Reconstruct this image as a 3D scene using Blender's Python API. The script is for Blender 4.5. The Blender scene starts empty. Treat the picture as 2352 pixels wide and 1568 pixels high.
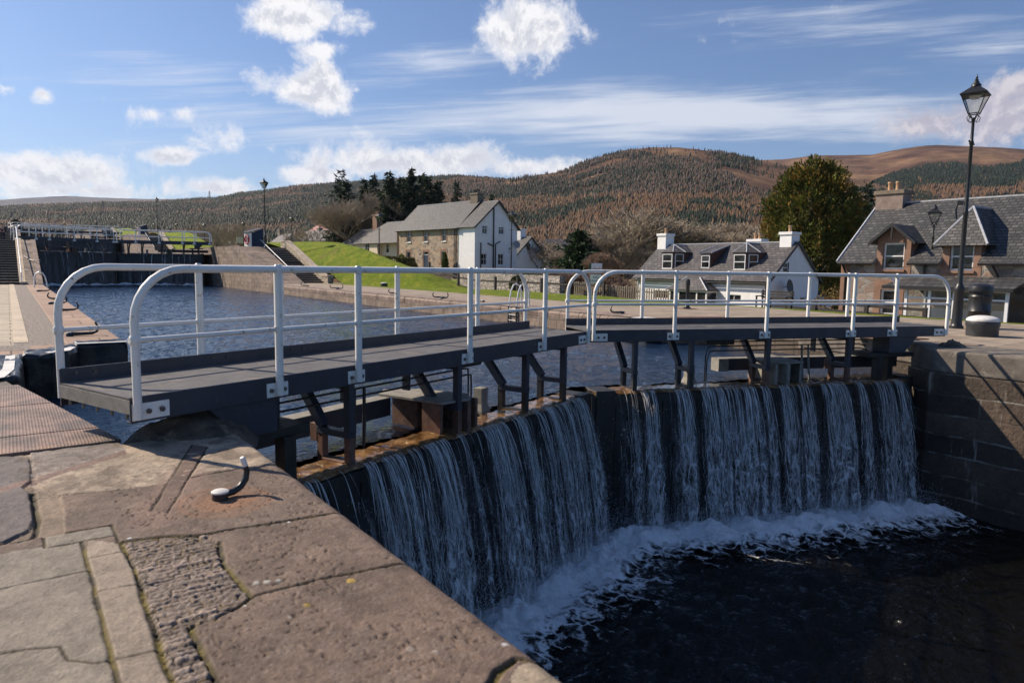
import bpy, bmesh, math, random
import numpy as np
from mathutils import Vector, Matrix, Euler

# ---------------------------------------------------------------- camera
EYE = Vector((0.0, 0.0, 1.62)); FPX = 1590.0; IW, IH = 2352.0, 1568.0
YAW = math.radians(36.0); PIT = math.radians(6.1); ROL = math.atan(.015)
FW = Vector((math.sin(YAW)*math.cos(PIT), math.cos(YAW)*math.cos(PIT), -math.sin(PIT)))
_r0 = Vector((math.cos(YAW), -math.sin(YAW), 0)); _u0 = _r0.cross(FW)
RT = _r0*math.cos(ROL) + _u0*math.sin(ROL); UP = -_r0*math.sin(ROL) + _u0*math.cos(ROL)
scene = bpy.context.scene
COL = scene.collection
cd = bpy.data.cameras.new("camera"); cam = bpy.data.objects.new("camera", cd); COL.objects.link(cam)
cd.sensor_width = 36.0; cd.lens = 36.0*FPX/IW; cd.clip_start = .05; cd.clip_end = 40000
m3 = Matrix((RT, UP, -FW)).transposed()
cam.matrix_world = Matrix.Translation(EYE) @ m3.to_4x4()
cd.dof.use_dof = True; cd.dof.focus_distance = 16.0; cd.dof.aperture_fstop = 2.8
scene.camera = cam
scene.view_settings.view_transform = 'Standard'; scene.view_settings.look = 'None'
scene.view_settings.gamma = 1; scene.view_settings.exposure = 0.5
SUNDIR = Vector((-1, 1.65, 1.48)).normalized()          # towards the sun
SUN_EL = math.asin(SUNDIR.z); SUN_AZ = math.atan2(SUNDIR.x, SUNDIR.y)
sl = bpy.data.lights.new("sun", 'SUN'); sl.energy = 5.0; sl.angle = math.radians(.53); sl.color = (1, .86, .69)
so = bpy.data.objects.new("sun", sl); COL.objects.link(so)
so.rotation_euler = SUNDIR.to_track_quat('Z', 'Y').to_euler()

def ray(u, v): return FW*FPX + RT*(u-IW/2) - UP*(v-IH/2)
def azel(u, v):
    d = ray(u, v); return math.atan2(d.x, d.y), d.z/math.hypot(d.x, d.y)
def ZM(x0, y0, s): return lambda u, v: ((x0+u*s)*.91875, (y0+v*s)*.91875)
r1 = ZM(0, 440, .27211); r2 = ZM(500, 400, .27211); r3 = ZM(900, 440, .27211); r4 = ZM(1500, 440, .27211); r5 = ZM(1980, 160, .4719)
r7 = ZM(600, 820, .34014); b3 = ZM(0, 1040, .4253); b4 = ZM(800, 1040, .4253)
def at_z(p, z):
    d = ray(*p); return EYE + d*((z-EYE.z)/d.z)
def at_x(p, x):
    d = ray(*p); return EYE + d*(x/d.x)
def at_d(p, D):
    d = ray(*p); return EYE + d*(D/(d.x*math.sin(YAW)+d.y*math.cos(YAW)))

# ---------------------------------------------------------------- world: clear blue sky with broken cumulus and cirrus
world = bpy.data.worlds.new("World"); scene.world = world; world.use_nodes = True
nt = world.node_tree; nt.nodes.clear()
def N(nt, t, **k):
    n = nt.nodes.new(t)
    for a, b in k.items():
        if a.startswith('i_'):
            n.inputs[a[2:].replace('_', ' ')].default_value = b
        else: setattr(n, a, b)
    return n
def L(nt, a, b): nt.links.new(a, b)
SKY = .069
wo = N(nt, 'ShaderNodeOutputWorld'); bg = N(nt, 'ShaderNodeBackground'); bg.inputs['Strength'].default_value = SKY
sky = N(nt, 'ShaderNodeTexSky'); sky.sky_type = 'NISHITA'; sky.sun_disc = False
sky.sun_elevation = SUN_EL; sky.sun_rotation = SUN_AZ; sky.air_density = 1.0; sky.dust_density = .8; sky.ozone_density = 4.5; sky.altitude = 50
tc = N(nt, 'ShaderNodeTexCoord')
def MATH(nt, op, a=None, b=None, c=None, clamp=False):
    n = nt.nodes.new('ShaderNodeMath'); n.operation = op; n.use_clamp = clamp
    for i, x in enumerate((a, b, c)):
        if x is None: continue
        if isinstance(x, (int, float)): n.inputs[i].default_value = x
        else: nt.links.new(x, n.inputs[i])
    return n.outputs[0]
def MIX(nt, fac, a, b, mode='MIX'):
    n = nt.nodes.new('ShaderNodeMix'); n.data_type = 'RGBA'; n.blend_type = mode
    for s, x in ((n.inputs[0], fac), (n.inputs[6], a), (n.inputs[7], b)):
        if isinstance(x, (int, float)): s.default_value = x
        elif isinstance(x, tuple): s.default_value = x if len(x) == 4 else (*x, 1)
        else: nt.links.new(x, s)
    return n.outputs[2]
def MAPR(nt, v, a, b, c=0., d=1., mode='SMOOTHSTEP'):
    n = nt.nodes.new('ShaderNodeMapRange'); n.interpolation_type = mode
    nt.links.new(v, n.inputs[0])
    for i, x in enumerate((a, b, c, d)): n.inputs[i+1].default_value = x
    return n.outputs[0]
DIR = tc.outputs['Generated']
def blob_mask(lst, extra=0.0):
    out = None
    for (u, v, rx, ry, *rest) in lst:
        amp = rest[0] if rest else 1.0; tilt = rest[1] if len(rest) > 1 else 0.0
        c = ray(u, v).normalized()
        e1 = (RT*math.cos(tilt) + UP*math.sin(tilt)); e1 = (e1 - c*e1.dot(c)).normalized(); e2 = c.cross(e1); 
        if e2.dot(UP) < 0: e2 = -e2
        e3 = e1.cross(e2)
        M = Matrix((e1, e2, e3)).transposed()
        k = 1/ray(u, v).length
        mp = nt.nodes.new('ShaderNodeMapping'); mp.vector_type = 'TEXTURE'
        mp.inputs['Location'].default_value = c; mp.inputs['Rotation'].default_value = M.to_euler()
        mp.inputs['Scale'].default_value = (rx*k*1.3, ry*k*1.3, .35)
        L(nt, DIR, mp.inputs['Vector'])
        ln = nt.nodes.new('ShaderNodeVectorMath'); ln.operation = 'LENGTH'; L(nt, mp.outputs[0], ln.inputs[0])
        o = MATH(nt, 'MULTIPLY', MATH(nt, 'SUBTRACT', 1.0, ln.outputs['Value'], clamp=True), amp*1.5)
        out = o if out is None else MATH(nt, 'MAXIMUM', out, o)
    return out
def noise(nt, vec, scale, detail=5, rough=.55, dist=0.0, lac=2.0):
    n = nt.nodes.new('ShaderNodeTexNoise'); n.inputs['Scale'].default_value = scale; n.inputs['Detail'].default_value = detail
    n.inputs['Roughness'].default_value = rough; n.inputs['Distortion'].default_value = dist; n.inputs['Lacunarity'].default_value = lac
    if vec is not None: nt.links.new(vec, n.inputs['Vector'])
    return n.outputs['Fac']
cum = blob_mask([(700, 35, 150, 62, 1.2), (620, 45, 90, 45, 1), (700, 125, 45, 50, .6), (755, 112, 60, 34, .8), (695, 205, 145, 62, 1.15), (745, 190, 70, 60, 1),
    (1215, 62, 135, 95, 1.25), (1105, 68, 55, 22, .6), (540, 312, 85, 52, .8), (620, 342, 34, 38, .6), (818, 207, 24, 18, .6), (345, 262, 55, 34, .6), (420, 262, 45, 26, .5),
    (96, 217, 32, 22, .7), (14, 203, 38, 18, .6), (100, 398, 190, 66, 1.1), (140, 440, 220, 34, .9), (380, 358, 80, 22, .65), (960, 372, 330, 50, 1.1), (840, 365, 150, 60, 1.0), (1200, 382, 190, 34, .9), (720, 400, 150, 34, .9), (520, 432, 160, 30, .8),
    (1950, 400, 60, 10, .3)])
cumr = blob_mask([(2130, 285, 150, 70, .85), (2290, 265, 190, 95, .9), (2420, 210, 200, 90, .9)])
n1 = noise(nt, DIR, 13, 11, .68, .25); n2 = noise(nt, DIR, 5.5, 3, .5)
cd1 = MATH(nt, 'ADD', MATH(nt, 'MAXIMUM', cum, cumr), MATH(nt, 'MULTIPLY', MATH(nt, 'SUBTRACT', n1, .5), 3.2))
cd1 = MATH(nt, 'ADD', cd1, MATH(nt, 'MULTIPLY', MATH(nt, 'SUBTRACT', n2, .5), .9))
dens = MAPR(nt, cd1, .42, 1.12)
# cirrus: long streaks
mpc = nt.nodes.new('ShaderNodeMapping'); mpc.vector_type = 'TEXTURE'
cdir = ray(1300, 250).normalized(); ct = .05
e1 = (RT*math.cos(ct) + UP*math.sin(ct)); e1 = (e1-cdir*e1.dot(cdir)).normalized(); e2 = (-cdir).cross(e1) ; e3 = e1.cross(e2)
mpc.inputs['Rotation'].default_value = Matrix((e1, e2, e3)).transposed().to_euler(); mpc.inputs['Scale'].default_value = (1.0, .06, 1.0)
L(nt, DIR, mpc.inputs['Vector'])
nc1 = noise(nt, mpc.outputs[0], 3.4, 10, .66, .35); nc2 = noise(nt, DIR, 3.2, 4, .5, .3)
cir = blob_mask([(1550, 262, 720, 78, 1.25, -.01), (1250, 285, 520, 40, .9, -.02), (1950, 262, 420, 90, 1.0), (1010, 150, 260, 60, .75, .1), (420, 170, 420, 80, .62, .03), (330, 130, 300, 50, .5), (1900, 60, 620, 90, .6, .03), (2000, 160, 260, 40, .5), (560, 260, 500, 90, .45), (300, 340, 500, 60, .45), (760, 310, 500, 60, .5), (2300, 120, 420, 160, .5)])
ci = MATH(nt, 'ADD', cir, MATH(nt, 'ADD', MATH(nt, 'MULTIPLY', MATH(nt, 'SUBTRACT', nc1, .5), 2.0), MATH(nt, 'MULTIPLY', MATH(nt, 'SUBTRACT', nc2, .5), .9)))
cden = MATH(nt, 'MULTIPLY', MAPR(nt, ci, .42, 1.45), .85)
# cloud shading: brighter tops, soft grey bases
nsh = noise(nt, DIR, 9, 5, .55); 
mpo = nt.nodes.new('ShaderNodeMapping'); mpo.inputs['Location'].default_value = (0, 0, .012); L(nt, DIR, mpo.inputs['Vector'])
nup = noise(nt, mpo.outputs[0], 13, 11, .68, .25)
core = MAPR(nt, cd1, .85, 1.7)
grey = MATH(nt, 'MULTIPLY', MAPR(nt, cd1, .70, 1.25), MAPR(nt, MATH(nt, 'ADD', MATH(nt, 'MULTIPLY', MATH(nt, 'SUBTRACT', nup, n1), 2.5), MATH(nt, 'ADD', MATH(nt, 'MULTIPLY', nsh, .6), MATH(nt, 'MULTIPLY', n2, .4))), .34, .66))
CW = .72/SKY
ccol0 = MIX(nt, grey, (CW*1.0, CW*.985, CW*1.0, 1), (CW*.64, CW*.66, CW*.73, 1))
lp = MIX(nt, 1.0, sky.outputs[0], (.82, .98, 1.18, 1), 'MULTIPLY')
ccol = MIX(nt, MAPR(nt, cumr, .0, .35), ccol0, MIX(nt, MAPR(nt, MATH(nt, 'ADD', nsh, MATH(nt, 'MULTIPLY', MATH(nt, 'SUBTRACT', nup, n1), 2.0)), .35, .62), (CW*.74, CW*.69, CW*.73, 1), (CW*.50, CW*.47, CW*.56, 1)))
sc1 = MIX(nt, cden, lp, (CW*.80, CW*.84, CW*.93, 1))
sc2 = MIX(nt, dens, sc1, ccol)
L(nt, sc2, bg.inputs['Color']); L(nt, bg.outputs[0], wo.inputs['Surface'])

# ---------------------------------------------------------------- helpers
def tag(o, label=None, cat=None, group=None, kind=None):
    if label: o['label'] = label
    if cat: o['category'] = cat
    if group: o['group'] = group
    if kind: o['kind'] = kind
    return o
def thing(name, label, cat, loc=(0, 0, 0), rz=0.0, group=None):
    o = bpy.data.objects.new(name, None); COL.objects.link(o); o.empty_display_size = .3
    o.location = loc; o.rotation_euler = (0, 0, rz)
    return tag(o, label, cat, group)
class MB:
    def __init__(s, f=None): s.v = []; s.f = []; s.x = f
    def add(s, vs, fs):
        b = len(s.v)
        if s.x: vs = [s.x(p) for p in vs]
        s.v += [tuple(p) for p in vs]; s.f += [tuple(b+i for i in q) for q in fs]; return s
    def box(s, x0, y0, z0, x1, y1, z1):
        return s.add([(x0, y0, z0), (x1, y0, z0), (x1, y1, z0), (x0, y1, z0), (x0, y0, z1), (x1, y0, z1), (x1, y1, z1), (x0, y1, z1)],
              [(0, 3, 2, 1), (4, 5, 6, 7), (0, 1, 5, 4), (1, 2, 6, 5), (2, 3, 7, 6), (3, 0, 4, 7)])
    def hexa(s, p): return s.add(p, [(0, 3, 2, 1), (4, 5, 6, 7), (0, 1, 5, 4), (1, 2, 6, 5), (2, 3, 7, 6), (3, 0, 4, 7)])
    def beam(s, a, b, w, h, up=(0, 0, 1)):
        a, b = Vector(a), Vector(b); d = (b-a).normalized(); sd = d.cross(Vector(up))
        if sd.length < 1e-4: sd = d.cross(Vector((0, 1, 0)))
        sd.normalize(); u = sd.cross(d); sd *= w/2; u *= h/2
        return s.hexa([a-sd-u, a+sd-u, b+sd-u, b-sd-u, a-sd+u, a+sd+u, b+sd+u, b-sd+u])
    def tube(s, pts, r, n=8, cap=True):
        pts = [Vector(p) for p in pts]; k = len(pts); rs = r if isinstance(r, (list, tuple)) else [r]*k
        vs = []; t0 = (pts[1]-pts[0]).normalized(); a = t0.orthogonal().normalized()
        for i, p in enumerate(pts):
            t = ((pts[min(i+1, k-1)]-p).normalized() + (p-pts[max(i-1, 0)]).normalized())
            t = t.normalized() if t.length > 1e-6 else t0
            a = (a - t*a.dot(t)); a = a.normalized() if a.length > 1e-6 else t.orthogonal().normalized(); b = t.cross(a)
            for j in range(n):
                q = 2*math.pi*j/n; vs.append(p + (a*math.cos(q) + b*math.sin(q))*rs[i])
        fs = [(i*n+j, i*n+(j+1) % n, (i+1)*n+(j+1) % n, (i+1)*n+j) for i in range(k-1) for j in range(n)]
        if cap: fs += [tuple(range(n-1, -1, -1)), tuple((k-1)*n+j for j in range(n))]
        return s.add(vs, fs)
    def lathe(s, prof, n=16, c=(0, 0, 0), sq=False, ph=0.0):
        vs = []; k = len(prof)
        for (r, z) in prof:
            for j in range(n):
                q = 2*math.pi*j/n + ph; vs.append((c[0]+r*math.cos(q), c[1]+r*math.sin(q), c[2]+z))
        fs = [(i*n+j, i*n+(j+1) % n, (i+1)*n+(j+1) % n, (i+1)*n+j) for i in range(k-1) for j in range(n)]
        fs += [tuple(range(n-1, -1, -1)), tuple((k-1)*n+j for j in range(n))]
        return s.add(vs, fs)
    def prism(s, poly, z0, z1):
        n = len(poly); vs = [(p[0], p[1], z0) for p in poly] + [(p[0], p[1], z1) for p in poly]
        return s.add(vs, [tuple(range(n-1, -1, -1)), tuple(range(n, 2*n))] + [(i, (i+1) % n, n+(i+1) % n, n+i) for i in range(n)])
    def slab(s, quad, th):            # thick roof/plate from a polygon, thickened along its normal
        q = [Vector(p) for p in quad]; nn = (q[1]-q[0]).cross(q[2]-q[1]).normalized()*th; n = len(q)
        vs = q + [p+nn for p in q]
        return s.add(vs, [tuple(range(n-1, -1, -1)), tuple(range(n, 2*n))] + [(i, (i+1) % n, n+(i+1) % n, n+i) for i in range(n)])
    def quad(s, *p): return s.add(list(p), [tuple(range(len(p)))])
    def mark(s): s.g = getattr(s, 'g', []) + [(len(s.v), len(s.f))]; return s
    def build(s, name, mat, parent=None, smooth=False, bevel=0, world=False, normals=True, seg=2, split=False):
        if split:                     # one object per marked group of shapes
            g = [(0, 0)] + s.g
            if g[-1] != (len(s.v), len(s.f)): g.append((len(s.v), len(s.f)))
            for (a, b), (c, d) in zip(g[:-1], g[1:]):
                q = MB(); q.v = s.v[a:c]; q.f = [tuple(i-a for i in f) for f in s.f[b:d]]; r = q.build(name, mat, parent, smooth, bevel, world, normals, seg)
            return r
        me = bpy.data.meshes.new(name); me.from_pydata(s.v, [], s.f)
        if normals:
            bm = bmesh.new(); bm.from_mesh(me); bmesh.ops.recalc_face_normals(bm, faces=bm.faces); bm.to_mesh(me); bm.free()
        if smooth:
            me.polygons.foreach_set('use_smooth', [True]*len(me.polygons)); me.set_sharp_from_angle(angle=math.radians(38))
        me.materials.append(mat); o = bpy.data.objects.new(name, me); COL.objects.link(o)
        if parent:
            o.parent = parent
            if world:
                M = Matrix.Identity(4); p = parent
                while p: M = p.matrix_basis @ M; p = p.parent
                o.matrix_basis = M.inverted()
        if bevel:
            b = o.modifiers.new('bevel', 'BEVEL'); b.width = bevel; b.segments = seg; b.limit_method = 'ANGLE'; b.angle_limit = math.radians(40)
        return o
def npmesh(name, V, F, mat, cols=None, smooth=False, parent=None, attr='tint'):
    me = bpy.data.meshes.new(name); V = np.asarray(V, np.float32); F = np.asarray(F, np.int32); k = F.shape[1]
    me.vertices.add(len(V)); me.vertices.foreach_set('co', V.ravel())
    me.loops.add(F.size); me.loops.foreach_set('vertex_index', F.ravel())
    me.polygons.add(len(F)); me.polygons.foreach_set('loop_start', np.arange(0, F.size, k, dtype=np.int32)); me.polygons.foreach_set('loop_total', np.full(len(F), k, np.int32))
    if smooth: me.polygons.foreach_set('use_smooth', np.ones(len(F), bool))
    me.update(calc_edges=True)
    if cols is not None:
        a = me.color_attributes.new(attr, 'FLOAT_COLOR', 'POINT'); c = np.ones((len(V), 4), np.float32); cc = np.asarray(cols, np.float32); c[:, :cc.shape[1]] = cc; a.data.foreach_set('color', c.ravel())
    me.materials.append(mat); o = bpy.data.objects.new(name, me); COL.objects.link(o)
    if parent: o.parent = parent
    return o
def copy_tree(o, parent=None):
    c = o.copy(); COL.objects.link(c)
    if parent: c.parent = parent
    for ch in list(o.children): copy_tree(ch, c)
    return c
# numpy noise
_rng = np.random.default_rng(7); _T = _rng.random((256, 256)).astype(np.float64)
def vnoise(x, y):
    xi = np.floor(x).astype(int); yi = np.floor(y).astype(int); fx = x-xi; fy = y-yi
    fx = fx*fx*(3-2*fx); fy = fy*fy*(3-2*fy); a = _T[xi & 255, yi & 255]; b = _T[(xi+1) & 255, yi & 255]; c = _T[xi & 255, (yi+1) & 255]; d = _T[(xi+1) & 255, (yi+1) & 255]
    return (a*(1-fx)+b*fx)*(1-fy) + (c*(1-fx)+d*fx)*fy
def fbm(x, y, o=4, g=.5):
    s = 0; a = 1; t = 0
    for i in range(o):
        s = s+a*vnoise(x+17.3*i, y+9.1*i); t += a; a *= g; x = x*2.03; y = y*2.03
    return s/t
def sstep(a, b, x):
    t = np.clip((x-a)/(b-a), 0, 1); return t*t*(3-2*t)
def inpoly(x, y, P):
    r = np.zeros(np.shape(x), bool); n = len(P)
    for i in range(n):
        x0, y0 = P[i]; x1, y1 = P[(i+1) % n]
        if y0 == y1: continue
        r ^= ((y0 > y) != (y1 > y)) & (x < (x1-x0)*(y-y0)/(y1-y0)+x0)
    return r
def dseg(x, y, P):
    d = np.full(np.shape(x), 9e9)
    for (x0, y0), (x1, y1) in zip(P[:-1], P[1:]):
        ux, uy = x1-x0, y1-y0; t = np.clip(((x-x0)*ux+(y-y0)*uy)/(ux*ux+uy*uy+1e-12), 0, 1)
        d = np.minimum(d, np.hypot(x-x0-t*ux, y-y0-t*uy))
    return d
# ---------------------------------------------------------------- materials
MATS = {}
def newmat(name):
    m = bpy.data.materials.new(name); m.use_nodes = True; nt = m.node_tree
    for n in list(nt.nodes):
        if n.type not in ('BSDF_PRINCIPLED', 'OUTPUT_MATERIAL'): nt.nodes.remove(n)
    return m, nt, nt.nodes['Principled BSDF'], nt.nodes['Material Output']
def c4(c): return (*c, 1) if len(c) == 3 else c
def POS(nt, obj=False):
    if obj:
        return nt.nodes.new('ShaderNodeTexCoord').outputs['Object']
    return nt.nodes.new('ShaderNodeNewGeometry').outputs['Position']
def SC(nt, vec, sx, sy, sz):
    m = nt.nodes.new('ShaderNodeMapping'); m.inputs['Scale'].default_value = (sx, sy, sz); nt.links.new(vec, m.inputs['Vector']); return m.outputs[0]
def RAMP(nt, fac, stops):
    n = nt.nodes.new('ShaderNodeValToRGB'); e = n.color_ramp.elements
    while len(e) > 1: e.remove(e[-1])
    e[0].position = stops[0][0]; e[0].color = c4(stops[0][1])
    for p, c in stops[1:]:
        q = e.new(p); q.color = c4(c)
    nt.links.new(fac, n.inputs[0]); return n.outputs[0]
def BUMP(nt, h, dist, strength=1.0, nrm=None):
    n = nt.nodes.new('ShaderNodeBump'); n.inputs['Distance'].default_value = dist; n.inputs['Strength'].default_value = strength
    nt.links.new(h, n.inputs['Height'])
    if nrm is not None: nt.links.new(nrm, n.inputs['Normal'])
    return n.outputs[0]
def simple(name, a, b, scale=6, rough=.7, metal=0, bump=.002, bscale=None, c=None, detail=6, spec=.5, obj=False, rvar=.1):
    """two-tone noisy surface with optional third patch colour (c = colour, lo, hi, scale)"""
    m, nt, bs, out = newmat(name); p = POS(nt, obj)
    n = noise(nt, p, scale, detail, .6); col = RAMP(nt, n, [(.3, a), (.7, b)])
    if c:
        cc, lo, hi, s2 = c; n2 = noise(nt, p, s2, 7, .65, .3); col = MIX(nt, MAPR(nt, n2, lo, hi), col, c4(cc))
    nt.links.new(col, bs.inputs['Base Color']); bs.inputs['Metallic'].default_value = metal
    nr = noise(nt, p, scale*3, 4, .6); nt.links.new(MAPR(nt, nr, .2, .8, rough-rvar, min(1, rough+rvar)), bs.inputs['Roughness'])
    bs.inputs['Specular IOR Level'].default_value = spec
    if bump: nt.links.new(BUMP(nt, noise(nt, p, bscale or scale*5, 6, .6), bump), bs.inputs['Normal'])
    return m
white_paint = simple('white_paint', (.80, .77, .71), (.90, .88, .83), 3, .36, bump=.0010, bscale=50, c=((.40, .28, .17), .60, .70, 10))
grey_paint = simple('dark_grey_paint', (.026, .029, .042), (.046, .049, .064), 4, .5, bump=.001, bscale=60, c=((.11, .085, .07), .62, .72, 7))
deck_grey = simple('deck_surface', (.070, .069, .076), (.125, .12, .122), 5, .85, bump=.003, bscale=220, c=((.20, .165, .13), .55, .72, 2.2))
rust = simple('rusted_steel', (.10, .045, .028), (.22, .12, .08), 9, .75, bump=.002, c=((.05, .04, .04), .5, .7, 6))
dark_steel = simple('wet_dark_steel', (.010, .010, .011), (.032, .028, .026), 7, .5, bump=.002, c=((.11, .06, .035), .6, .8, 5))
pale_steel = simple('pale_concrete_steel', (.17, .155, .13), (.30, .28, .24), 7, .7, bump=.002, c=((.12, .06, .035), .58, .8, 5))
bolt_m = simple('bolt_metal', (.10, .085, .08), (.18, .15, .13), 30, .5, metal=.6, bump=0)
black_iron = simple('black_iron', (.012, .012, .013), (.022, .022, .024), 8, .38, bump=.0006, c=((.05, .035, .03), .68, .85, 5))
black_gloss = simple('black_painted_stone', (.006, .007, .008), (.020, .022, .020), 5, .38, bump=.012, bscale=16, c=((.46, .45, .43), .66, .70, 2.6))
white_worn = simple('worn_white_paint', (.50, .48, .46), (.74, .73, .70), 7, .65, bump=.004, c=((.14, .12, .10), .60, .70, 4))
slate_dark = None
timber = simple('weathered_timber', (.13, .10, .07), (.24, .20, .15), 8, .85, bump=.003)
timber_dark = simple('dark_timber', (.02, .017, .016), (.05, .042, .038), 8, .8, bump=.003)
lead = simple('lead_flashing', (.30, .31, .34), (.46, .47, .50), 6, .55, bump=.001)
redstone = simple('red_sandstone', (.20, .115, .078), (.29, .17, .115), 2.5, .85, bump=.006, bscale=14)
cream = simple('cream_render', (.62, .52, .37), (.70, .60, .44), 3, .9, bump=.004, bscale=30)
harl = simple('white_harling', (.82, .81, .80), (.90, .89, .88), 2, .9, bump=.010, bscale=22, c=((.72, .705, .69), .55, .8, 1.2))
pvc = simple('white_window_frame', (.74, .74, .74), (.82, .82, .82), 4, .4, bump=0)
pot = simple('clay_chimney_pot', (.36, .21, .12), (.48, .31, .18), 9, .8, bump=.002)
brownwood = simple('brown_stained_wood', (.10, .045, .035), (.15, .07, .05), 9, .7, bump=.001)
blackwood = simple('black_bargeboard', (.010, .010, .012), (.02, .02, .022), 9, .5, bump=0)
bark = simple('bark', (.06, .045, .032), (.13, .10, .075), 8, .95, bump=.01)
twig = simple('winter_twigs', (.28, .225, .165), (.44, .37, .28), 1.2, .95, bump=0)
twig_brown = simple('brown_winter_twigs', (.20, .13, .09), (.30, .20, .14), 1.2, .95, bump=0)
red_m = simple('red_plastic', (.45, .03, .025), (.55, .05, .04), 9, .4, bump=0)
yellow_lichen = simple('yellow_lichen', (.42, .28, .06), (.5, .34, .1), 60, .95, bump=.001)
skin_m = simple('skin', (.45, .27, .20), (.5, .31, .23), 9, .6, bump=0)
hair_m = simple('hair', (.02, .014, .01), (.04, .028, .02), 30, .7, bump=0)
cloth_white = simple('white_shirt', (.62, .64, .68), (.72, .74, .78), 12, .9, bump=.002)
cloth_dark = simple('dark_cloth', (.015, .018, .03), (.035, .04, .055), 12, .9, bump=.002)
cloth_blue = simple('dark_blue_cloth', (.02, .035, .07), (.03, .05, .09), 12, .9, bump=.002)
snow = simple('snow', (.6, .65, .75), (.75, .78, .85), 1, .9, bump=0)
def glass_pane():
    m, nt, bs, out = newmat('window_glass'); p = POS(nt)
    nn = noise(nt, p, 1.6, 3, .5); col = RAMP(nt, nn, [(.35, (.008, .009, .012)), (.62, (.03, .03, .035)), (.75, (.10, .085, .07))])
    nt.links.new(col, bs.inputs['Base Color']); bs.inputs['Roughness'].default_value = .05; bs.inputs['Specular IOR Level'].default_value = .5
    nt.links.new(BUMP(nt, noise(nt, p, 2.2, 2), .01), bs.inputs['Normal']); return m
pane_m = glass_pane()
def lantern_glass():
    m, nt, bs, out = newmat('lantern_glass'); g = nt.nodes.new('ShaderNodeBsdfGlossy'); g.inputs['Roughness'].default_value = .05
    t = nt.nodes.new('ShaderNodeBsdfTransparent'); t.inputs[0].default_value = (.86, .88, .86, 1); f = nt.nodes.new('ShaderNodeFresnel'); f.inputs[0].default_value = 1.5
    d = nt.nodes.new('ShaderNodeBsdfDiffuse'); d.inputs[0].default_value = (.75, .74, .70, 1)
    mx = nt.nodes.new('ShaderNodeMixShader'); nt.links.new(f.outputs[0], mx.inputs[0]); nt.links.new(t.outputs[0], mx.inputs[1]); nt.links.new(g.outputs[0], mx.inputs[2])
    m2 = nt.nodes.new('ShaderNodeMixShader'); m2.inputs[0].default_value = .06; nt.links.new(mx.outputs[0], m2.inputs[1]); nt.links.new(d.outputs[0], m2.inputs[2]); nt.links.new(m2.outputs[0], out.inputs[0]); return m
lglass = lantern_glass()
def attr_col(nt, name='tint'):
    n = nt.nodes.new('ShaderNodeAttribute'); n.attribute_name = name; return n.outputs['Color']
def vary(nt, col, p, scale, lo, hi, detail=5):
    n = MAPR(nt, noise(nt, p, scale, detail, .62), .25, .75, lo, hi, 'LINEAR')
    c = nt.nodes.new('ShaderNodeCombineColor'); [nt.links.new(n, c.inputs[i]) for i in range(3)]
    return MIX(nt, 1.0, col, c.outputs[0], 'MULTIPLY')
def tinted(name, rough=.85, s1=(3, .8, 1.2), s2=(40, .8, 1.2), bump=.002, bscale=80, spec=.4):
    m, nt, bs, out = newmat(name); p = POS(nt); c = vary(nt, attr_col(nt), p, *s1); c = vary(nt, c, p, *s2)
    nt.links.new(c, bs.inputs['Base Color']); bs.inputs['Roughness'].default_value = rough; bs.inputs['Specular IOR Level'].default_value = spec
    nt.links.new(BUMP(nt, noise(nt, p, bscale, 8, .65), bump), bs.inputs['Normal']); return m
paving_near = tinted('foreground_stone', .82, (2.6, .72, 1.28), (55, .72, 1.28), .006, 60)
def foliage_mat(name, trans=.25):
    m, nt, bs, out = newmat(name); p = POS(nt); c = attr_col(nt); c = vary(nt, c, p, 3.0, .75, 1.25)
    nt.links.new(c, bs.inputs['Base Color']); bs.inputs['Roughness'].default_value = .7; bs.inputs['Specular IOR Level'].default_value = .25
    t = nt.nodes.new('ShaderNodeBsdfTranslucent'); nt.links.new(c, t.inputs[0]); mx = nt.nodes.new('ShaderNodeMixShader'); mx.inputs[0].default_value = trans
    nt.links.new(bs.outputs[0], mx.inputs[1]); nt.links.new(t.outputs[0], mx.inputs[2]); nt.links.new(mx.outputs[0], out.inputs[0]); return m
foliage = foliage_mat('foliage'); hillwood = foliage_mat('hill_tree_foliage', .08)
def facvec(nt, obj=False, rot=False):
    """vector (horizontal run, height) valid for walls facing x or y"""
    p = POS(nt, obj); s = nt.nodes.new('ShaderNodeSeparateXYZ'); nt.links.new(p, s.inputs[0])
    h = MATH(nt, 'ADD', s.outputs[0], s.outputs[1]); c = nt.nodes.new('ShaderNodeCombineXYZ'); nt.links.new(h, c.inputs[0]); nt.links.new(s.outputs[2], c.inputs[1]); return c.outputs[0], p, s
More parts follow.
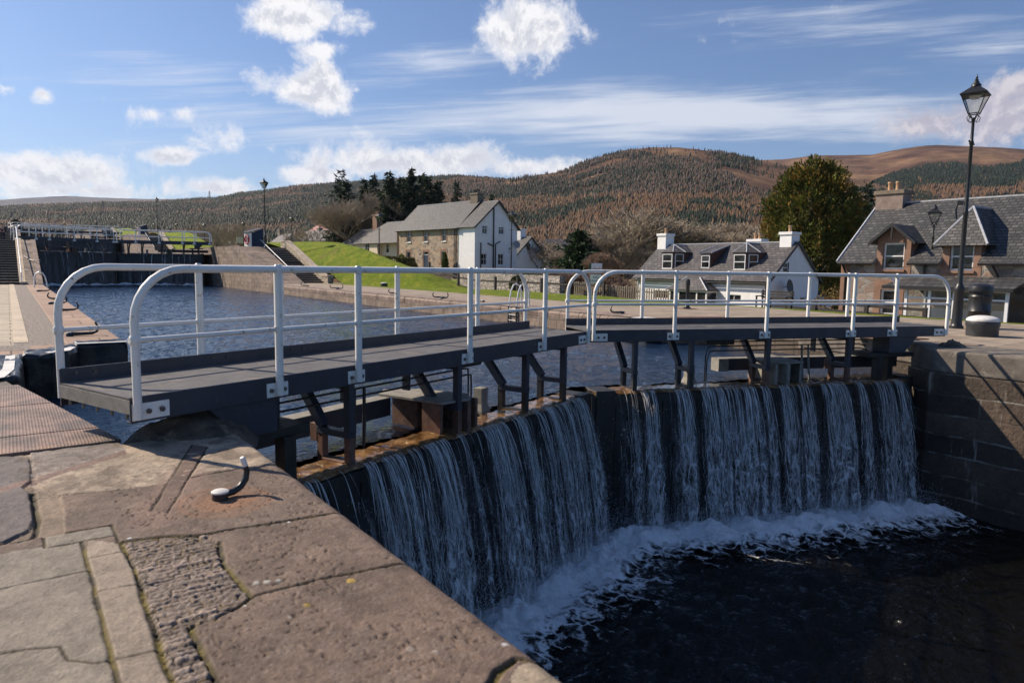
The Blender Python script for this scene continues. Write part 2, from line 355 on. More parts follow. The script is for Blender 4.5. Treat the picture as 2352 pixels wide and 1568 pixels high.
def rubble(name, cols, scale=2.2, mortar=(.42, .38, .33), zs=1.7, bump=.02, mw=.06):
    m, nt, bs, out = newmat(name); p = POS(nt); q = SC(nt, p, 1, 1, zs)
    dn = nt.nodes.new('ShaderNodeTexNoise'); dn.inputs['Scale'].default_value = 2.5; nt.links.new(q, dn.inputs['Vector'])
    q = MIX(nt, .12, q, dn.outputs['Color'])
    v = nt.nodes.new('ShaderNodeTexVoronoi'); v.inputs['Scale'].default_value = scale; nt.links.new(q, v.inputs['Vector'])
    e = nt.nodes.new('ShaderNodeTexVoronoi'); e.feature = 'DISTANCE_TO_EDGE'; e.inputs['Scale'].default_value = scale; nt.links.new(q, e.inputs['Vector'])
    sp = nt.nodes.new('ShaderNodeSeparateColor'); nt.links.new(v.outputs['Color'], sp.inputs[0])
    k = len(cols)-1; col = RAMP(nt, sp.outputs[0], [(i/k, c) for i, c in enumerate(cols)])
    col = vary(nt, col, p, 9, .7, 1.3); ed = MAPR(nt, e.outputs['Distance'], mw*.4, mw)
    col = MIX(nt, ed, c4(mortar), col); nt.links.new(col, bs.inputs['Base Color']); bs.inputs['Roughness'].default_value = .9
    h = MATH(nt, 'ADD', ed, MATH(nt, 'MULTIPLY', noise(nt, p, 14, 5), .5)); nt.links.new(BUMP(nt, h, bump), bs.inputs['Normal']); return m
rubble_tan = rubble('tan_rubble_stone', [(.27, .18, .115), (.46, .32, .20), (.36, .27, .20), (.21, .165, .13), (.50, .38, .26), (.36, .22, .14)], 1.9)
rubble_grey = rubble('grey_pink_rubble', [(.20, .18, .165), (.32, .285, .25), (.15, .135, .125), (.28, .19, .14), (.37, .33, .29)], 2.1, (.29, .26, .23))
rubble_wall = rubble('garden_rubble_wall', [(.22, .20, .18), (.34, .31, .28), (.42, .38, .33), (.16, .145, .13)], 3.2, (.10, .09, .08), 1.8, .04, .09)
drystone = rubble('pale_walling', [(.40, .34, .26), (.52, .45, .35), (.34, .29, .23)], 3.0, (.12, .10, .08), 3.2, .04, .08)
def brick_tex(nt, vec, w, h, mort, off=.5):
    b = nt.nodes.new('ShaderNodeTexBrick'); b.offset = off; b.inputs['Scale'].default_value = 1.0; b.inputs['Brick Width'].default_value = w; b.inputs['Row Height'].default_value = h
    b.inputs['Mortar Size'].default_value = mort; b.inputs['Mortar Smooth'].default_value = .3; b.inputs['Color1'].default_value = (0, 0, 0, 1); b.inputs['Color2'].default_value = (1, 1, 1, 1); b.inputs['Mortar'].default_value = (.5, .5, .5, 1)
    nt.links.new(vec, b.inputs['Vector']); return b
def wob(nt, vec, scale, amt):
    n = nt.nodes.new('ShaderNodeTexNoise'); n.inputs['Scale'].default_value = scale; nt.links.new(vec, n.inputs['Vector'])
    a = nt.nodes.new('ShaderNodeVectorMath'); a.operation = 'MULTIPLY_ADD'; nt.links.new(n.outputs['Color'], a.inputs[0]); a.inputs[1].default_value = (amt, amt, 0); nt.links.new(vec, a.inputs[2]); return a.outputs[0]
def slate(name, a, b, c, w=.38, h=.24):
    m, nt, bs, out = newmat(name); p = POS(nt, True); s = nt.nodes.new('ShaderNodeSeparateXYZ'); nt.links.new(p, s.inputs[0])
    cx = nt.nodes.new('ShaderNodeCombineXYZ'); gn = nt.nodes.new('ShaderNodeSeparateXYZ'); nt.links.new(nt.nodes.new('ShaderNodeNewGeometry').outputs['True Normal'], gn.inputs[0])
    sel = MATH(nt, 'GREATER_THAN', MATH(nt, 'ABSOLUTE', gn.outputs[1]), MATH(nt, 'ABSOLUTE', gn.outputs[0])); nt.links.new(MATH(nt, 'ADD', MATH(nt, 'MULTIPLY', s.outputs[0], sel), MATH(nt, 'MULTIPLY', s.outputs[1], MATH(nt, 'SUBTRACT', 1.0, sel))), cx.inputs[0]); nt.links.new(MATH(nt, 'MULTIPLY', s.outputs[2], 1.3), cx.inputs[1])
    vec = wob(nt, cx.outputs[0], 3, .05); br = brick_tex(nt, vec, w, h, .022); sp = nt.nodes.new('ShaderNodeSeparateColor'); nt.links.new(br.outputs['Color'], sp.inputs[0])
    col = RAMP(nt, sp.outputs[0], [(0, a), (.5, b), (1, c)]); col = vary(nt, col, p, 1.1, .75, 1.3); col = vary(nt, col, p, 7, .8, 1.2)
    col = MIX(nt, br.outputs['Fac'], col, (.02, .02, .022, 1)); nt.links.new(col, bs.inputs['Base Color']); bs.inputs['Roughness'].default_value = .62
    fr = MATH(nt, 'FRACT', MATH(nt, 'DIVIDE', MATH(nt, 'MULTIPLY', s.outputs[2], 1.3), h))
    hh = MATH(nt, 'ADD', MATH(nt, 'MULTIPLY', MATH(nt, 'SUBTRACT', 1.0, fr), .6), MATH(nt, 'MULTIPLY', sp.outputs[0], .6)); hh = MATH(nt, 'SUBTRACT', hh, br.outputs['Fac'])
    nt.links.new(BUMP(nt, hh, .02), bs.inputs['Normal']); return m
slate_grey = slate('grey_slate', (.055, .054, .056), (.08, .079, .08), (.11, .108, .107), .32, .2)
slate_brown = slate('brown_slate', (.048, .044, .047), (.078, .070, .073), (.12, .108, .108), .36, .22)
slate_blue = slate('blue_grey_slate', (.040, .040, .042), (.062, .061, .062), (.10, .096, .092), .30, .19)
slate_red = slate('red_roof_tiles', (.24, .05, .04), (.30, .065, .05), (.35, .09, .065), .3, .3)
def masonry(name, cols, w, h, mort, mcol, lime=True, bump=.02, zoff=0, patchy=False):
    m, nt, bs, out = newmat(name); vec, p, s = facvec(nt); vec = wob(nt, vec, 1.7, .06 if not patchy else .11); vec = wob(nt, vec, 9, .03) if patchy else vec; br = brick_tex(nt, vec, w, h, mort); sp = nt.nodes.new('ShaderNodeSeparateColor'); nt.links.new(br.outputs['Color'], sp.inputs[0])
    k = len(cols)-1; col = RAMP(nt, sp.outputs[0], [(i/k, c) for i, c in enumerate(cols)]); col = vary(nt, col, p, 2.2, .6, 1.4); col = vary(nt, col, p, 16, .75, 1.25)
    mf = MATH(nt, 'MULTIPLY', br.outputs['Fac'], MAPR(nt, noise(nt, p, 1.6, 5, .6), .42, .60)) if patchy else br.outputs['Fac']
    col = MIX(nt, mf, col, c4(mcol))
    if lime:
        q = SC(nt, p, 2.2, 2.2, .35); st = noise(nt, q, 1.6, 6, .65); col = MIX(nt, MATH(nt, 'MULTIPLY', MAPR(nt, st, .58, .72), .65), col, (.48, .44, .38, 1))
        q2 = SC(nt, p, .7, .7, .7); st2 = noise(nt, q2, 1.3, 6, .65); col = MIX(nt, MATH(nt, 'MULTIPLY', MAPR(nt, st2, .5, .7), .7), col, (.045, .038, .03, 1))
    nt.links.new(col, bs.inputs['Base Color']); bs.inputs['Roughness'].default_value = .85
    hh = MATH(nt, 'SUBTRACT', noise(nt, p, 9, 7, .62), br.outputs['Fac']); nt.links.new(BUMP(nt, hh, bump), bs.inputs['Normal']); return m
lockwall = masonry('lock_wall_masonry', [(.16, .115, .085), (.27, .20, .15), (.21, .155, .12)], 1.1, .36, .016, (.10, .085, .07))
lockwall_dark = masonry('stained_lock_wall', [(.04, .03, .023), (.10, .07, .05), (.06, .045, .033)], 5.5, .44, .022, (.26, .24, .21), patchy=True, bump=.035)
coping_m = masonry('coping_masonry', [(.19, .135, .105), (.29, .21, .165), (.24, .18, .15)], 1.35, 5.0, .02, (.05, .045, .035), lime=False)
def paver(name, cols, w, h, mort, mcol, swap=False, moss=.0, bump=.008):
    m, nt, bs, out = newmat(name); p = POS(nt); s = nt.nodes.new('ShaderNodeSeparateXYZ'); nt.links.new(p, s.inputs[0]); cx = nt.nodes.new('ShaderNodeCombineXYZ')
    nt.links.new(s.outputs[0], cx.inputs[0]); nt.links.new(s.outputs[1], cx.inputs[1]); vec = wob(nt, cx.outputs[0], 1.2, .05); br = brick_tex(nt, vec, w, h, mort); sp = nt.nodes.new('ShaderNodeSeparateColor'); nt.links.new(br.outputs['Color'], sp.inputs[0])
    k = len(cols)-1; col = RAMP(nt, sp.outputs[0], [(i/k, c) for i, c in enumerate(cols)]); col = vary(nt, col, p, 1.4, .72, 1.28, 7); col = vary(nt, col, p, 22, .8, 1.2)
    col = MIX(nt, br.outputs['Fac'], col, c4(mcol)); nt.links.new(col, bs.inputs['Base Color']); bs.inputs['Roughness'].default_value = .85
    hh = MATH(nt, 'SUBTRACT', noise(nt, p, 18, 7, .62), br.outputs['Fac']); nt.links.new(BUMP(nt, hh, bump), bs.inputs['Normal']); return m
quay_paver = paver('quay_flagstones', [(.23, .18, .135), (.33, .265, .20), (.27, .215, .165)], 1.3, .62, .012, (.10, .085, .06))
side_paver = paver('towpath_flagstones', [(.34, .285, .215), (.41, .345, .26), (.30, .255, .195)], .75, .5, .014, (.16, .13, .08))
edge_stone = paver('edge_sandstone', [(.27, .175, .125), (.34, .225, .16), (.24, .16, .115)], 3.0, 1.3, .016, (.07, .05, .035))
setts = simple('rough_setts', (.16, .135, .12), (.34, .29, .25), 11, .9, bump=.05, bscale=13, c=((.11, .09, .06), .5, .62, 16), detail=8)
kerb_m = paver('kerb_stone', [(.44, .36, .27), (.50, .41, .31)], 1.0, .7, .012, (.12, .10, .06))
def grassmat():
    m, nt, bs, out = newmat('mown_grass'); p = POS(nt); q = SC(nt, p, 1, 1, 1)
    c = RAMP(nt, noise(nt, q, 1.1, 7, .6), [(.32, (.12, .185, .014)), (.5, (.19, .25, .018)), (.68, (.29, .29, .036))]); c = vary(nt, c, p, 4, .6, 1.45, 10); c = vary(nt, c, p, 45, .6, 1.4, 4)
    c = MIX(nt, MAPR(nt, noise(nt, p, .5, 5, .6), .58, .72), c, (.23, .19, .06, 1))
    nt.links.new(c, bs.inputs['Base Color']); bs.inputs['Roughness'].default_value = .9; bs.inputs['Specular IOR Level'].default_value = .15
    nt.links.new(BUMP(nt, noise(nt, p, 14, 10, .75), .22), bs.inputs['Normal']); return m
grass_m = grassmat()
scrub_m = simple('winter_scrub_ground', (.12, .085, .05), (.20, .16, .08), .3, .95, bump=.15, bscale=2, c=((.10, .12, .03), .5, .65, .12))
tarmac = simple('tarmac', (.24, .215, .19), (.33, .30, .27), 1.5, .9, bump=.004, bscale=60)
def hillmat(name, a, b, c):
    m, nt, bs, out = newmat(name); p = POS(nt)
    col = RAMP(nt, noise(nt, p, .006, 9, .65), [(.35, a), (.5, b), (.65, c)]); col = vary(nt, col, p, .022, .5, 1.5, 10)
    nt.links.new(col, bs.inputs['Base Color']); bs.inputs['Roughness'].default_value = .95; bs.inputs['Specular IOR Level'].default_value = .1
    nt.links.new(BUMP(nt, noise(nt, p, .03, 9, .65), 6.0), bs.inputs['Normal']); return m
moor = hillmat('brown_moorland', (.060, .030, .022), (.13, .072, .044), (.22, .135, .072))
woodfloor = hillmat('forest_floor', (.05, .04, .025), (.10, .07, .045), (.15, .09, .055))
farhill = hillmat('far_hill', (.05, .045, .045), (.08, .065, .06), (.12, .09, .07))
def water_mat(name, base, rough, layers, tint=None):
    m, nt, bs, out = newmat(name); p = POS(nt); bs.inputs['Base Color'].default_value = c4(base); bs.inputs['Roughness'].default_value = rough; bs.inputs['IOR'].default_value = 1.333
    h = None
    for (sx, sy, sc, amt, det) in layers:
        n = MATH(nt, 'MULTIPLY', noise(nt, SC(nt, p, sx, sy, 1), sc, det, .55, .4), amt); h = n if h is None else MATH(nt, 'ADD', h, n)
    nt.links.new(BUMP(nt, h, 1.0), bs.inputs['Normal']); return m
water_up = water_mat('canal_water', (.008, .022, .052), .02, [(1.0, 1.3, 7, .05, 4), (1.2, 2.0, 22, .012, 3)])
water_low = water_mat('lower_lock_water', (.003, .0028, .002), .03, [(1, 1, 1.6, .30, 3), (1, 1.4, 6, .13, 4), (1, 1.3, 20, .02, 3)])
def fallmat(name, lo, hi, dens, sx=26, sz=.9):
    m, nt, bs, out = newmat(name); uv = attr_col(nt, 'flow'); s = nt.nodes.new('ShaderNodeSeparateColor'); nt.links.new(uv, s.inputs[0])
    c = nt.nodes.new('ShaderNodeCombineXYZ'); nt.links.new(MATH(nt, 'MULTIPLY', s.outputs[0], sx), c.inputs[0]); nt.links.new(MATH(nt, 'MULTIPLY', s.outputs[1], sz), c.inputs[1])
    n = noise(nt, c.outputs[0], 1.0, 7, .68, .3)
    c2 = nt.nodes.new('ShaderNodeCombineXYZ'); nt.links.new(MATH(nt, 'MULTIPLY', s.outputs[0], 6.5), c2.inputs[0]); nt.links.new(MATH(nt, 'MULTIPLY', s.outputs[1], 6), c2.inputs[1])
    dn = nt.nodes.new('ShaderNodeTexNoise'); dn.inputs['Scale'].default_value = 1.3; dn.inputs['Detail'].default_value = 5; nt.links.new(c2.outputs[0], dn.inputs['Vector']); wv = nt.nodes.new('ShaderNodeVectorMath'); wv.operation = 'MULTIPLY_ADD'; nt.links.new(dn.outputs['Color'], wv.inputs[0]); wv.inputs[1].default_value = (1.6, 1.6, 0); nt.links.new(c2.outputs[0], wv.inputs[2])
    web = None
    for sc_ in (1.0, 2.3, 4.7):
        vo = nt.nodes.new('ShaderNodeTexVoronoi'); vo.feature = 'DISTANCE_TO_EDGE'; vo.voronoi_dimensions = '2D'; vo.inputs['Scale'].default_value = sc_; nt.links.new(wv.outputs[0], vo.inputs['Vector']); e_ = MAPR(nt, vo.outputs['Distance'], .20, .0)
        web = e_ if web is None else MATH(nt, 'MAXIMUM', web, MATH(nt, 'MULTIPLY', e_, .8))
    web = MATH(nt, 'MULTIPLY', web, MAPR(nt, noise(nt, c2.outputs[0], .9, 5, .6, .5), .34, .50))
    low = MAPR(nt, s.outputs[1], .05, .6); st_ = MAPR(nt, n, lo, hi)
    nn = MATH(nt, 'MAXIMUM', MATH(nt, 'MULTIPLY', st_, MATH(nt, 'SUBTRACT', 1.0, MATH(nt, 'MULTIPLY', low, .55))), MATH(nt, 'MULTIPLY', web, low)); a = MATH(nt, 'MULTIPLY', nn, MATH(nt, 'MULTIPLY', s.outputs[2], dens))
    bs.inputs['Base Color'].default_value = (.84, .84, .84, 1); bs.inputs['Roughness'].default_value = .25; bs.inputs['Specular IOR Level'].default_value = .8
    nt.links.new(a, bs.inputs['Alpha']); nt.links.new(BUMP(nt, nn, .03), bs.inputs['Normal']); return m
fall_m = fallmat('falling_water_film', .54, .70, .95)
def strandmat():
    m, nt, bs, out = newmat('water_strand'); bs.inputs['Base Color'].default_value = (.98, .97, .95, 1); bs.inputs['Roughness'].default_value = .15; bs.inputs['Specular IOR Level'].default_value = .8; return m
strand_m = strandmat()
def foammat():
    m, nt, bs, out = newmat('foam'); p = POS(nt); s = nt.nodes.new('ShaderNodeSeparateColor'); nt.links.new(attr_col(nt, 'flow'), s.inputs[0])
    q = SC(nt, p, 1, 1, .3); n = noise(nt, q, 4.0, 10, .70, .5); vo = nt.nodes.new('ShaderNodeTexVoronoi'); vo.feature = 'DISTANCE_TO_EDGE'; vo.inputs['Scale'].default_value = 3.2
    dn = nt.nodes.new('ShaderNodeTexNoise'); dn.inputs['Scale'].default_value = 3; dn.inputs['Detail'].default_value = 6; nt.links.new(q, dn.inputs['Vector']); wv = nt.nodes.new('ShaderNodeVectorMath'); wv.operation = 'MULTIPLY_ADD'; nt.links.new(dn.outputs['Color'], wv.inputs[0]); wv.inputs[1].default_value = (.9, .9, 0); nt.links.new(q, wv.inputs[2]); nt.links.new(wv.outputs[0], vo.inputs['Vector'])
    web = MAPR(nt, vo.outputs['Distance'], .18, 0., 0., .20); a = MAPR(nt, MATH(nt, 'ADD', MATH(nt, 'ADD', n, web), MATH(nt, 'MULTIPLY', s.outputs[0], .60)), .70, 1.04)
    bs.inputs['Base Color'].default_value = (.96, .95, .93, 1); bs.inputs['Roughness'].default_value = .5; nt.links.new(a, bs.inputs['Alpha'])
    nt.links.new(BUMP(nt, n, .08), bs.inputs['Normal']); return m
foam_m = foammat()
def crestmat():
    m, nt, bs, out = newmat('wet_brown_timber'); p = POS(nt); c = RAMP(nt, noise(nt, p, 5, 7, .65), [(.35, (.07, .035, .012)), (.52, (.22, .11, .035)), (.68, (.38, .22, .085))])
    nt.links.new(c, bs.inputs['Base Color']); bs.inputs['Roughness'].default_value = .12; bs.inputs['Coat Weight'].default_value = .6; bs.inputs['Coat Roughness'].default_value = .03
    nt.links.new(BUMP(nt, noise(nt, SC(nt, p, 1, 1, 1), 9, 6, .6, .6), .05), bs.inputs['Normal']); return m
crest_m = crestmat()
def treadmat():
    m, nt, bs, out = newmat('rusty_tread_plate'); p = POS(nt); s = nt.nodes.new('ShaderNodeSeparateXYZ'); nt.links.new(p, s.inputs[0])
    rib = MATH(nt, 'SINE', MATH(nt, 'MULTIPLY', s.outputs[0], 2*math.pi/.026)); rib2 = MATH(nt, 'SINE', MATH(nt, 'MULTIPLY', s.outputs[1], 2*math.pi/.07))
    c = RAMP(nt, noise(nt, p, 2.2, 7, .65), [(.35, (.065, .048, .04)), (.5, (.155, .10, .078)), (.62, (.235, .15, .115)), (.75, (.28, .15, .065))]); c = vary(nt, c, p, 30, .7, 1.3)
    c = MIX(nt, MATH(nt, 'MULTIPLY', MAPR(nt, rib, -1., 0.), .0), c, (.05, .03, .02, 1)); nt.links.new(c, bs.inputs['Base Color']); bs.inputs['Roughness'].default_value = .6; bs.inputs['Metallic'].default_value = .25
    h = MATH(nt, 'ADD', MATH(nt, 'MULTIPLY', MAPR(nt, rib, -.3, .6), MAPR(nt, rib2, -.7, -.2)), MATH(nt, 'MULTIPLY', noise(nt, p, 90, 4), .3)); nt.links.new(BUMP(nt, h, .004), bs.inputs['Normal']); return m
tread_m = treadmat()
# ---------------------------------------------------------------- the lock: levels repeat every 69.5 m along +Y and rise 3.2 m
DY, DZ = 69.5, 3.2
XL, XLU, XR = 1.75, 1.85, 17.2           # left wall (lower / upper), right wall
XRL = 16.2
# --- near quay surface: one finely modelled sheet of worn stones
def near_quay():
    xe = XL; r = .11; st = .0075
    xs_flat = np.arange(-2.6, -.7, .06); xs_f = np.arange(-.7, xe-r, st); na = 12
    S = [(x, 0.) for x in np.concatenate([xs_flat, xs_f])] + [(xe-r+r*math.sin(q), -(r-r*math.cos(q))) for q in np.linspace(0, math.pi/2, na)] + [(xe+.002*i, -r-.05*i) for i in range(1, 12)]
    S = np.array(S); ys = np.concatenate([np.arange(-1.5, 1.6, .05), np.arange(1.6, 7.3, .0085)])
    X, Y = np.meshgrid(S[:, 0], ys, indexing='ij'); Z0 = np.repeat(S[:, 1][:, None], len(ys), 1)
    arc = np.repeat(np.concatenate([[0], np.cumsum(np.hypot(*np.diff(S, axis=0).T))])[:, None], len(ys), 1)-2.6
    A = arc; col = np.zeros(X.shape+(3,)); h = np.zeros(X.shape)
    wx = A + .02*(fbm(A*5, Y*5, 4)-.5); wy = Y + .02*(fbm(A*5+40, Y*5+9, 4)-.5)
    wx2 = A + .05*(fbm(A*3+4, Y*3+5, 5)-.5)
    f1 = fbm(A*3, Y*3, 6); f2 = fbm(A*22+5, Y*22, 5); f3 = fbm(A*70, Y*70+3, 3); pit = fbm(A*48+3, Y*30+8, 3, .6)
    # coping stones (default)
    cop = np.array([.222, .150, .108]); col[:] = cop; col *= (.50+1.0*f1)[..., None]*(.62+.76*f2)[..., None]
    col += ((f3 > .68)*.05)[..., None]
    h += .010*(f1-.5)+.006*(f2-.5)+.003*(f3-.5)
    pz = sstep(.62, .78, pit)*sstep(.35, .6, fbm(A*2+9, Y*2+1, 3))*(A > .5)*(Y < 5.6)*.8; h -= .011*pz; col *= (1-.35*pz)[..., None]
    light = sstep(.60, .75, fbm(A*9+30, Y*9+3, 5)); col = col*(1-light[..., None]*.25)+np.array([.32, .25, .20])*light[..., None]*.25
    def region(poly, base, amp=.25, hh=0.0, w=None):
        nonlocal h, col
        m = inpoly(wx if w is None else w, wy, poly)
        c = np.array(base)*(1-amp*1.4+2.8*amp*fbm(A*4+base[0]*50, Y*4, 5))[..., None]*(.72+.56*f2)[..., None]; col = np.where(m[..., None], c, col); h = np.where(m, h+hh, h); return m
    def joint(pl, w=.010, d=.016, moss=.5, seed=0):
        nonlocal h, col
        ds = dseg(wx, wy, pl); ww = w*(.5+1.1*fbm(A*6+seed, Y*6+seed, 3)); k = 1-sstep(ww*.5, ww*1.4, ds); h = h-d*k
        mo = moss*sstep(.35, .62, fbm(A*7+seed*3, Y*7+2, 4)); mc = np.array([.16, .115, .02])*(1-mo[..., None])*.3 + np.array([.20, .15, .025])*mo[..., None]
        col = col*(1-k[..., None])+mc*k[..., None]
    # paving slabs
    region([(-2.6, 1), (.262, 1), (.262, 4.64), (-2.6, 4.72)], (.36, .30, .23), .16, -.002)
    region([(-2.6, 4.1), (.262, 4.14), (.262, 4.6), (-2.6, 4.68)], (.35, .295, .225), .1, -.001)
    region([(.09, 4.62), (.44, 4.60), (.44, 4.79), (.10, 4.80)], (.35, .295, .225), .1)
    region([(-2.6, 3.42), (.262, 3.41), (.262, 4.14), (-2.6, 4.16)], (.34, .28, .215), .16)
    region([(.278, 1), (.43, 1), (.445, 3.0), (.45, 3.5), (.465, 4.05), (.46, 4.45), (.30, 4.6), (.278, 4.4)], (.42, .33, .245), .16)
    # dark worn stone and mortar around it
    region([(-2.6, 4.74), (.02, 4.82), (.20, 4.80), (.22, 5.6), (.10, 6.0), (.07, 7.2), (-2.6, 7.2)], (.33, .24, .165), .3, -.012)
    region([(-2.6, 4.8), (-.1, 4.84), (.02, 4.97), (.05, 5.2), (.04, 5.8), (.0, 5.95), (.05, 6.1), (.06, 6.85), (-.1, 7.0), (-2.6, 7.0)], (.20, .165, .15), .16, .016)
    # concrete skim towards the gate
    region([(.07, 5.66), (.5, 5.55), (.85, 5.5), (1.0, 5.58), (1.2, 5.66), (1.54, 5.6), (1.80, 5.45), (1.9, 7.3), (-.1, 7.3), (.07, 6.9)], (.52, .40, .285), .38, -.004, wx2)
    region([(.05, 6.2), (.5, 6.45), (.75, 6.7), (.7, 7.3), (.07, 7.3)], (.34, .28, .24), .4, 0.0, wx2)
    joint([(.07, 5.66), (.5, 5.55), (.85, 5.5), (1.05, 5.56), (1.54, 5.62), (1.80, 5.46)], .012, .01, .1, 3)
    # setts
    cp = [(.46, 4.45), (.87, 4.34), (.92, 4.14), (.87, 3.84), (.88, 3.52), (.89, 3.36), (.80, 3.29), (.68, 3.24), (.58, 3.235), (.58, 3.16), (.585, 2.99), (.575, 2.71), (.57, 1.0), (.435, 1.0), (.44, 2.8), (.44, 3.15), (.45, 3.57), (.46, 4.02)]
    cm = inpoly(wx, wy, cp); rh = .044
    yy = Y + .012*(fbm(A*6, Y*2, 3)-.5); row = np.floor(yy/rh).astype(int); fy = yy/rh-row
    off = _T[(row*7) & 255, 3]; wd = .13+.08*_T[(row*3) & 255, 9]; fxr = A/wd+off*5; ci = np.floor(fxr).astype(int); fx = fxr-ci
    tone = _T[(ci*5+row*11) & 255, (row*3+ci) & 255]; e = np.minimum(np.minimum(fx, 1-fx)*wd, np.minimum(fy, 1-fy)*rh)
    g = sstep(.0, .006, e); rough = fbm(A*46, Y*60, 5, .62)
    hs = -.020+.020*g*(.45+.55*tone)+.024*(rough-.5)+.010*(f3-.5)
    cs = np.array([.31, .235, .185])*(.62+.8*tone)[..., None]*(.55+.9*rough)[..., None]; mossy = sstep(.5, .62, fbm(A*5+2, Y*5+7, 4))
    gc = np.array([.05, .04, .03])*(1-mossy[..., None])+np.array([.20, .13, .02])*mossy[..., None]
    cs = gc*(1-g[..., None])+cs*g[..., None]; cs = cs+(.16*sstep(.66, .8, fbm(A*60, Y*60+8, 3)))[..., None]*g[..., None]; h = np.where(cm, hs, h); col = np.where(cm[..., None], cs, col)
    # joints
    joint([(1.86, 4.22), (1.63, 4.23), (.99, 4.32), (.87, 4.32), (.67, 4.42), (.44, 4.47)], .013, .014, .9, 1)
    joint([(1.86, 3.29), (1.66, 3.3), (1.52, 3.32), (1.3, 3.35), (.89, 3.36)], .010, .012, .25, 2)
    joint([(1.86, 2.16), (1.74, 2.12), (1.64, 2.19), (1.52, 2.16), (1.40, 2.06), (1.38, 1.9)], .016, .02, .6, 5)
    region([(1.73, 2.13), (1.60, 2.14), (1.52, 2.09), (1.5, 1.95), (1.72, 1.95), (1.78, 2.05)], (.46, .36, .25), .2, -.002)
    joint([(.89, 3.36), (.80, 3.29), (.68, 3.24), (.585, 3.235), (.585, 2.99), (.575, 2.71), (.57, 1.0)], .013, .02, .9, 4)
    joint([(.92, 4.14), (.87, 3.84), (.88, 3.52), (.89, 3.36)], .012, .016, .8, 9)
    joint([(.27, 4.6), (.27, 4.14), (.268, 3.6), (.265, 3.17), (.26, 1.0)], .010, .014, .8, 6)
    joint([(.455, 4.45), (.465, 4.02), (.45, 3.57), (.44, 3.15), (.432, 1.0)], .012, .016, 1.0, 7)
    for q in ([(.28, 3.12), (.44, 3.10)], [(.28, 3.835), (.45, 3.815)], [(.28, 4.31), (.46, 4.30)], [(.28, 2.3), (.44, 2.32)]): joint(q, .005, .006, .1, 8)
    joint([(-2.6, 4.16), (.27, 4.14)], .007, .008, .2, 10); joint([(.09, 4.8), (.09, 4.61), (.45, 4.60)], .007, .01, .5, 11); joint([(.09, 4.80), (.44, 4.79), (.44, 4.5)], .008, .012, .4, 12)
    joint([(-.35, 3.5), (-.02, 3.42), (.1, 3.36), (.12, 3.22), (.2, 3.14), (.27, 3.12)], .006, .007, 0, 13); joint([(-2.6, 3.42), (-.35, 3.5)], .007, .008, .2, 14); joint([(-.5, 2.4), (.26, 2.42)], .007, .008, .2, 15)
    joint([(.04, 4.83), (.06, 4.97), (.07, 5.2), (.06, 5.8)], .02, .02, .2, 16); joint([(-.6, 4.74), (.02, 4.82)], .02, .018, .3, 17)
    cz = inpoly(wx2, wy, [(.07, 5.66), (.5, 5.55), (.85, 5.5), (1.05, 5.58), (1.54, 5.6), (1.80, 5.45), (1.9, 7.3), (-.1, 7.3)]); st_ = sstep(.46, .66, fbm(A*7+11, Y*5+4, 6, .62))*cz*.62; col = col*(1-st_[..., None])+np.array([.17, .12, .085])*st_[..., None]; h = h-.004*st_+.010*(fbm(A*16, Y*16, 5, .62)-.5)*cz
    # iron straps let into the stone
    sm = inpoly(A, Y, [(1.26, 6.6), (1.36, 6.45), (.765, 4.84), (.675, 4.93)])
    rc = np.array([.21, .135, .10])*(.4+1.2*fbm(A*7, Y*7, 5))[..., None]; sm = sm & (fbm(A*14, Y*14, 4) > .30); col = np.where(sm[..., None], rc, col); h = np.where(sm, -.004+.003*(f2-.5), h)
    joint([(.675, 4.93), (1.26, 6.6)], .008, .006, 0, 18); joint([(.765, 4.84), (1.36, 6.45)], .008, .010, 0, 19)
    hal = sstep(.10, .0, dseg(wx2, wy, [(.66, 4.72), (1.05, 5.75)])-.10)*.5*(~sm); col = col*(1-hal[..., None]*.8)+np.array([.36, .22, .17])*hal[..., None]*.8
    sm2 = inpoly(A, Y, [(.74, 6.70), (.74, 6.57), (-.2, 5.82), (-.2, 5.96)]); col = np.where(sm2[..., None], np.array([.30, .19, .15])*(.6+.7*f2)[..., None], col)
    # rust stain round the mooring hook
    ds = np.hypot((wx2-1.13)/.30, (wy-4.87)/.32); rs = (1-sstep(.45, 1.0, ds))*.55*(.5+f2)+np.exp(-((ds-.95)/.08)**2)*.4; col = col*(1-rs[..., None])+np.array([.42, .19, .085])*rs[..., None]
    # lichen, droppings
    for (px, py, rr, c) in ((1.36, 3.25, .028, (.55, .36, .08)), (1.08, 3.12, .018, (.50, .34, .08)), (1.665, 2.31, .020, (.85, .82, .80)), (1.36, 4.24, .012, (.8, .78, .72)), (.50, 4.5, .012, (.8, .78, .75)), (.95, 3.5, .02, (.5, .46, .4)), (1.0, 3.48, .02, (.52, .48, .42)), (1.05, 3.46, .014, (.5, .48, .42)), (1.30, 2.5, .02, (.45, .37, .30)), (1.38, 2.42, .016, (.45, .37, .30)), (.83, 3.28, .012, (.65, .6, .55)), (.98, 3.06, .011, (.5, .42, .36)), (1.2, 3.0, .008, (.55, .47, .40))):
        k = 1-sstep(rr*.6, rr, np.hypot(wx-px, (wy-py)*.8)+.012*(f2-.5)); col = col*(1-k[..., None])+np.array(c)*k[..., None]; h = h+.003*k
    col = col*np.array([.60, .615, .64])
    flat = (arc <= xe-r); Zf = Z0+np.where(flat, h, 0); nxo = np.where(flat, 0, 1.0)*h
    V = np.stack([X+nxo*sstep(0, .1, arc-(xe-r)), Y, Zf+np.where(flat, 0, h*(1-sstep(0, .1, arc-(xe-r))))], -1).reshape(-1, 3)
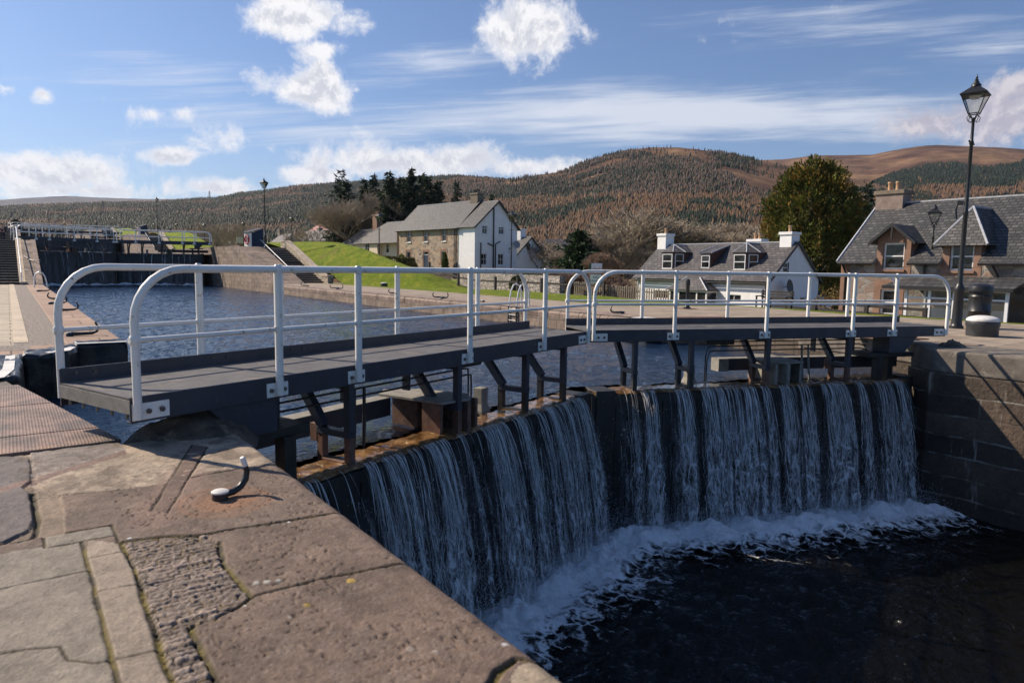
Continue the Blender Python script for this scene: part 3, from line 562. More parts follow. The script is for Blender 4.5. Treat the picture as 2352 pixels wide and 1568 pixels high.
    n0, n1_ = X.shape; idx = np.arange(n0*n1_).reshape(n0, n1_); F = np.stack([idx[:-1, :-1], idx[1:, :-1], idx[1:, 1:], idx[:-1, 1:]], -1).reshape(-1, 4)
    # cut the corner where the gate recess opens: keep faces left of the plate edge or below y 6.95
    c = V[F].mean(1); keep = ~((c[:, 1] > 6.95) & (c[:, 0] > .74+(c[:, 1]-6.95)*.0)) ; F = F[keep]
    return npmesh('quay_paving', V, F, paving_near, np.clip(col.reshape(-1, 3), .01, .95), smooth=True)
tag(near_quay(), 'worn coping stones, rough setts and flagstones of the near lock side', kind='structure')
def S(o, label=None): return tag(o, label, kind='structure')
# near quay body (wall below)
m = MB(); m.prism([(-2.6, -22), (1.74, -22), (1.74, 6.9), (1.2, 7.55), (.72, 7.1), (.71, 7.13), (-.0, 11.0), (-.12, 11.7), (.02, 14.3), (.85, 14.9), (.97, 15.58), (1.83, 15.6), (1.85, 16), (1.85, 58), (1.85, 60), (-2.6, 60)], -8, -.14)
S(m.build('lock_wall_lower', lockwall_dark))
m = MB(); m.box(-.4, -22, -.13, 1.75, -1.5, -.005); S(m.build('quay_paving_behind', lockwall))
m = MB(); m.box(-14, -22, -1, -2.6, 60, -.01); S(m.build('towpath_verge', grass_m))
# surface of upper left side: flagstones, kerb, setts, edge sandstone
def sheet(poly, z0, z1, name, mat, bev=0): m = MB(); m.prism(poly, z0, z1); return S(m.build(name, mat, bevel=bev))
sheet([(-2.6, 16.2), (.02, 16.2), (.04, 56.5), (-2.6, 56.5)], -.14, 0, 'towpath_flagstones', side_paver)
sheet([(.02, 16.6), (.26, 16.6), (.28, 56.5), (.04, 56.5)], -.14, .012, 'path_kerb', kerb_m)
sheet([(.26, 16.6), (.26, 15.2), (-2.6, 15.2), (-2.6, 16.2), (.02, 16.2), (.02, 16.6)], -.14, .004, 'rough_setts_cross_strip', setts)
sheet([(.26, 16.0), (.84, 16.0), (.90, 56), (.28, 56)], -.14, .002, 'rough_setts', setts)
sheet([(.84, 15.75), (1.84, 15.62), (1.85, 56), (.90, 56)], -.14, .008, 'edge_stones', edge_stone, .03)
sheet([(-2.6, 11.55), (-.13, 11.75), (.0, 14.3), (.84, 14.95), (.84, 15.98), (.26, 16), (.26, 15.2), (-2.6, 15.2)], -.14, .001, 'recess_stones', edge_stone)
sheet([(-2.6, 7.25), (.68, 7.25), (.0, 10.98), (-.13, 11.75), (-2.6, 11.55)], -.14, -.02, 'plate_bed', lockwall)
# black painted recess blocks with white rims
def rblock(name, poly, z0, z1, mat, bev=.06, label=None):
    m = MB(); m.prism(poly, z0, z1); o = m.build(name, mat, bevel=bev, seg=3, smooth=True); sb = o.modifiers.new('cuts', 'SUBSURF'); sb.subdivision_type = 'SIMPLE'; sb.levels = sb.render_levels = 4
    tx = bpy.data.textures.new('lumps', 'CLOUDS'); tx.noise_scale = .35; tx.noise_depth = 4; dm = o.modifiers.new('worn', 'DISPLACE'); dm.texture = tx; dm.texture_coords = 'GLOBAL'; dm.strength = .13; dm.mid_level = .5; return o
o = rblock('recess_block', [(.96, 15.52), (1.86, 15.5), (1.87, 16.3), (.96, 16.3)], -2.2, .035, black_gloss); tag(o, 'black painted stone block with peeling white paint at the far end of the gate recess', 'stone block', kind='structure')
o = rblock('recess_block', [(.12, 14.15), (.55, 14.2), (.80, 14.45), (.97, 15.0), (.98, 15.6), (.55, 15.5), (.12, 14.9)], -2.2, .03, black_gloss, .07); tag(o, 'rounded black painted stone block with white paint on its shoulder', 'stone block', kind='structure')
o = rblock('recess_block', [(-.28, 11.7), (-.1, 11.66), (.06, 11.75), (.14, 14.3), (-.28, 14.3)], -2.2, .02, black_gloss, .06); tag(o, 'long black painted stone block lining the gate recess', 'stone block', kind='structure')
m = MB(); m.prism([(-.40, 11.35), (-.11, 11.62), (.0, 12.4), (.03, 14.28), (-.10, 14.3), (-.14, 12.5), (-.22, 11.9), (-.42, 11.7)], .022, .032); m.prism([(.50, 14.22), (.82, 14.48), (.94, 15.0), (.86, 15.1), (.62, 14.6), (.45, 14.36)], .032, .042); m.prism([(1.0, 15.54), (1.84, 15.52), (1.84, 15.66), (1.0, 15.7)], .037, .045)
S(m.build('white_recess_edging', white_worn))
# quoin corner by the near hinge: rough concrete hump
def hump(cx, cy, lx, ly, hz, rot, seed, name='quoin_concrete'):
    n = 46; u = np.linspace(-1, 1, n); X, Y = np.meshgrid(u, u, indexing='ij'); rr = np.sqrt(X**2+Y**2)
    Z = hz*(1-sstep(.15, 1.0, rr))*(.7+.6*fbm(X*2.5+seed, Y*2.5, 5)) + .10*(fbm(X*5+seed, Y*5+2, 5)-.5)*(1-sstep(.7, 1, rr)) - .12*sstep(.75, 1.05, rr)
    xx = cx+(X*lx*math.cos(rot)-Y*ly*math.sin(rot)); yy = cy+(X*lx*math.sin(rot)+Y*ly*math.cos(rot))
    idx = np.arange(n*n).reshape(n, n); F = np.stack([idx[:-1, :-1], idx[1:, :-1], idx[1:, 1:], idx[:-1, 1:]], -1).reshape(-1, 4)
    return S(npmesh(name, np.stack([xx, yy, Z], -1).reshape(-1, 3), F, quoin_m, smooth=True))
quoin_m = simple('dirty_concrete', (.035, .028, .022), (.14, .10, .07), 5, .8, bump=.02, bscale=16, c=((.30, .22, .15), .55, .68, 3))
sheet([(.74, 6.94), (1.745, 6.94), (1.745, 7.0), (1.5, 7.3), (1.18, 7.62), (.95, 7.42)], -3, -.012, 'quoin_stone', quoin_m, .03)
hump(1.35, 7.12, .62, .42, .17, -.35, 3)
# right side walls
def wall_poly(name, poly, z0, z1, mat, bev=0): m = MB(); m.prism(poly, z0, z1); return S(m.build(name, mat, bevel=bev))
def right_body():
    P = [(XRL, -22), (XRL, 6.75), (16.75, 7.45), (17.15, 7.1), (18.0, 11), (18.1, 13.2), (18.05, 14.1), (17.25, 15.0), (XR, 15.3), (XR, 56), (36, 56), (36, -22)]
    return P
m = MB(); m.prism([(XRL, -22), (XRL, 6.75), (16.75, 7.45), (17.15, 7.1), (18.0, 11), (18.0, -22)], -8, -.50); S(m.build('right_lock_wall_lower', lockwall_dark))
m = MB(); m.prism([(XRL-.02, -22), (XRL-.02, 6.72), (16.75, 7.42), (17.1, 7.1), (18.0, 11), (18.0, -22)], -.50, -.004); S(m.build('right_lock_coping', simple('dark_coping_stone', (.10, .085, .07), (.20, .17, .14), 4, .85, bump=.008, bscale=20, c=((.30, .27, .22), .55, .7, 3)), bevel=.05, seg=3))
m = MB(); m.prism([(18.0, 11), (18.1, 13.2), (18.05, 14.1), (17.25, 15.0), (XR, 15.3), (XR, 56), (20, 56), (20, 11)], -8, -.32); S(m.build('right_chamber_wall', lockwall))
# rounded coping of the upper chamber, individual stones with open joints
m = MB(); rng = random.Random(4); y = 15.6
while y < 56:
    ln = rng.uniform(1.1, 1.9); y2 = min(56, y+ln); j = rng.uniform(-.012, .012)
    prof = [(XR+1.1, -.32), (XR+j, -.32), (XR-.02+j, -.14), (XR+.03+j, -.05), (XR+.13, -.002), (XR+1.1, .002)]
    n = len(prof); a, b = y+.012, y2-.012
    m.add([(p[0], a, p[1]) for p in prof]+[(p[0], b, p[1]) for p in prof], [tuple(range(n)), tuple(range(2*n-1, n-1, -1))]+[(i, (i+1) % n, n+(i+1) % n, n+i) for i in range(n)]); y = y2
S(m.build('right_coping_stones', coping_m, bevel=.012))
m = MB(); y = 16.2
while y < 56:
    ln = rng.uniform(1.2, 2.0); y2 = min(56, y+ln); m.box(XLU-.6, y+.01, -.32, XLU-.0, y2-.01, -.006); y = y2
S(m.build('left_coping_course', coping_m))
sheet([(18.0, -22), (18.0, 11), (18.1, 13.2), (18.05, 14.1), (17.3, 15.0), (18.0, 15.62), (18.3, 15.62), (18.3, 56), (22.3, 56), (22.3, 33), (22.0, 24.5), (21.2, 22.2), (24.5, 20.8), (27.1, 19.7), (26.4, 14.5), (27.0, 8), (28, -22)], -2, .004, 'right_quay_flagstones', quay_paver)
m = MB(); m.prism([(16.78, 7.5), (17.12, 7.16), (17.98, 11), (18.0, 11.3), (17.4, 10.6)], -8, -.9); S(m.build('right_recess_floor', lockwall_dark))
# black and white painted stones at the far end of the right recess
m = MB(); m.box(16.5, 15.35, -1.6, 17.22, 16.2, .03); o = m.build('recess_block', black_gloss, bevel=.06, seg=4, smooth=True); tag(o, 'black recess block with a white top on the right chamber wall', 'stone block', kind='structure')
m = MB(); m.box(16.55, 15.4, .032, 17.2, 16.15, .045); m.prism([(17.5, 14.6), (18.1, 13.9), (18.25, 14.0), (18.3, 12.0), (18.12, 10.9), (18.02, 11.0), (18.1, 12.9), (17.98, 13.8), (17.35, 14.5)], .008, .02); S(m.build('white_edging_right', white_worn))
# --- water
def watergrid(name, x0, x1, y0, y1, z, st, mat, amp=.02, poly=None):
    xs = np.arange(x0, x1+st*.5, st); ys = np.arange(y0, y1+st*.5, st); X, Y = np.meshgrid(xs, ys, indexing='ij')
    Z = z+amp*(fbm(X*1.1+3, Y*1.4, 3)-.5)*2+amp*.55*(fbm(X*3.2+Y*.6, Y*4.2-X*.8+2, 3)-.5)*2
    idx = np.arange(X.size).reshape(X.shape); F = np.stack([idx[:-1, :-1], idx[1:, :-1], idx[1:, 1:], idx[:-1, 1:]], -1).reshape(-1, 4); V = np.stack([X, Y, Z], -1).reshape(-1, 3)
    c = V[F].mean(1); yl = np.minimum(6.95+(c[:, 0]-.79)*.366, 9.95-(c[:, 0]-9.0)*.352); 
    if poly == 'up': F = F[c[:, 1] > yl+.42]
    if poly == 'low': F = F[c[:, 1] < yl+.1]
    return S(npmesh(name, V, F, mat, smooth=True))
ZU = -.735
watergrid('canal_water', -.3, 18.1, 7.0, 78, ZU, .075, water_up, .045, 'up')
watergrid('lower_lock_water', 1.7, 16.3, -22, 10, -3.45, .06, water_low, .07, 'low')
for k in (1, 2):
    m = MB(); y0 = 9+DY*k; m.quad((XLU-2, y0-2.2, ZU+DZ*k), (9, y0+.9, ZU+DZ*k), (XR+2, y0-2.2, ZU+DZ*k), (XR+2, y0+69, ZU+DZ*k), (XLU-2, y0+69, ZU+DZ*k)); S(m.build('upper_pound_water', water_up))
# --- terraces, ramps and stairs at each rise
def rise(k):
    y0 = 56+DY*k; z0 = DZ*k; z1 = z0+DZ; y1 = y0+11.3; ye = y0+DY+.5; g = 'flight %d' % k
    # chamber wall strip with ramped top (left and right)
    for sx, xa, xb in (('l', .92, XLU), ('r', XR, 19.7)):
        m = MB(); prof = [(y0, z0-8), (ye+.5, z0-8), (ye+.5, z1), (y1, z1), (y0, z0)]
        m.add([(xa, p[0], p[1]) for p in prof]+[(xb, p[0], p[1]) for p in prof], [(0, 1, 2, 3, 4), (9, 8, 7, 6, 5)]+[(i, (i+1) % 5, 5+(i+1) % 5, 5+i) for i in range(5)])
        S(m.build('chamber_wall', lockwall if k < 2 else lockwall))
        m = MB(); c = .28
        for (ya, za, yb, zb) in ((y0, z0, y1, z1), (y1, z1, ye, z1)):
            e = xb if sx == 'l' else xa; a, b = (e-c, e+.015) if sx == 'l' else (e-.015, e+c)
            m.hexa([(a, ya, za+.004), (b, ya, za+.004), (b, yb, zb+.004), (a, yb, zb+.004), (a, ya, za+.05), (b, ya, za+.05), (b, yb, zb+.05), (a, yb, zb+.05)])
        S(m.build('chamber_coping', coping_m))
    # stairs
    ns = 18; rh = DZ/ns; run = (y1-1.2-(y0+3.0))/ns if True else 0
    for nm, xa, xb, ys in (('stone_stairs', 19.95, 22.35, y0+3.2), ('stone_stairs', -2.4, .62, y0+1.0)):
        m = MB(); rr = (y0+13.6-ys)/ns
        for i in range(ns):
            m.box(xa, ys+i*rr, z0-1.2, xb, ys+(i+1)*rr+(.0 if i < ns-1 else .6), z0+(i+1)*rh)
        o = m.build('stair_flight', step_m, bevel=.015); S(o)
        m = MB()
        for i in range(ns): m.box(xa+.02, ys+i*rr-.03, z0+(i+1)*rh-.04, xb-.02, ys+i*rr+.10, z0+(i+1)*rh+.008)
        S(m.build('stair_nosings', kerb_m))
    def sidewall(xa, xb, ys, h, mat, cap, name):
        m = MB(); yt = y0+13.6; prof = [(ys-1.2, z0-1), (yt+1, z0-1), (yt+1, z1+h), (yt-.3, z1+h), (ys+.2, z0+h), (ys-1.2, z0+h)]
        m.add([(xa, p[0], p[1]) for p in prof]+[(xb, p[0], p[1]) for p in prof], [tuple(range(6)), tuple(range(11, 5, -1))]+[(i, (i+1) % 6, 6+(i+1) % 6, 6+i) for i in range(6)]); o = m.build(name, mat); S(o)
        m = MB()
        for a, b in zip(prof[2:-1], prof[3:]):
            m.hexa([(xa-.05, b[0], b[1]+.003), (xb+.05, b[0], b[1]+.003), (xb+.05, a[0], a[1]+.003), (xa-.05, a[0], a[1]+.003), (xa-.05, b[0], b[1]+.11), (xb+.05, b[0], b[1]+.11), (xb+.05, a[0], a[1]+.11), (xa-.05, a[0], a[1]+.11)])
        S(m.build('stair_wall_cap', cap))
    sidewall(22.36, 22.85, y0+3.2, .62, drystone, kerb_m, 'stair_side_wall')
    sidewall(19.62, 19.94, y0+3.2, .12, lockwall, coping_m, 'stair_kerb_wall')
    sidewall(.63, .91, y0+1.0, .10, lockwall, kerb_m, 'stair_kerb_wall')
    # terrace tops
    m = MB(); m.box(18.3, y0+13.0, z1-3, 22.8, ye, z1); m.box(-2.6, y0+14.2, z1-3, .92, ye, z1-.003); S(m.build('terrace_paving', quay_paver))
    m = MB(); m.add([(19.65, y0-.5, z0-.02), (22.4, y0-.5, z0-.02), (22.4, y0+3.4, z0+.004), (19.65, y0+3.4, z0+.004)], [(0, 1, 2, 3)]); S(m.build('stair_foot_paving', quay_paver))
    m = MB(); m.hexa([(-40, y0-1, z0-6), (-2.42, y0-1, z0-6), (-2.42, y0+DY, z0-6), (-40, y0+DY, z0-6), (-40, y0+13, z1-.06), (-2.42, y0+13, z1-.06), (-2.42, y0+DY-1, z1-.06), (-40, y0+DY-1, z1-.06)]); m.hexa([(-40, y0-1, z0-1), (-2.42, y0-1, z0-1), (-2.42, y0+13, z0-1), (-40, y0+13, z0-1), (-40, y0-1, z0-.06), (-2.42, y0-1, z0-.06), (-2.42, y0+13, z1-.07), (-40, y0+13, z1-.07)]); S(m.build('left_bank', grass_m))
step_m = simple('dark_stone_steps', (.035, .028, .025), (.085, .066, .056), 4, .85, bump=.006, c=((.20, .16, .12), .6, .8, 1.5))
for k in (0, 1, 2): rise(k)
m = MB(); m.box(18.3, 55.5, -.5, 22.9, 59.6, -.001); S(m.build('quay_paving_upper', quay_paver))
# --- ground on the right: lawn, mounds, road, falling away to the village
def ground_right(x, y):
    z = np.zeros(np.shape(x))
    for k in (0, 1, 2):
        y0 = 56+DY*k; ye = y-2+np.clip((x-23)*3.67, 0, 11)-(y0-56)
        h_ = np.interp(ye, [53.5, 55, 57, 60.3, 64.6, 69, 74.4, 80, 86, 92], [0, .35, .95, 1.6, 2.35, 3.2, 3.8, 4.0, 3.8, 3.2])
        z = z+h_*(1-sstep(26.2, 31.5, x))
    x0_ = 27.6+3.4*sstep(26, 36, y); d = sstep(0, 1, (x-x0_)/5.5)*(1-sstep(44, 58, y)); z = z-2.0*d
    z = z-.35*sstep(28, 33, x)*(1-d)*(1-sstep(60, 70, y)) - 1.2*sstep(60, 110, x)
    return z
xs = np.concatenate([np.arange(22.86, 34, .16), np.arange(34, 60, .6), np.arange(60, 170, 4)]); ys = np.concatenate([np.arange(-22, 14, 1.5), np.arange(14, 75, .2), np.arange(75, 290, 1.2)])
X, Y = np.meshgrid(xs, ys, indexing='ij'); ZG = ground_right(X, Y)+.03*(fbm(X*3, Y*3, 5)-.5)+np.where(X > 28, .12*(fbm(X*.5, Y*.5, 4)-.5), 0)-.004
idx = np.arange(X.size).reshape(X.shape); F = np.stack([idx[:-1, :-1], idx[1:, :-1], idx[1:, 1:], idx[:-1, 1:]], -1).reshape(-1, 4); V = np.stack([X, Y, ZG], -1).reshape(-1, 3); c = V[F].mean(1)
onpav = inpoly(c[:, 0], c[:, 1], [(22, -30), (22, 21.8), (24.5, 20.75), (27.05, 19.65), (26.35, 14.5), (26.95, 8), (27.9, -30)])
road = (c[:, 0] > 28.6) & (c[:, 0] < 31.8) & (c[:, 1] > 34) & (c[:, 1] < 75)
scr = (c[:, 0] > 44) | ((c[:, 0] > 28.4) & (c[:, 1] < 34)) ; lawn = ~onpav & ~road & ~scr
S(npmesh('lawn', V, F[lawn], grass_m, smooth=True)); S(npmesh('access_road', V, F[road & ~onpav], tarmac, smooth=True)); S(npmesh('rough_ground', V, F[scr & ~onpav & ~road], scrub_m, smooth=True))
m = MB(); m.prism([(22.28, 33), (21.98, 24.5), (21.2, 22.22), (22.88, 21.65), (22.88, 60), (22.28, 60)], -1, .001); S(m.build('lawn_edge', grass_m))
m = MB(); m.quad((-9000, -9000, -6.5), (9000, -9000, -6.5), (9000, 9000, -6.5), (-9000, 9000, -6.5)); S(m.build('valley_floor', scrub_m))
m = MB(); m.box(-400, -60, -6.4, -14, 60, -.3); m.box(-400, 60.01, -6.4, -40, 300, 2.0); S(m.build('left_fields', grass_m))
# ---------------------------------------------------------------- lock gates
LL = 8.29                                    # length of one leaf walkway
POSTS = [.04, 1.5, 2.6, 4.72, 6.75, 8.24]; FRAMES = [2.56, 4.6, 6.38, 7.62]
def hoop(s0, s1, t, zb, zt, R=.45, n=8):
    p = [(s0, t, zb), (s0, t, zt-R)]
    p += [(s0+R-R*math.cos(q), t, zt-R+R*math.sin(q)) for q in np.linspace(0, math.pi/2, n)[1:]]
    p += [(s1-R+R*math.sin(q), t, zt-R+R*math.cos(q)) for q in np.linspace(0, math.pi/2, n)]
    return p + [(s1, t, zb)]
def leaf(k, side, label, glabel):
    LL, POSTS = (8.36, [.04, 1.5, 2.6, 4.72, 6.75, 8.31]) if side == 'l' else (8.60, [.04, 1.5, 2.6, 4.75, 6.85, 8.55])
    A = Vector((.79, 6.64, 0)) if side == 'l' else Vector((16.95, 6.80, 0)); ang = math.radians(20.1) if side == 'l' else math.radians(-19.35)
    t = thing('lock_gate', label, 'lock gate', (A.x, A.y+DY*k, DZ*k), ang, 'lock gate leaves')
    X = (lambda p: (p[0], p[1], p[2])) if side == 'l' else (lambda p: (-p[0], p[1], p[2]))
    B = lambda: MB(X); near = k == 0; nseg = 12 if near else 6
    zd = .455
    m = B(); m.box(0, .03, zd-.035, LL, 1.27, zd); m.build('walkway_deck', deck_grey, t)
    if near:
        m = B(); m.box(-.008, .0, zd-.14, -.001, 1.28, zd-.02)
        for i in range(5): m.tube([(.03, .12+.26*i, zd-.20), (.03, .12+.26*i, zd-.13)], .014, 6)
        m.build('end_plate', pale_steel, t)
    fa = B(); fa.box(0, 0, .233, LL, .025, zd+.008); fa.box(0, .026, .233, LL, .07, .248); f = fa.build('front_fascia', grey_paint, t, bevel=.004 if near else 0)
    bk = B(); bk.box(0, 1.275, .233, LL, 1.3, zd+.135); kb = bk.build('kick_plate', grey_paint, t, bevel=.004 if near else 0)
    if near:
        for s_ in POSTS:
            m = B()
            for dx in (.10, .28) if s_ < LL-.3 else (-.28, -.1): m.tube([(s_+dx, 1.262, zd+.085), (s_+dx, 1.276, zd+.085)], .016, 6); m.mark()
            m.build('bolt', bolt_m, kb, split=True)
    zt = 1.563; zm = .956
    for tt, zb, nm in ((-.045, .27, 'front railing'), (1.345, .30, 'back railing')):
        m = B(); P = hoop(POSTS[0], POSTS[-1], tt, zb, zt); m.tube(P, .036 if near else .045, nseg)
        ra = m.build('railing', white_paint, t, smooth=True)
        m = B(); m.tube([(POSTS[0], tt, zm), (POSTS[-1], tt, zm)], .023 if near else .032, nseg); m.build('mid_rail', white_paint, ra, smooth=True)
        for i, s_ in enumerate(POSTS):
            if 0 < i < len(POSTS)-1:
                m = B(); m.tube([(s_, tt, zb), (s_, tt, zt)], .040 if near else .045, nseg); m.lathe([(.02, -.05), (.043, -.03), (.047, 0), (.043, .028), (.025, .05)], nseg, (s_, tt, zt)); m.lathe([(.043, -.035), (.047, 0), (.043, .035)], nseg, (s_, tt, zm)); m.build('post', white_paint, ra, smooth=True)
            else:
                m = B(); m.lathe([(.039, -.04), (.046, -.02), (.047, .02), (.039, .04)], nseg, (s_, tt, zm)); m.tube([(s_+(-.05 if i == 0 else .05), tt, zm), (s_, tt, zm)], .028, nseg); m.build('rail_joint', white_paint, ra, smooth=True)
            if tt < 0 and near:
                a, b = (s_-.13, s_+.13) if 0 < i < len(POSTS)-1 else ((s_-.03, s_+.30) if i == 0 else (s_-.30, s_+.03))
                m = B(); m.box(a, -.012, .255, b, -.001, .40); pl = m.build('post_plate', white_paint, ra, bevel=.002)
                m = B()
                for bx in ((a+.05, b-.05) if 0 < i < len(POSTS)-1 else ((s_+.11, s_+.23) if i == 0 else (s_-.23, s_-.11))): m.tube([(bx, -.03, .325), (bx, -.012, .325)], .024, 6); m.mark()
                m.build('bolt', bolt_m, pl, split=True)
            elif tt < 0:
                m = B(); m.box(s_-.14, -.012, .255, s_+.14, -.001, .40); m.build('post_plate', white_paint, ra)
    # support frames between walkway and gate top
    for i, s_ in enumerate(FRAMES):
        w = .045
        m = B(); m.box(s_-w, .03, -.36, s_+w, .13, .232); m.beam((s_, 1.0, .25), (s_, .52, -.33), .10, .12, (0, 1, 0)); m.box(s_-w-.01, .03, -.41, s_+w+.01, .60, -.33); m.box(s_-.05, .14, .17, s_+.05, 1.2, .232)
        fr = m.build('support_frame', grey_paint, t, bevel=.004 if near else 0)
        m = B(); m.box(s_-w, .032, -.80, s_+w, .125, -.411); m.box(s_-w, .50, -.80, s_+w, .60, -.411); m.box(s_-w-.02, .126, -.80, s_+w+.02, .499, -.70)
        if i == 0: m.box(s_-w-.004, .60, -.52, s_+w+.004, .72, -.30)
        m.build('frame_foot', rust if i in (0, 1) else dark_steel, fr, bevel=.004 if near else 0)
    # gusset box by the heel post
    m = B(); m.hexa([(1.1, .03, -.12), (1.52, .03, -.12), (1.52, .5, -.12), (1.1, .5, -.12), (.75, .03, .232), (1.52, .03, .232), (1.52, .5, .232), (.75, .5, .232)]); m.build('heel_box', grey_paint, t, bevel=.004)
    m = B(); m.box(.75, .1, -.22, 2.0, .75, -.125); m.box(1.62, .06, -.9, 1.78, .22, -.22); m.box(1.1, .3, -.95, 1.25, .5, -.22); m.build('heel_girder', dark_steel, t, bevel=.006)
    # gate panel
    m = B(); m.box(.9, .02, -5.2, LL-.02, .14, -.76); ns = 30
    for i in range(ns):
        a = .92+(LL-.96)*i/ns; m.box(a, -.012-.006*(i % 3), -5.2, a+(LL-.96)/ns-.012, .018, -.80)
    for z_ in (-1.75, -2.75): m.box(.9, -.04, z_-.09, LL-.02, -.025, z_+.09)
    pn = m.build('gate_panel', dark_steel, t)
    m = B(); m.box(8.07, -.05, -5.2, 8.46, .5, -.70); m.build('mitre_post', dark_steel, t, bevel=.01)
    m = B(); m.lathe([(.21, -5.2), (.21, -.66)], 14, (.86, .26, 0)); m.build('heel_post', dark_steel, t, smooth=True)
    # crest beam with thin wet film
    n = 90; mm = B(); cr = []
    for j, tt in enumerate(np.linspace(0, 1, 11)):
        for i in range(n+1):
            s_ = 1.0+(LL-1.1)*i/n; tq = -.03+.53*tt; z = -.715-.055*math.exp(-((tt)/.10)**2)*1.0 + .010*math.sin(s_*13+tt*5)*math.sin(s_*5.3)+.008*math.sin(s_*31+tt*9)
            cr.append((s_, tq, z if tt < .999 else -.80))
    mm.add(cr, [(j*(n+1)+i, j*(n+1)+i+1, (j+1)*(n+1)+i+1, (j+1)*(n+1)+i) for j in range(10) for i in range(n)]); mm.build('crest', crest_m, t, smooth=True)
    m = B(); m.box(.95, -.02, -.95, LL-.1, .49, -.81); m.build('crest_beam', dark_steel, t)
    # ram girder with its table and box
    e = -.22 if side == 'l' else .45
    m = B(); m.beam((.35, 1.05, -.44), (4.3+max(e, 0)*1.6, 1.22, -.44), .26, .26); gd = m.build('ram_girder', grey_paint, t, bevel=.01)
    m = B(); m.beam((.36, 1.05, -.3055), (4.28+max(e, 0)*1.6, 1.22, -.3055), .25, .008); m.build('girder_top_sheen', pale_steel, gd)  # thin pale plate: sky reflection on the girder top painted in as colour
    if side == 'r': m = B(); m.box(4.85, 1.05, -.58, 5.1, 1.35, -.30); m.build('girder_end', pale_steel, gd)
    m = B(); m.prism([(4.1-e, .12), (4.62-e, .02), (4.88-e, .3), (4.72-e, 1.1), (4.35-e, 1.5), (4.05-e, 1.3)], -.30, -.262); tb = m.build('ram_table', pale_steel, t, bevel=.004)
    m = B(); m.box(4.28-e, .75, -.95, 4.66-e, 1.25, -.302); m.box(4.52-e, .0, -.86, 4.60-e, .74, -.302); m.box(4.78-e, .06, -.86, 4.84-e, .3, -.302); m.box(4.10-e, .16, -.86, 4.16-e, .5, -.302)
    m.build('table_leg', rust if side == 'l' else pale_steel, tb, bevel=.004)
    # capped stub
    m = B(); m.lathe([(.17, -.02), (.165, .05), (.12, .16), (.12, .42), (.0, .425)], 4, (6.02, .72, -.77), ph=math.pi/4); m.build('stub_post', pale_steel, t, bevel=.006)
    # hydraulic pipes and rods
    if near:
        for tt, z0 in ((.62, .12), (.66, .02), (.60, -.07)):
            m = B(); m.tube([(1.55, tt, z0-.05), (1.75, tt, z0), (3.2, tt, z0+.005), (5.5, tt, z0+.01), (5.62, tt+.02, z0-.01), (5.66, tt+.04, z0-.18), (5.66, tt+.05, -.72)][:4 if z0 > .1 else 7], .014, 7); m.build('hydraulic_pipe', dark_steel, t, smooth=True)
        m = B()
        for sx in (1.95, 3.0, 4.15): m.box(sx-.02, .58, -.12, sx+.02, .70, .232); m.mark()
        m.build('pipe_clip', grey_paint, t, split=True)
        for sx in (3.15, 3.32): m = B(); m.tube([(sx, .62, .03), (sx-.02, .60, -.4), (sx-.06, .58, -.85)], [.02, .026, .02], 8); m.build('rod', pale_steel if side == 'r' else dark_steel, t, smooth=True)
        m = B(); m.box(5.1, .5, .08, 5.75, .95, .2); m.build('junction_box', dark_steel, t, bevel=.02)
    # crossbeam seen behind
    return t
def rrand(seed): return random.Random(seed)
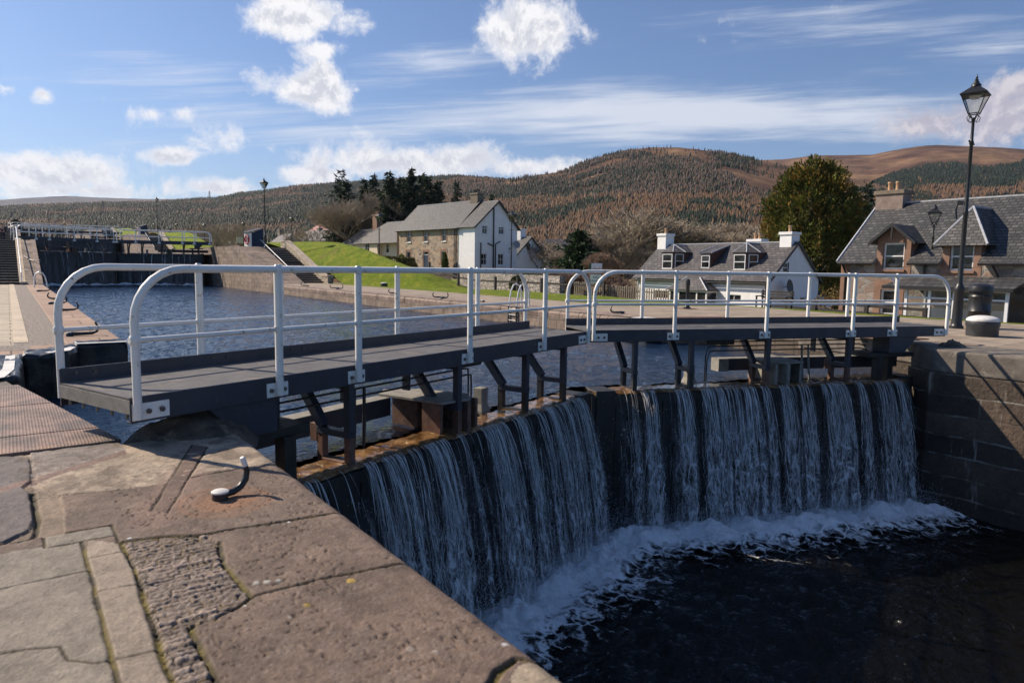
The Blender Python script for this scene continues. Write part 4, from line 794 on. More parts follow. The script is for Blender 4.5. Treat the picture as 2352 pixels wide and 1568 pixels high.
def waterfall(k, side):
    A = Vector((.79, 6.64, 0)) if side == 'l' else Vector((16.95, 6.80, 0)); ang = math.radians(20.1) if side == 'l' else math.radians(-19.35); sg = 1 if side == 'l' else -1
    rg = np.random.default_rng(11+k*7+(3 if side == 'r' else 0)); near = k == 0; H = 2.72 if k == 0 else 3.18
    gaps = [(f, .10) for f in FRAMES] + [(LL-.05, .24), (1.1, .1), (4.9, .06), (3.4, .05), (5.7, .04), (7.1, .05), (2.0, .05)]
    def dens(s):
        q_ = fbm(s*4.2+k*5+(9 if side == 'r' else 0), s*0+3, 4, .6); d = .10+1.25*sstep(.36, .62, q_)
        for g, w in gaps: d = d*(1-.97*np.exp(-((s-g)/w)**2))
        return np.clip(d, 0, 1.2)
    # film
    ns, nz = (420, 90) if near else (160, 30); s = np.linspace(1.15, LL-.1, ns); u = np.linspace(0, 1, nz); Sg, Ug = np.meshgrid(s, u, indexing='ij')
    vel = .75+.25*fbm(Sg*1.5, Sg*0, 3); T_ = np.sqrt(2*np.maximum(Ug, 0)*H/9.8); out = vel*T_+.03+.10*(fbm(Sg*6, Ug*6, 4)-.5)*Ug
    Z = -.735-H*Ug; Xl = Sg+.05*(fbm(Sg*4+7, Ug*3, 3)-.5)*Ug
    Xl = Xl*sg; V = np.stack([Xl, -out, Z], -1).reshape(-1, 3); idx = np.arange(V.shape[0]).reshape(ns, nz); F = np.stack([idx[:-1, :-1], idx[1:, :-1], idx[1:, 1:], idx[:-1, 1:]], -1).reshape(-1, 4)
    cols = np.stack([Sg+k*13+(31 if side == 'r' else 0), Ug, np.clip(dens(Sg)*1.3, 0, 1)*(1 if near else .22)], -1).reshape(-1, 3)
    o = npmesh('waterfall', V, F, fall_m, cols, smooth=True, attr='flow'); o.location = (A.x, A.y+DY*k, DZ*k); o.rotation_euler = (0, 0, ang)
    tag(o, 'thin film of overflow water falling down the %s leaf of %s gate' % ('left' if side == 'l' else 'right', ['the nearest', 'the second', 'the farthest'][k]), 'waterfall', kind='stuff')
    if k == 2: return
    # strands
    Vs = []; Fs = []; b = 0; nst = 950 if near else 16
    srt = rg.uniform(1.15, LL-.1, nst*3); keep = rg.random(nst*3) < dens(srt)**1.6*.9; srt = srt[keep][:nst]
    for s0 in srt:
        L_ = rg.uniform(.08, .6); u0 = 0 if rg.random() < .45 else rg.uniform(.05, .75); n = 26 if near else 6; uu = np.linspace(u0, min(1, u0+L_), n)
        r = ((.0011+.0060*rg.random()**3.0) if near else .012)*(1+.5*np.sin(uu*rg.uniform(20, 60)+rg.uniform(0, 6)))*np.clip(1.1-((uu-u0)/L_)**3, .15, 1)
        v = rg.uniform(.62, 1.08); T_ = np.sqrt(2*uu*H/9.8); t_ = -(v*T_+.035); wv = .05*uu*np.sin(uu*rg.uniform(5, 20)+rg.uniform(0, 6))+.022*uu**1.5*rg.normal(size=n)*1.6
        px = (s0+wv+rg.uniform(-.16, .16)*uu)*sg; pz = -.735-H*uu+(.012 if u0 == 0 else 0)
        ring = [(math.cos(q), math.sin(q)) for q in (0, 2.09, 4.19)]
        P = np.stack([np.stack([px+c*r, t_+s_*r*.8, pz], -1) for c, s_ in ring], 1).reshape(-1, 3); Vs.append(P)
        i = np.arange(n-1)[:, None]*3; j = np.arange(3)[None]; j2 = (j+1) % 3; Fs.append((b+np.stack([i+j, i+j2, i+3+j2, i+3+j], -1)).reshape(-1, 4)); b += 3*n
    o = npmesh('water_strands', np.concatenate(Vs), np.concatenate(Fs), strand_m, smooth=True); o.location = (A.x, A.y+DY*k, DZ*k); o.rotation_euler = (0, 0, ang)
    tag(o, 'bright strands of water pouring over the %s leaf of %s gate' % ('left' if side == 'l' else 'right', ['the nearest', 'the second'][k]), 'waterfall', kind='stuff')
    if not near: return
    # droplets
    nd = 16000; uu = 1-rg.random(nd)**1.6*.9; ss = rg.uniform(1.15, LL, nd); m_ = rg.random(nd) < np.clip(dens(ss)+.12, 0, 1); uu, ss = uu[m_], ss[m_]; T_ = np.sqrt(2*uu*H/9.8)
    c = np.stack([(ss+rg.normal(0, .03, len(ss)))*sg, -(rg.uniform(.55, 1.25, len(ss))*T_+.03), -.73-H*uu], -1); r = rg.uniform(.0018, .0055, len(ss))
    tet = np.array([(1, 1, 1), (-1, -1, 1), (-1, 1, -1), (1, -1, -1)])*.8; V = (c[:, None]+tet[None]*r[:, None, None]*np.array([1, 1, 1.8])).reshape(-1, 3); F = (np.arange(len(c))[:, None, None]*4+np.array([(0, 1, 2), (0, 3, 1), (0, 2, 3), (1, 3, 2)])).reshape(-1, 3)
    o = npmesh('water_droplets', V, F, strand_m, smooth=False); o.location = (A.x, A.y, 0); o.rotation_euler = (0, 0, ang); tag(o, 'fine droplets thrown off the water falling down the %s gate leaf' % ('left' if side == 'l' else 'right'), 'spray', kind='stuff')
names = [('near left gate leaf whose walkway end stands by the rusty tread plates', 'near right gate leaf whose walkway reaches the quay by the black bollard'),
         ('left leaf of the second gate, at the head of the long canal pound', 'right leaf of the second gate, in front of the upper grass mound'),
         ('left leaf of the farthest gate, its railings just behind those of the second gate', 'right leaf of the farthest gate, seen small beyond the second gate')]
for k in (0, 1, 2):
    for i, sd in enumerate('lr'): leaf(k, sd, names[k][i], '')
    for sd in 'lr': waterfall(k, sd)
# --- foam where the water lands
def foam(k):
    z0 = -3.43 if k == 0 else ZU+DZ*(k-1)+.02; n, mm = (700, 120) if k == 0 else (160, 14); s = np.linspace(0, 1, n); w = np.linspace(-1.0, 1, mm); Sg, W = np.meshgrid(s, w, indexing='ij')
    # path along the two leaves, .55 m out from each panel
    Lx = np.where(Sg < .5, .79+.939*(1.0+14.6*Sg)+.344*.75, 16.95-.9435*(1.0+14.6*(1-Sg))-.331*.75); Ly = np.where(Sg < .5, 6.64+.344*(1.0+14.6*Sg)-.939*.75, 6.80+.331*(1.0+14.6*(1-Sg))-.9435*.75)
    Wd = (1.55+1.3*fbm(Sg*14+k, Sg*0+1, 4))*np.where(W > 0, 1, .45); X = Lx+.0*W; Y = Ly-W*Wd
    core = np.exp(-((W+.05)/.42)**2); puff = fbm(X*2.6+5, Y*2.6, 5); Z = z0+.02+core*(.03+.42*np.clip(puff-.28, 0, 1)*1.2)+.07*(fbm(X*9, Y*9, 4)-.5)*core
    idx = np.arange(X.size).reshape(X.shape); F = np.stack([idx[:-1, :-1], idx[1:, :-1], idx[1:, 1:], idx[:-1, 1:]], -1).reshape(-1, 4)
    al = np.clip(1.0-np.abs(W)**1.0*1.05, 0, 1)*(.55+.45*core); al = al-.06+.5*core*.6
    o = npmesh('foam', np.stack([X, Y+DY*k, Z], -1).reshape(-1, 3), F, foam_m, np.stack([al]*3, -1).reshape(-1, 3), smooth=True, attr='flow')
    tag(o, 'white churning foam at the foot of %s gate' % ['the nearest', 'the second'][k], 'foam', kind='stuff')
    if k: return
    rg = np.random.default_rng(3); nd = 60000; q = rg.random(nd); x = np.where(q < .5, .79+.939*(1.0+14.6*q)+.344*.7, 16.95-.9435*(1.0+14.6*(1-q))-.331*.7); y = np.where(q < .5, 6.64+.344*(1.0+14.6*q)-.939*.7, 6.80+.331*(1.0+14.6*(1-q))-.9435*.7)
    x = x+rg.normal(0, .1, nd); y = y+rg.normal(0, .28, nd); z = z0+np.abs(rg.normal(0, .26, nd)); r = rg.uniform(.0015, .0065, nd)
    tet = np.array([(1, 1, 1), (-1, -1, 1), (-1, 1, -1), (1, -1, -1)])*.8; V = (np.stack([x, y, z], -1)[:, None]+tet[None]*r[:, None, None]).reshape(-1, 3); F = (np.arange(nd)[:, None, None]*4+np.array([(0, 1, 2), (0, 3, 1), (0, 2, 3), (1, 3, 2)])).reshape(-1, 3)
    tag(npmesh('spray', V, F, foam_solid, smooth=False), 'spray hanging over the foam at the foot of the nearest gate', 'spray', kind='stuff')
foam_solid = simple('foam_drops', (.7, .74, .8), (.8, .83, .88), 4, .4, bump=0)
foam(0); foam(1)
# ---------------------------------------------------------------- furniture of the lock side
def tread_plates():
    xe = lambda y: .71-.71*(y-7.13)/(10.95-7.13)
    ys = [7.03, 7.72, 8.5, 9.35, 10.2, 10.95]; lab = ['nearest rusty tread plate, its corner ending at the gate', 'second rusty tread plate from the gate corner', 'third rusty tread plate from the gate corner', 'fourth rusty tread plate, beside the gate recess', 'farthest rusty tread plate, by the black painted stones']
    for i, (a, b) in enumerate(zip(ys[:-1], ys[1:])):
        a += .006; b -= .006; m = MB(); m.prism([(-1.6, a-.02), (xe(a)+.03, a+.03 if i == 0 else a), (xe(b)+.03, b), (-1.6, b-.03)], -.018, .012+.003*(i % 2)); o = m.build('tread_plate', tread_m, bevel=.003); tag(o, lab[i], 'tread plate', 'rusty tread plates')
tread_plates()
def mooring_hook(x, y, rz, h, label, first=None, white=True, z=0, group='mooring hooks along the lock edges', r=.030):
    if first:
        c = copy_tree(first); c.location = (x, y, z); c.rotation_euler = (0, 0, rz); c['label'] = label; return c
    t = thing('mooring_hook', label, 'mooring hook', (x, y, z), rz, group)
    m = MB(); m.lathe([(.055, -.02), (.052, .045), (.045, .052)], 20); m.build('hook_base', black_iron, t, smooth=True)
    m = MB(); m.lathe([(.057, .050), (.058, .060), (.045, .068), (0, .070)], 20); m.build('base_cap', white_worn, t, smooth=True)
    P = [(.04, 0, .03), (.10, 0, .033), (.155, 0, .055), (.195, .0, .10), (.207, 0, .155), (.195, 0, .20)]; m = MB(); m.tube(P, [.024, .025, .025, .024, .021, .018], 12); m.build('horn', black_iron, t, smooth=True)
    m = MB(); m.tube([(.196, 0, .196), (.178, 0, .245), (.170, 0, .262)], [.019, .021, .014], 12); m.build('horn_tip', white_paint, t, smooth=True)
    return t
hook0 = mooring_hook(1.105, 4.915, math.radians(17), .26, 'black mooring hook with white cap and tip in the foreground')
def flat_hook(x, y, z, rz, label, first=None):
    if first:
        c = copy_tree(first); c.location = (x, y, z); c.rotation_euler = (0, 0, rz); c['label'] = label; return c
    t = thing('mooring_hook', label, 'mooring hook', (x, y, z), rz, 'mooring hooks along the lock edges')
    m = MB(); m.tube([(-.30, 0, .05), (-.1, 0, .045), (.12, 0, .05), (.21, 0, .09), (.24, 0, .17), (.20, 0, .26), (.18, 0, .29)], [.045, .035, .032, .03, .028, .022, .02], 10); m.build('horn', black_iron, t, smooth=True)
    m = MB(); m.lathe([(.07, -.01), (.07, .05), (.05, .075)], 12, (-.3, 0, 0)); m.build('hook_base', black_iron, t, smooth=True)
    m = MB(); m.lathe([(.045, .078), (.04, .09), (.0, .093)], 12, (-.3, 0, 0)); m.build('base_cap', white_worn, t, smooth=True); return t
fh = flat_hook(1.30, 17.55, .01, .05, 'nearest black mooring hook on the sandstone edge of the left wall')
for x, y, rz, lb in ((1.55, 26.4, .1, 'second mooring hook along the left chamber edge'), (1.5, 30.8, .2, 'third mooring hook along the left chamber edge'), (1.5, 34.4, 2.9, 'fourth mooring hook along the left chamber edge'), (1.5, 43.5, .2, 'mooring hook on the left edge close to the white ladder hoop'),
                     (17.8, 18.1, math.pi*.95, 'mooring hook on the right coping nearest the gate'), (17.75, 27.1, math.pi*.55, 'mooring hook on the right coping left of the ladder hoops'), (17.75, 30.2, .4, 'mooring hook on the right coping opening to the right'), (17.75, 31.0, 2.6, 'mooring hook on the right coping opening to the left'),
                     (17.9, 36.4, 2.6, 'mooring hook on the right coping below the small bollard'), (17.9, 44.2, .4, 'mooring hook on the far right coping in front of the plinth'), (17.9, 45.4, 2.8, 'mooring hook on the far right coping, second from the stairs'), (17.75, 50.8, 2.4, 'mooring hook on the right coping at the foot of the stairs'), (XRL+.35, 4.95, .5, 'mooring hook cut by the right edge of the photo')):
    flat_hook(x, y, .01, rz, lb, fh)
# ladders
def ladder(x, y, z, sgn, label, scale=1.0):
    t = thing('wall_ladder', label, 'ladder', (x, y, z), 0, 'wall ladders with white hoops')
    for dy in (-.27, .27):
        P = [(.62*sgn, dy, 0), (.60*sgn, dy, .62), (.50*sgn, dy, .84), (.34*sgn, dy, .93), (.18*sgn, dy, .88), (.05*sgn, dy, .62), (-.03*sgn, dy, .1), (-.03*sgn, dy, -.05)]; m = MB(); m.tube(P, .034, 8); m.build('grab_hoop', white_paint, t, smooth=True)
    m = MB(); m.box(-.08, -.31, -1.6, -.03, -.25, .0); m.box(-.08, .25, -1.6, -.03, .31, .0) if sgn > 0 else m.box(.03, .25, -1.6, .08, .31, 0); m.build('stringer', dark_steel, t)
    m = MB()
    for i in range(6): m.tube([(-.06*sgn, -.27, -.12-.24*i), (-.06*sgn, .27, -.12-.24*i)], .02, 6)
    m.build('rung', white_worn, t); return t
ladder(XR, 23.6, 0, 1, 'ladder with two white hoops on the right chamber wall'); ladder(1.85, 50.5, 0, -1, 'ladder with white hoops on the left chamber edge below the stairs')
# bollards, bin, capstan
def bollard(x, y, z, r, h, label, dome=.07):
    t = thing('bollard', label, 'bollard', (x, y, z), 0, 'black bollards with white tops')
    m = MB(); m.lathe([(r*.98, -.02), (r, .06), (r, h*.55), (r*1.06, h*.72), (r*1.06, h*.86), (r, h)], 28); m.build('bollard_body', simple('black_bollard_paint', (.018, .02, .023), (.04, .042, .046), 5, .45, bump=.003, bscale=20), t, smooth=True)
    m = MB(); m.lathe([(r*1.03, h-.015), (r*1.03, h+.012)]+[(r*1.03*math.cos(q), h+.012+dome*math.sin(q)) for q in np.linspace(.12, 1.5, 7)]+[(0, h+.012+dome)], 28); m.build('bollard_top', white_worn, t, smooth=True); return t
bollard(20.75, 7.45, 0, .37, .42, 'squat black bollard with white domed top on the right quay', .12)
bollard(23.75, 49.8, 0, .26, .24, 'small black bollard with a white top on the lawn edge', .06)
bollard(21.2, 77.5, 3.2, .26, .26, 'small white topped bollard on the upper terrace, seen through the second gate')
t = thing('capstan_post', 'slim black winding post standing on a dark plate on the right quay', 'winding post', (23.0, 19.2, .005)); m = MB(); m.lathe([(.16, 0), (.16, .05), (.11, .09), (.075, .16), (.075, .95), (.095, 1.0), (.10, 1.08), (.08, 1.22), (.03, 1.25)], 16); m.build('post_body', black_iron, t, smooth=True); m = MB(); m.lathe([(.42, 0), (.42, .012)], 24); m.build('base_plate', rust, t)
t = thing('litter_bin', 'tall black litter bin behind the big lamp post', 'litter bin', (23.75, 8.65, 0)); m = MB(); m.lathe([(.30, 0), (.31, .05), (.27, .10), (.27, .12), (.30, .14), (.30, .50), (.315, .52), (.30, .54), (.30, .92), (.31, .96), (.29, 1.0)], 28); m.build('bin_body', black_iron, t, smooth=True)
m = MB(); m.lathe([(.335, 1.10), (.34, 1.16), (.31, 1.27), (.22, 1.33), (.0, 1.35)], 28); m.build('bin_lid', black_iron, t, smooth=True); m = MB()
for q in range(4): a = q*math.pi/2+.6; m.box(.27*math.cos(a)-.03, .27*math.sin(a)-.03, .9, .27*math.cos(a)+.03, .27*math.sin(a)+.03, 1.10)
m.lathe([(.27, .98), (.27, 1.12)], 20); m.build('bin_slot', blackwood, t)
# metal plates, timber by the right heel
m = MB(); m.prism([(17.0, 8.2), (18.3, 7.7), (18.6, 8.5), (17.3, 9.2)], .008, .03); tag(m.build('quay_cover_plate', rust, bevel=.003), 'rusty cover plate on the quay beyond the right gate hinge', 'cover plate', 'iron cover plates')
m = MB(); m.prism([(17.6, 15.2), (18.9, 14.3), (20.4, 15.2), (18.3, 16.0)], .008, .03); tag(m.build('quay_cover_plate', rust, bevel=.003), 'low rusty cover plate beside the white edged recess on the right quay', 'cover plate', 'iron cover plates')
hump(17.2, 6.75, .55, .32, .12, .3, 8, 'quoin_concrete_right')
# street lamps
def lamp(x, y, z, H, rz, label, kind, first=None, bars=True):
    if first:
        c = copy_tree(first); c.location = (x, y, z); c.rotation_euler = (0, 0, rz); s = H/7.2; c.scale = (s, s, s); c['label'] = label; return c
    t = thing('street_lamp', label, 'street lamp', (x, y, z), rz, 'black Victorian style street lamps'); t.scale = (H/7.2,)*3
    m = MB(); m.lathe([(.19, 0), (.19, .06), (.155, .09), (.14, .16), (.12, 1.05), (.14, 1.12), (.14, 1.2), (.09, 1.28), (.072, 1.36), (.062, 3.3), (.074, 3.34), (.074, 3.4), (.056, 3.46), (.046, 5.3), (.062, 5.33), (.062, 5.38), (.042, 5.42), (.038, 5.98), (.06, 6.02), (.035, 6.06)], 16); m.build('lamp_post', black_iron, t, smooth=True)
    m = MB(); m.tube([(-.32, 0, 5.36), (.32, 0, 5.36)], .018, 8); [m.lathe([(.01, -.03), (.032, 0), (.01, .03)], 8, (sx, 0, 5.36)) for sx in (-.34, .34)]; m.build('ladder_bar', black_iron, t, smooth=True)
    m = MB()
    for q in range(4):
        a = q*math.pi/2+math.pi/4; c, s = math.cos(a), math.sin(a); P = []
        for (rr, zz) in ((.04, 5.98), (.10, 5.93), (.17, 5.97), (.20, 6.05), (.16, 6.11), (.12, 6.07), (.16, 6.14)): P.append((c*rr, s*rr, zz))
        m.tube(P, .010, 6)
        m.tube([(c*.03, s*.03, 6.0), (c*.13, s*.13, 6.17)], .012, 6)
    m.build('scroll_bracket', black_iron, t, smooth=True)
    # lantern: tapered square frame, glass and pyramid roof
    zb, zt, rb, rt = 6.17, 6.68, .125*1.414, .30*1.414; fr = MB()
    for q in range(4):
        a = q*math.pi/2+math.pi/4; c, s = math.cos(a), math.sin(a); fr.tube([(c*rb, s*rb, zb), (c*rt, s*rt, zt)], .013, 6)
        a2 = a+math.pi/2; c2, s2 = math.cos(a2), math.sin(a2); fr.tube([(c*rb, s*rb, zb), (c2*rb, s2*rb, zb)], .014, 6); fr.tube([(c*rt, s*rt, zt), (c2*rt, s2*rt, zt)], .016, 6)
    fr.build('lantern_frame', black_iron, t, smooth=True)
    g = MB(); k = .985
    for q in range(4):
        a = q*math.pi/2+math.pi/4; a2 = a+math.pi/2; g.quad((math.cos(a)*rb*k, math.sin(a)*rb*k, zb+.01), (math.cos(a2)*rb*k, math.sin(a2)*rb*k, zb+.01), (math.cos(a2)*rt*k, math.sin(a2)*rt*k, zt-.01), (math.cos(a)*rt*k, math.sin(a)*rt*k, zt-.01))
    g.build('lantern_glass', lglass, t, normals=False)
    m = MB(); m.lathe([(.33*1.414, zt), (.335*1.414, zt+.03), (.20, zt+.20), (.12, zt+.25)], 4, ph=math.pi/4); m.lathe([(.13, zt+.24), (.12, zt+.30), (.075, zt+.34), (.07, zt+.38), (.045, zt+.40), (.05, zt+.44), (.02, zt+.46), (.035, zt+.49), (.012, zt+.54), (.004, zt+.60)], 12); m.build('lantern_roof', black_iron, t, smooth=True)
    m = MB(); m.lathe([(.10, zt-.10), (.16, zt-.02), (.0, zt)], 12); m.build('bulb_holder', white_paint, t, smooth=True); return t
lamp0 = lamp(22.97, 8.94, 0, 7.3, .2, 'tall black street lamp standing beside the litter bin on the right quay', 0)
m = MB(); m.box(-.06, .07, 3.6, .02, .22, 3.72); m.tube([(-.02, .2, 3.65), (-.02, .25, 3.5), (-.02, .22, 3.2)], .03, 8); m.build('camera_box', black_iron, lamp0)
def lampat(p, D, label, H=None, zb=None, rz=.3):
    q = at_d(p, D)
    if H is None: H = 7.2
    if zb is not None: H = q.z-zb
    return lamp(q.x, q.y, q.z-H, H, rz, label, 0, lamp0 if len(label) else None)
lampat(r5(762, 740), 34.0, 'street lamp in front of the grey stone house, its post crossed by the conservatory', zb=-1.3)
lampat(r3(1395, 310), 60, 'street lamp in front of the white gable with the satellite dish', zb=-.15)
lampat(r3(175, 325), 72, 'street lamp in front of the cream bungalow', zb=0)
lampat(r2(587, 165), 70.0, 'tall street lamp behind the lifebuoy panel at the head of the stairs', zb=3.2)
lampat(r2(840, 510), 108, 'street lamp beside the chimneys of the grey roofed cottage', zb=2.4); lampat(r2(397, 560), 143, 'small distant lamp left of the lifebuoy panel', zb=3.2); lampat(r2(38, 575), 156, 'small distant lamp above the right end of the second gate')
lampat(r1(1437, 190), 143.7, 'tall distant lamp rising left of the upper grass mound'); lampat(r1(1041, 370), 206, 'faint distant lamp above the middle of the second gate railings'); lampat(r1(1415, 430), 250, 'tiny lamp just left of the tall distant lamp post'); lampat(r1(1622, 430), 206, 'tiny lamp right of the person in white')
# handrails of the stairs
def handrail(name, pts, posts, label, r=.035):
    t = thing('stair_handrail', label, 'handrail', pts[0], 0, 'white stair handrails'); o = Vector(pts[0]); m = MB(); m.tube([Vector(p)-o for p in pts], r, 10); m.build('rail', white_paint, t, smooth=True)
    for p, h in posts: q = Vector(p)-o; m = MB(); m.tube([(q.x, q.y, q.z), (q.x, q.y, q.z+h)], r*.85, 8); m.box(q.x-.08, q.y-.08, q.z, q.x+.08, q.y+.08, q.z+.02); m.build('rail_post', white_paint, t, smooth=True)
for k in (0, 1):
    y0 = 56+DY*k; z0 = DZ*k; rr = 10.4/DZ; sl_ = DZ/10.4; yl = ('at the foot of the grass mound' if k == 0 else 'beyond the second gate')
    f = lambda y: z0+np.clip((y-(y0+3.2))*sl_, 0, DZ)
    ps = [y0+2.6, y0+5.5, y0+8.4, y0+11.3, y0+13.9]; x = 19.78
    handrail('', [(x, y0+2.6, z0+.85), (x, y0+3.4, z0+1.02), (x, y0+13.6, z0+DZ+1.02), (x, y0+14.6, z0+DZ+1.02)], [((x, y, f(y)+.1), .86 if i else .75) for i, y in enumerate(ps)], 'sloping white handrail of the right hand stairs '+yl)
    x = .70; f2 = lambda y: z0+np.clip((y-(y0+1.0))*DZ/12.6, 0, DZ)
    handrail('', [(x, y0+.3, z0+.02), (x, y0+.3, z0+.8), (x, y0+.9, z0+1.02), (x, y0+13.6, z0+DZ+1.1)], [((x, y, f2(y)+.1), .95) for y in (y0+4.5, y0+9, y0+13.5)], 'sloping white handrail of the left stairs '+('above the path' if k == 0 else 'beyond the second gate'))
t = thing('handrail_panel', 'short white rail standing on top of the left stairs', 'handrail', (.55, 71.5, 3.2)); m = MB(); m.tube([(0, 0, 0), (0, 0, 1.15), (0, 1.5, 1.15), (0, 1.5, 0)], .05, 8); m.build('rail', white_paint, t, smooth=True)
# lifebuoy panel
def lifebuoy(x, y, z, label, sc=1.0):
    t = thing('lifebuoy_station', label, 'lifebuoy', (x, y, z), 0, 'lifebuoy stations'); t.rotation_euler.z = .2; m = MB(); m.hexa([(0, 0, 0), (1.2, 0, 0), (1.2, .08, 0), (0, .08, 0), (0, 0, 1.3), (1.2, 0, 1.75), (1.2, .08, 1.75), (0, .08, 1.3)]); m.build('dark_panel', cloth_blue, t)
    m = MB(); m.box(-.08, -.02, 0, -.002, 1.3, 1.3); m.build('backing_panel', white_paint, t)
    n = 24; m = MB(); P = [(-.17, .62+.36*math.cos(a), .68+.38*math.sin(a)) for a in np.linspace(0, 2*math.pi, n)]; m.tube(P, .08, 8); ring = m.build('ring', red_m, t, smooth=True)
    m = MB()
    for a in (.8, 2.4, 3.9, 5.5): m.tube([(-.172, .62+.36*math.cos(a-.12), .68+.38*math.sin(a-.12)), (-.172, .62+.36*math.cos(a+.12), .68+.38*math.sin(a+.12))], .086, 8); m.mark()
    m.build('white_band', white_paint, ring, smooth=True, split=True); m = MB(); m.hexa([(-.3, -.06, 1.32), (1.25, -.06, 1.78), (1.25, 1.35, 1.78), (-.3, 1.35, 1.32), (-.3, -.06, 1.37), (1.25, -.06, 1.83), (1.25, 1.35, 1.83), (-.3, 1.35, 1.37)]); m.build('panel_roof', dark_steel, t)
q = at_x(r2(445, 790), 18.6); lifebuoy(18.9, q.y, 3.2, 'red lifebuoy on a dark panel at the top of the right stairs')
q = at_x(r1(1330, 545), 19.0); lifebuoy(19.2, 138, 6.4, 'small lifebuoy on a dark panel at the top of the upper stairs')
# small notice by the far quay
q = at_d(r2(366, 785), 96); t = thing('notice_board', 'small pale notice board beside the ramp of the lock wall', 'notice board', (q.x, q.y, q.z)); m = MB(); m.box(-.45, -.02, .35, .45, .02, 1.15); m.build('board', cream, t); m = MB(); m.box(-.4, -.03, 0, -.34, .03, .35); m.box(.34, -.03, 0, .4, .03, .35); m.build('leg', timber, t)
# chains on the left ramp
for i, (ya, za) in enumerate(((70, 3.2), (66, 2.5), (62.5, 1.8), (60, .9))):
    m = MB(); n = 14; P = [(1.0+.9*u, ya-2.2*u, za+.12-.5*u*.6-.16*math.sin(math.pi*u)) for u in np.linspace(0, 1, n)]; m.tube(P, .03, 5); tag(m.build('hanging_chain', black_iron), ['top', 'second', 'third', 'lowest'][i]+' dark chain draped over the left ramp beside the stairs', 'chain', 'chains on the ramp')
# signs with lettering
def text_obj(body, size, mat, parent, loc, rot, name='lettering', ext=.004):
    cu = bpy.data.curves.new(name, 'FONT'); cu.body = body; cu.size = size; cu.align_x = 'CENTER'; cu.align_y = 'CENTER'; cu.extrude = ext; cu.resolution_u = 3
    o = bpy.data.objects.new(name, cu); COL.objects.link(o); bpy.context.view_layer.update(); me = bpy.data.meshes.new_from_object(o); bpy.data.objects.remove(o)
    me.materials.clear(); me.materials.append(mat); o = bpy.data.objects.new(name, me); COL.objects.link(o); o.parent = parent; o.location = loc; o.rotation_euler = rot; return o
p1 = at_d(r3(2166, 945), 42); wz = math.atan2(-p1.x, p1.y)*.95
t = thing('parking_sign', 'white NO PARKING sign on a post by the picket fence', 'sign', (p1.x, p1.y, -.5), wz); h = p1.z+.5; wd = .265*.92*.272*95/1590*42
m = MB(); m.box(-.33, -.02, h-.27, .33, .02, h+.27); bd = m.build('sign_board', white_paint, t, bevel=.01); m = MB(); m.box(-.34, -.012, h-.285, .34, .012, h+.285); m.build('sign_border', black_iron, t); m = MB(); m.box(-.03, .03, 0, .03, .09, h+.3); m.build('post', timber, t)
text_obj('NO', .2, black_iron, bd, (0, -.022, h+.09), (math.pi/2, 0, 0)); text_obj('PARKING', .155, black_iron, bd, (0, -.022, h-.12), (math.pi/2, 0, 0))
p2 = at_d(r3(2170, 840), 50); t = thing('parking_sign', 'pale PARKING sign with green edge on a tall post beyond the railings', 'sign', (p2.x, p2.y, -1.8), wz); h = p2.z+1.8
m = MB(); m.box(-.35, -.02, h-.33, .42, .02, h+.3); bd = m.build('sign_board', white_paint, t, bevel=.005); m = MB(); m.box(-.50, -.022, h-.33, -.355, .022, h+.3); m.build('sign_side', simple('green_sign', (.02, .10, .05), (.03, .12, .06), 5, .5, bump=0), t); m = MB(); m.box(-.04, .03, 0, .04, .1, h+.2); m.build('post', timber, t); text_obj('PARKING', .15, black_iron, bd, (.03, -.022, h-.12), (math.pi/2, 0, 0))
# bench
q = at_x(r4(1595, 1130), 29); t = thing('park_bench', 'dark timber bench on the lawn edge in front of the white cottage', 'bench', (29, q.y, at_x(r4(1595, 1165), 29).z-.35), 0); 
m = MB(); [m.box(-.25+.13*i, -.85, .42, -.14+.13*i, .85, .46) for i in range(4)]; m.build('seat', timber_dark, t); m = MB(); [m.box(.26, -.85, .55+.13*i, .30, .85, .64+.13*i) for i in range(3)]; m.build('backrest', timber_dark, t)
for yy in (-.8, .74):
    m = MB(); m.box(-.25, yy, 0, -.19, yy+.06, .66); m.box(.24, yy, 0, .30, yy+.06, .95); m.box(-.27, yy, .62, .28, yy+.06, .67); m.build('leg', timber_dark, t)
# fences
def post_fence(pts, label, rails=(.95,), ph=1.05, r=.075, cat='fence', mat=timber_dark, step=None, group='timber fences'):
    o = Vector(pts[0]); t = thing('post_and_rail_fence', label, cat, o, 0, group)
    for a in pts: q = Vector(a)-o; m = MB(); m.box(q.x-r, q.y-r, q.z-.2, q.x+r, q.y+r, q.z+ph); m.build('fence_post', mat, t)
    for a, b in zip(pts[:-1], pts[1:]):
        for h in rails: m = MB(); m.beam(Vector(a)-o+Vector((0, 0, h)), Vector(b)-o+Vector((0, 0, h)), .04, .13); m.build('rail', mat, t)
    return t
gz = lambda x, y: float(ground_right(np.array([float(x)]), np.array([float(y)]))[0])
FP = [(28.0, 50.2), (27.9, 45.5), (28.0, 43.1), (28.1, 40.8), (28.3, 38.4), (28.5, 36), (28.8, 33.4), (29.2, 30.8)]
post_fence([(x, y, gz(x, y)) for x, y in FP], 'dark post and rail fence between the lawn and the road', rails=(.62,), ph=.95)
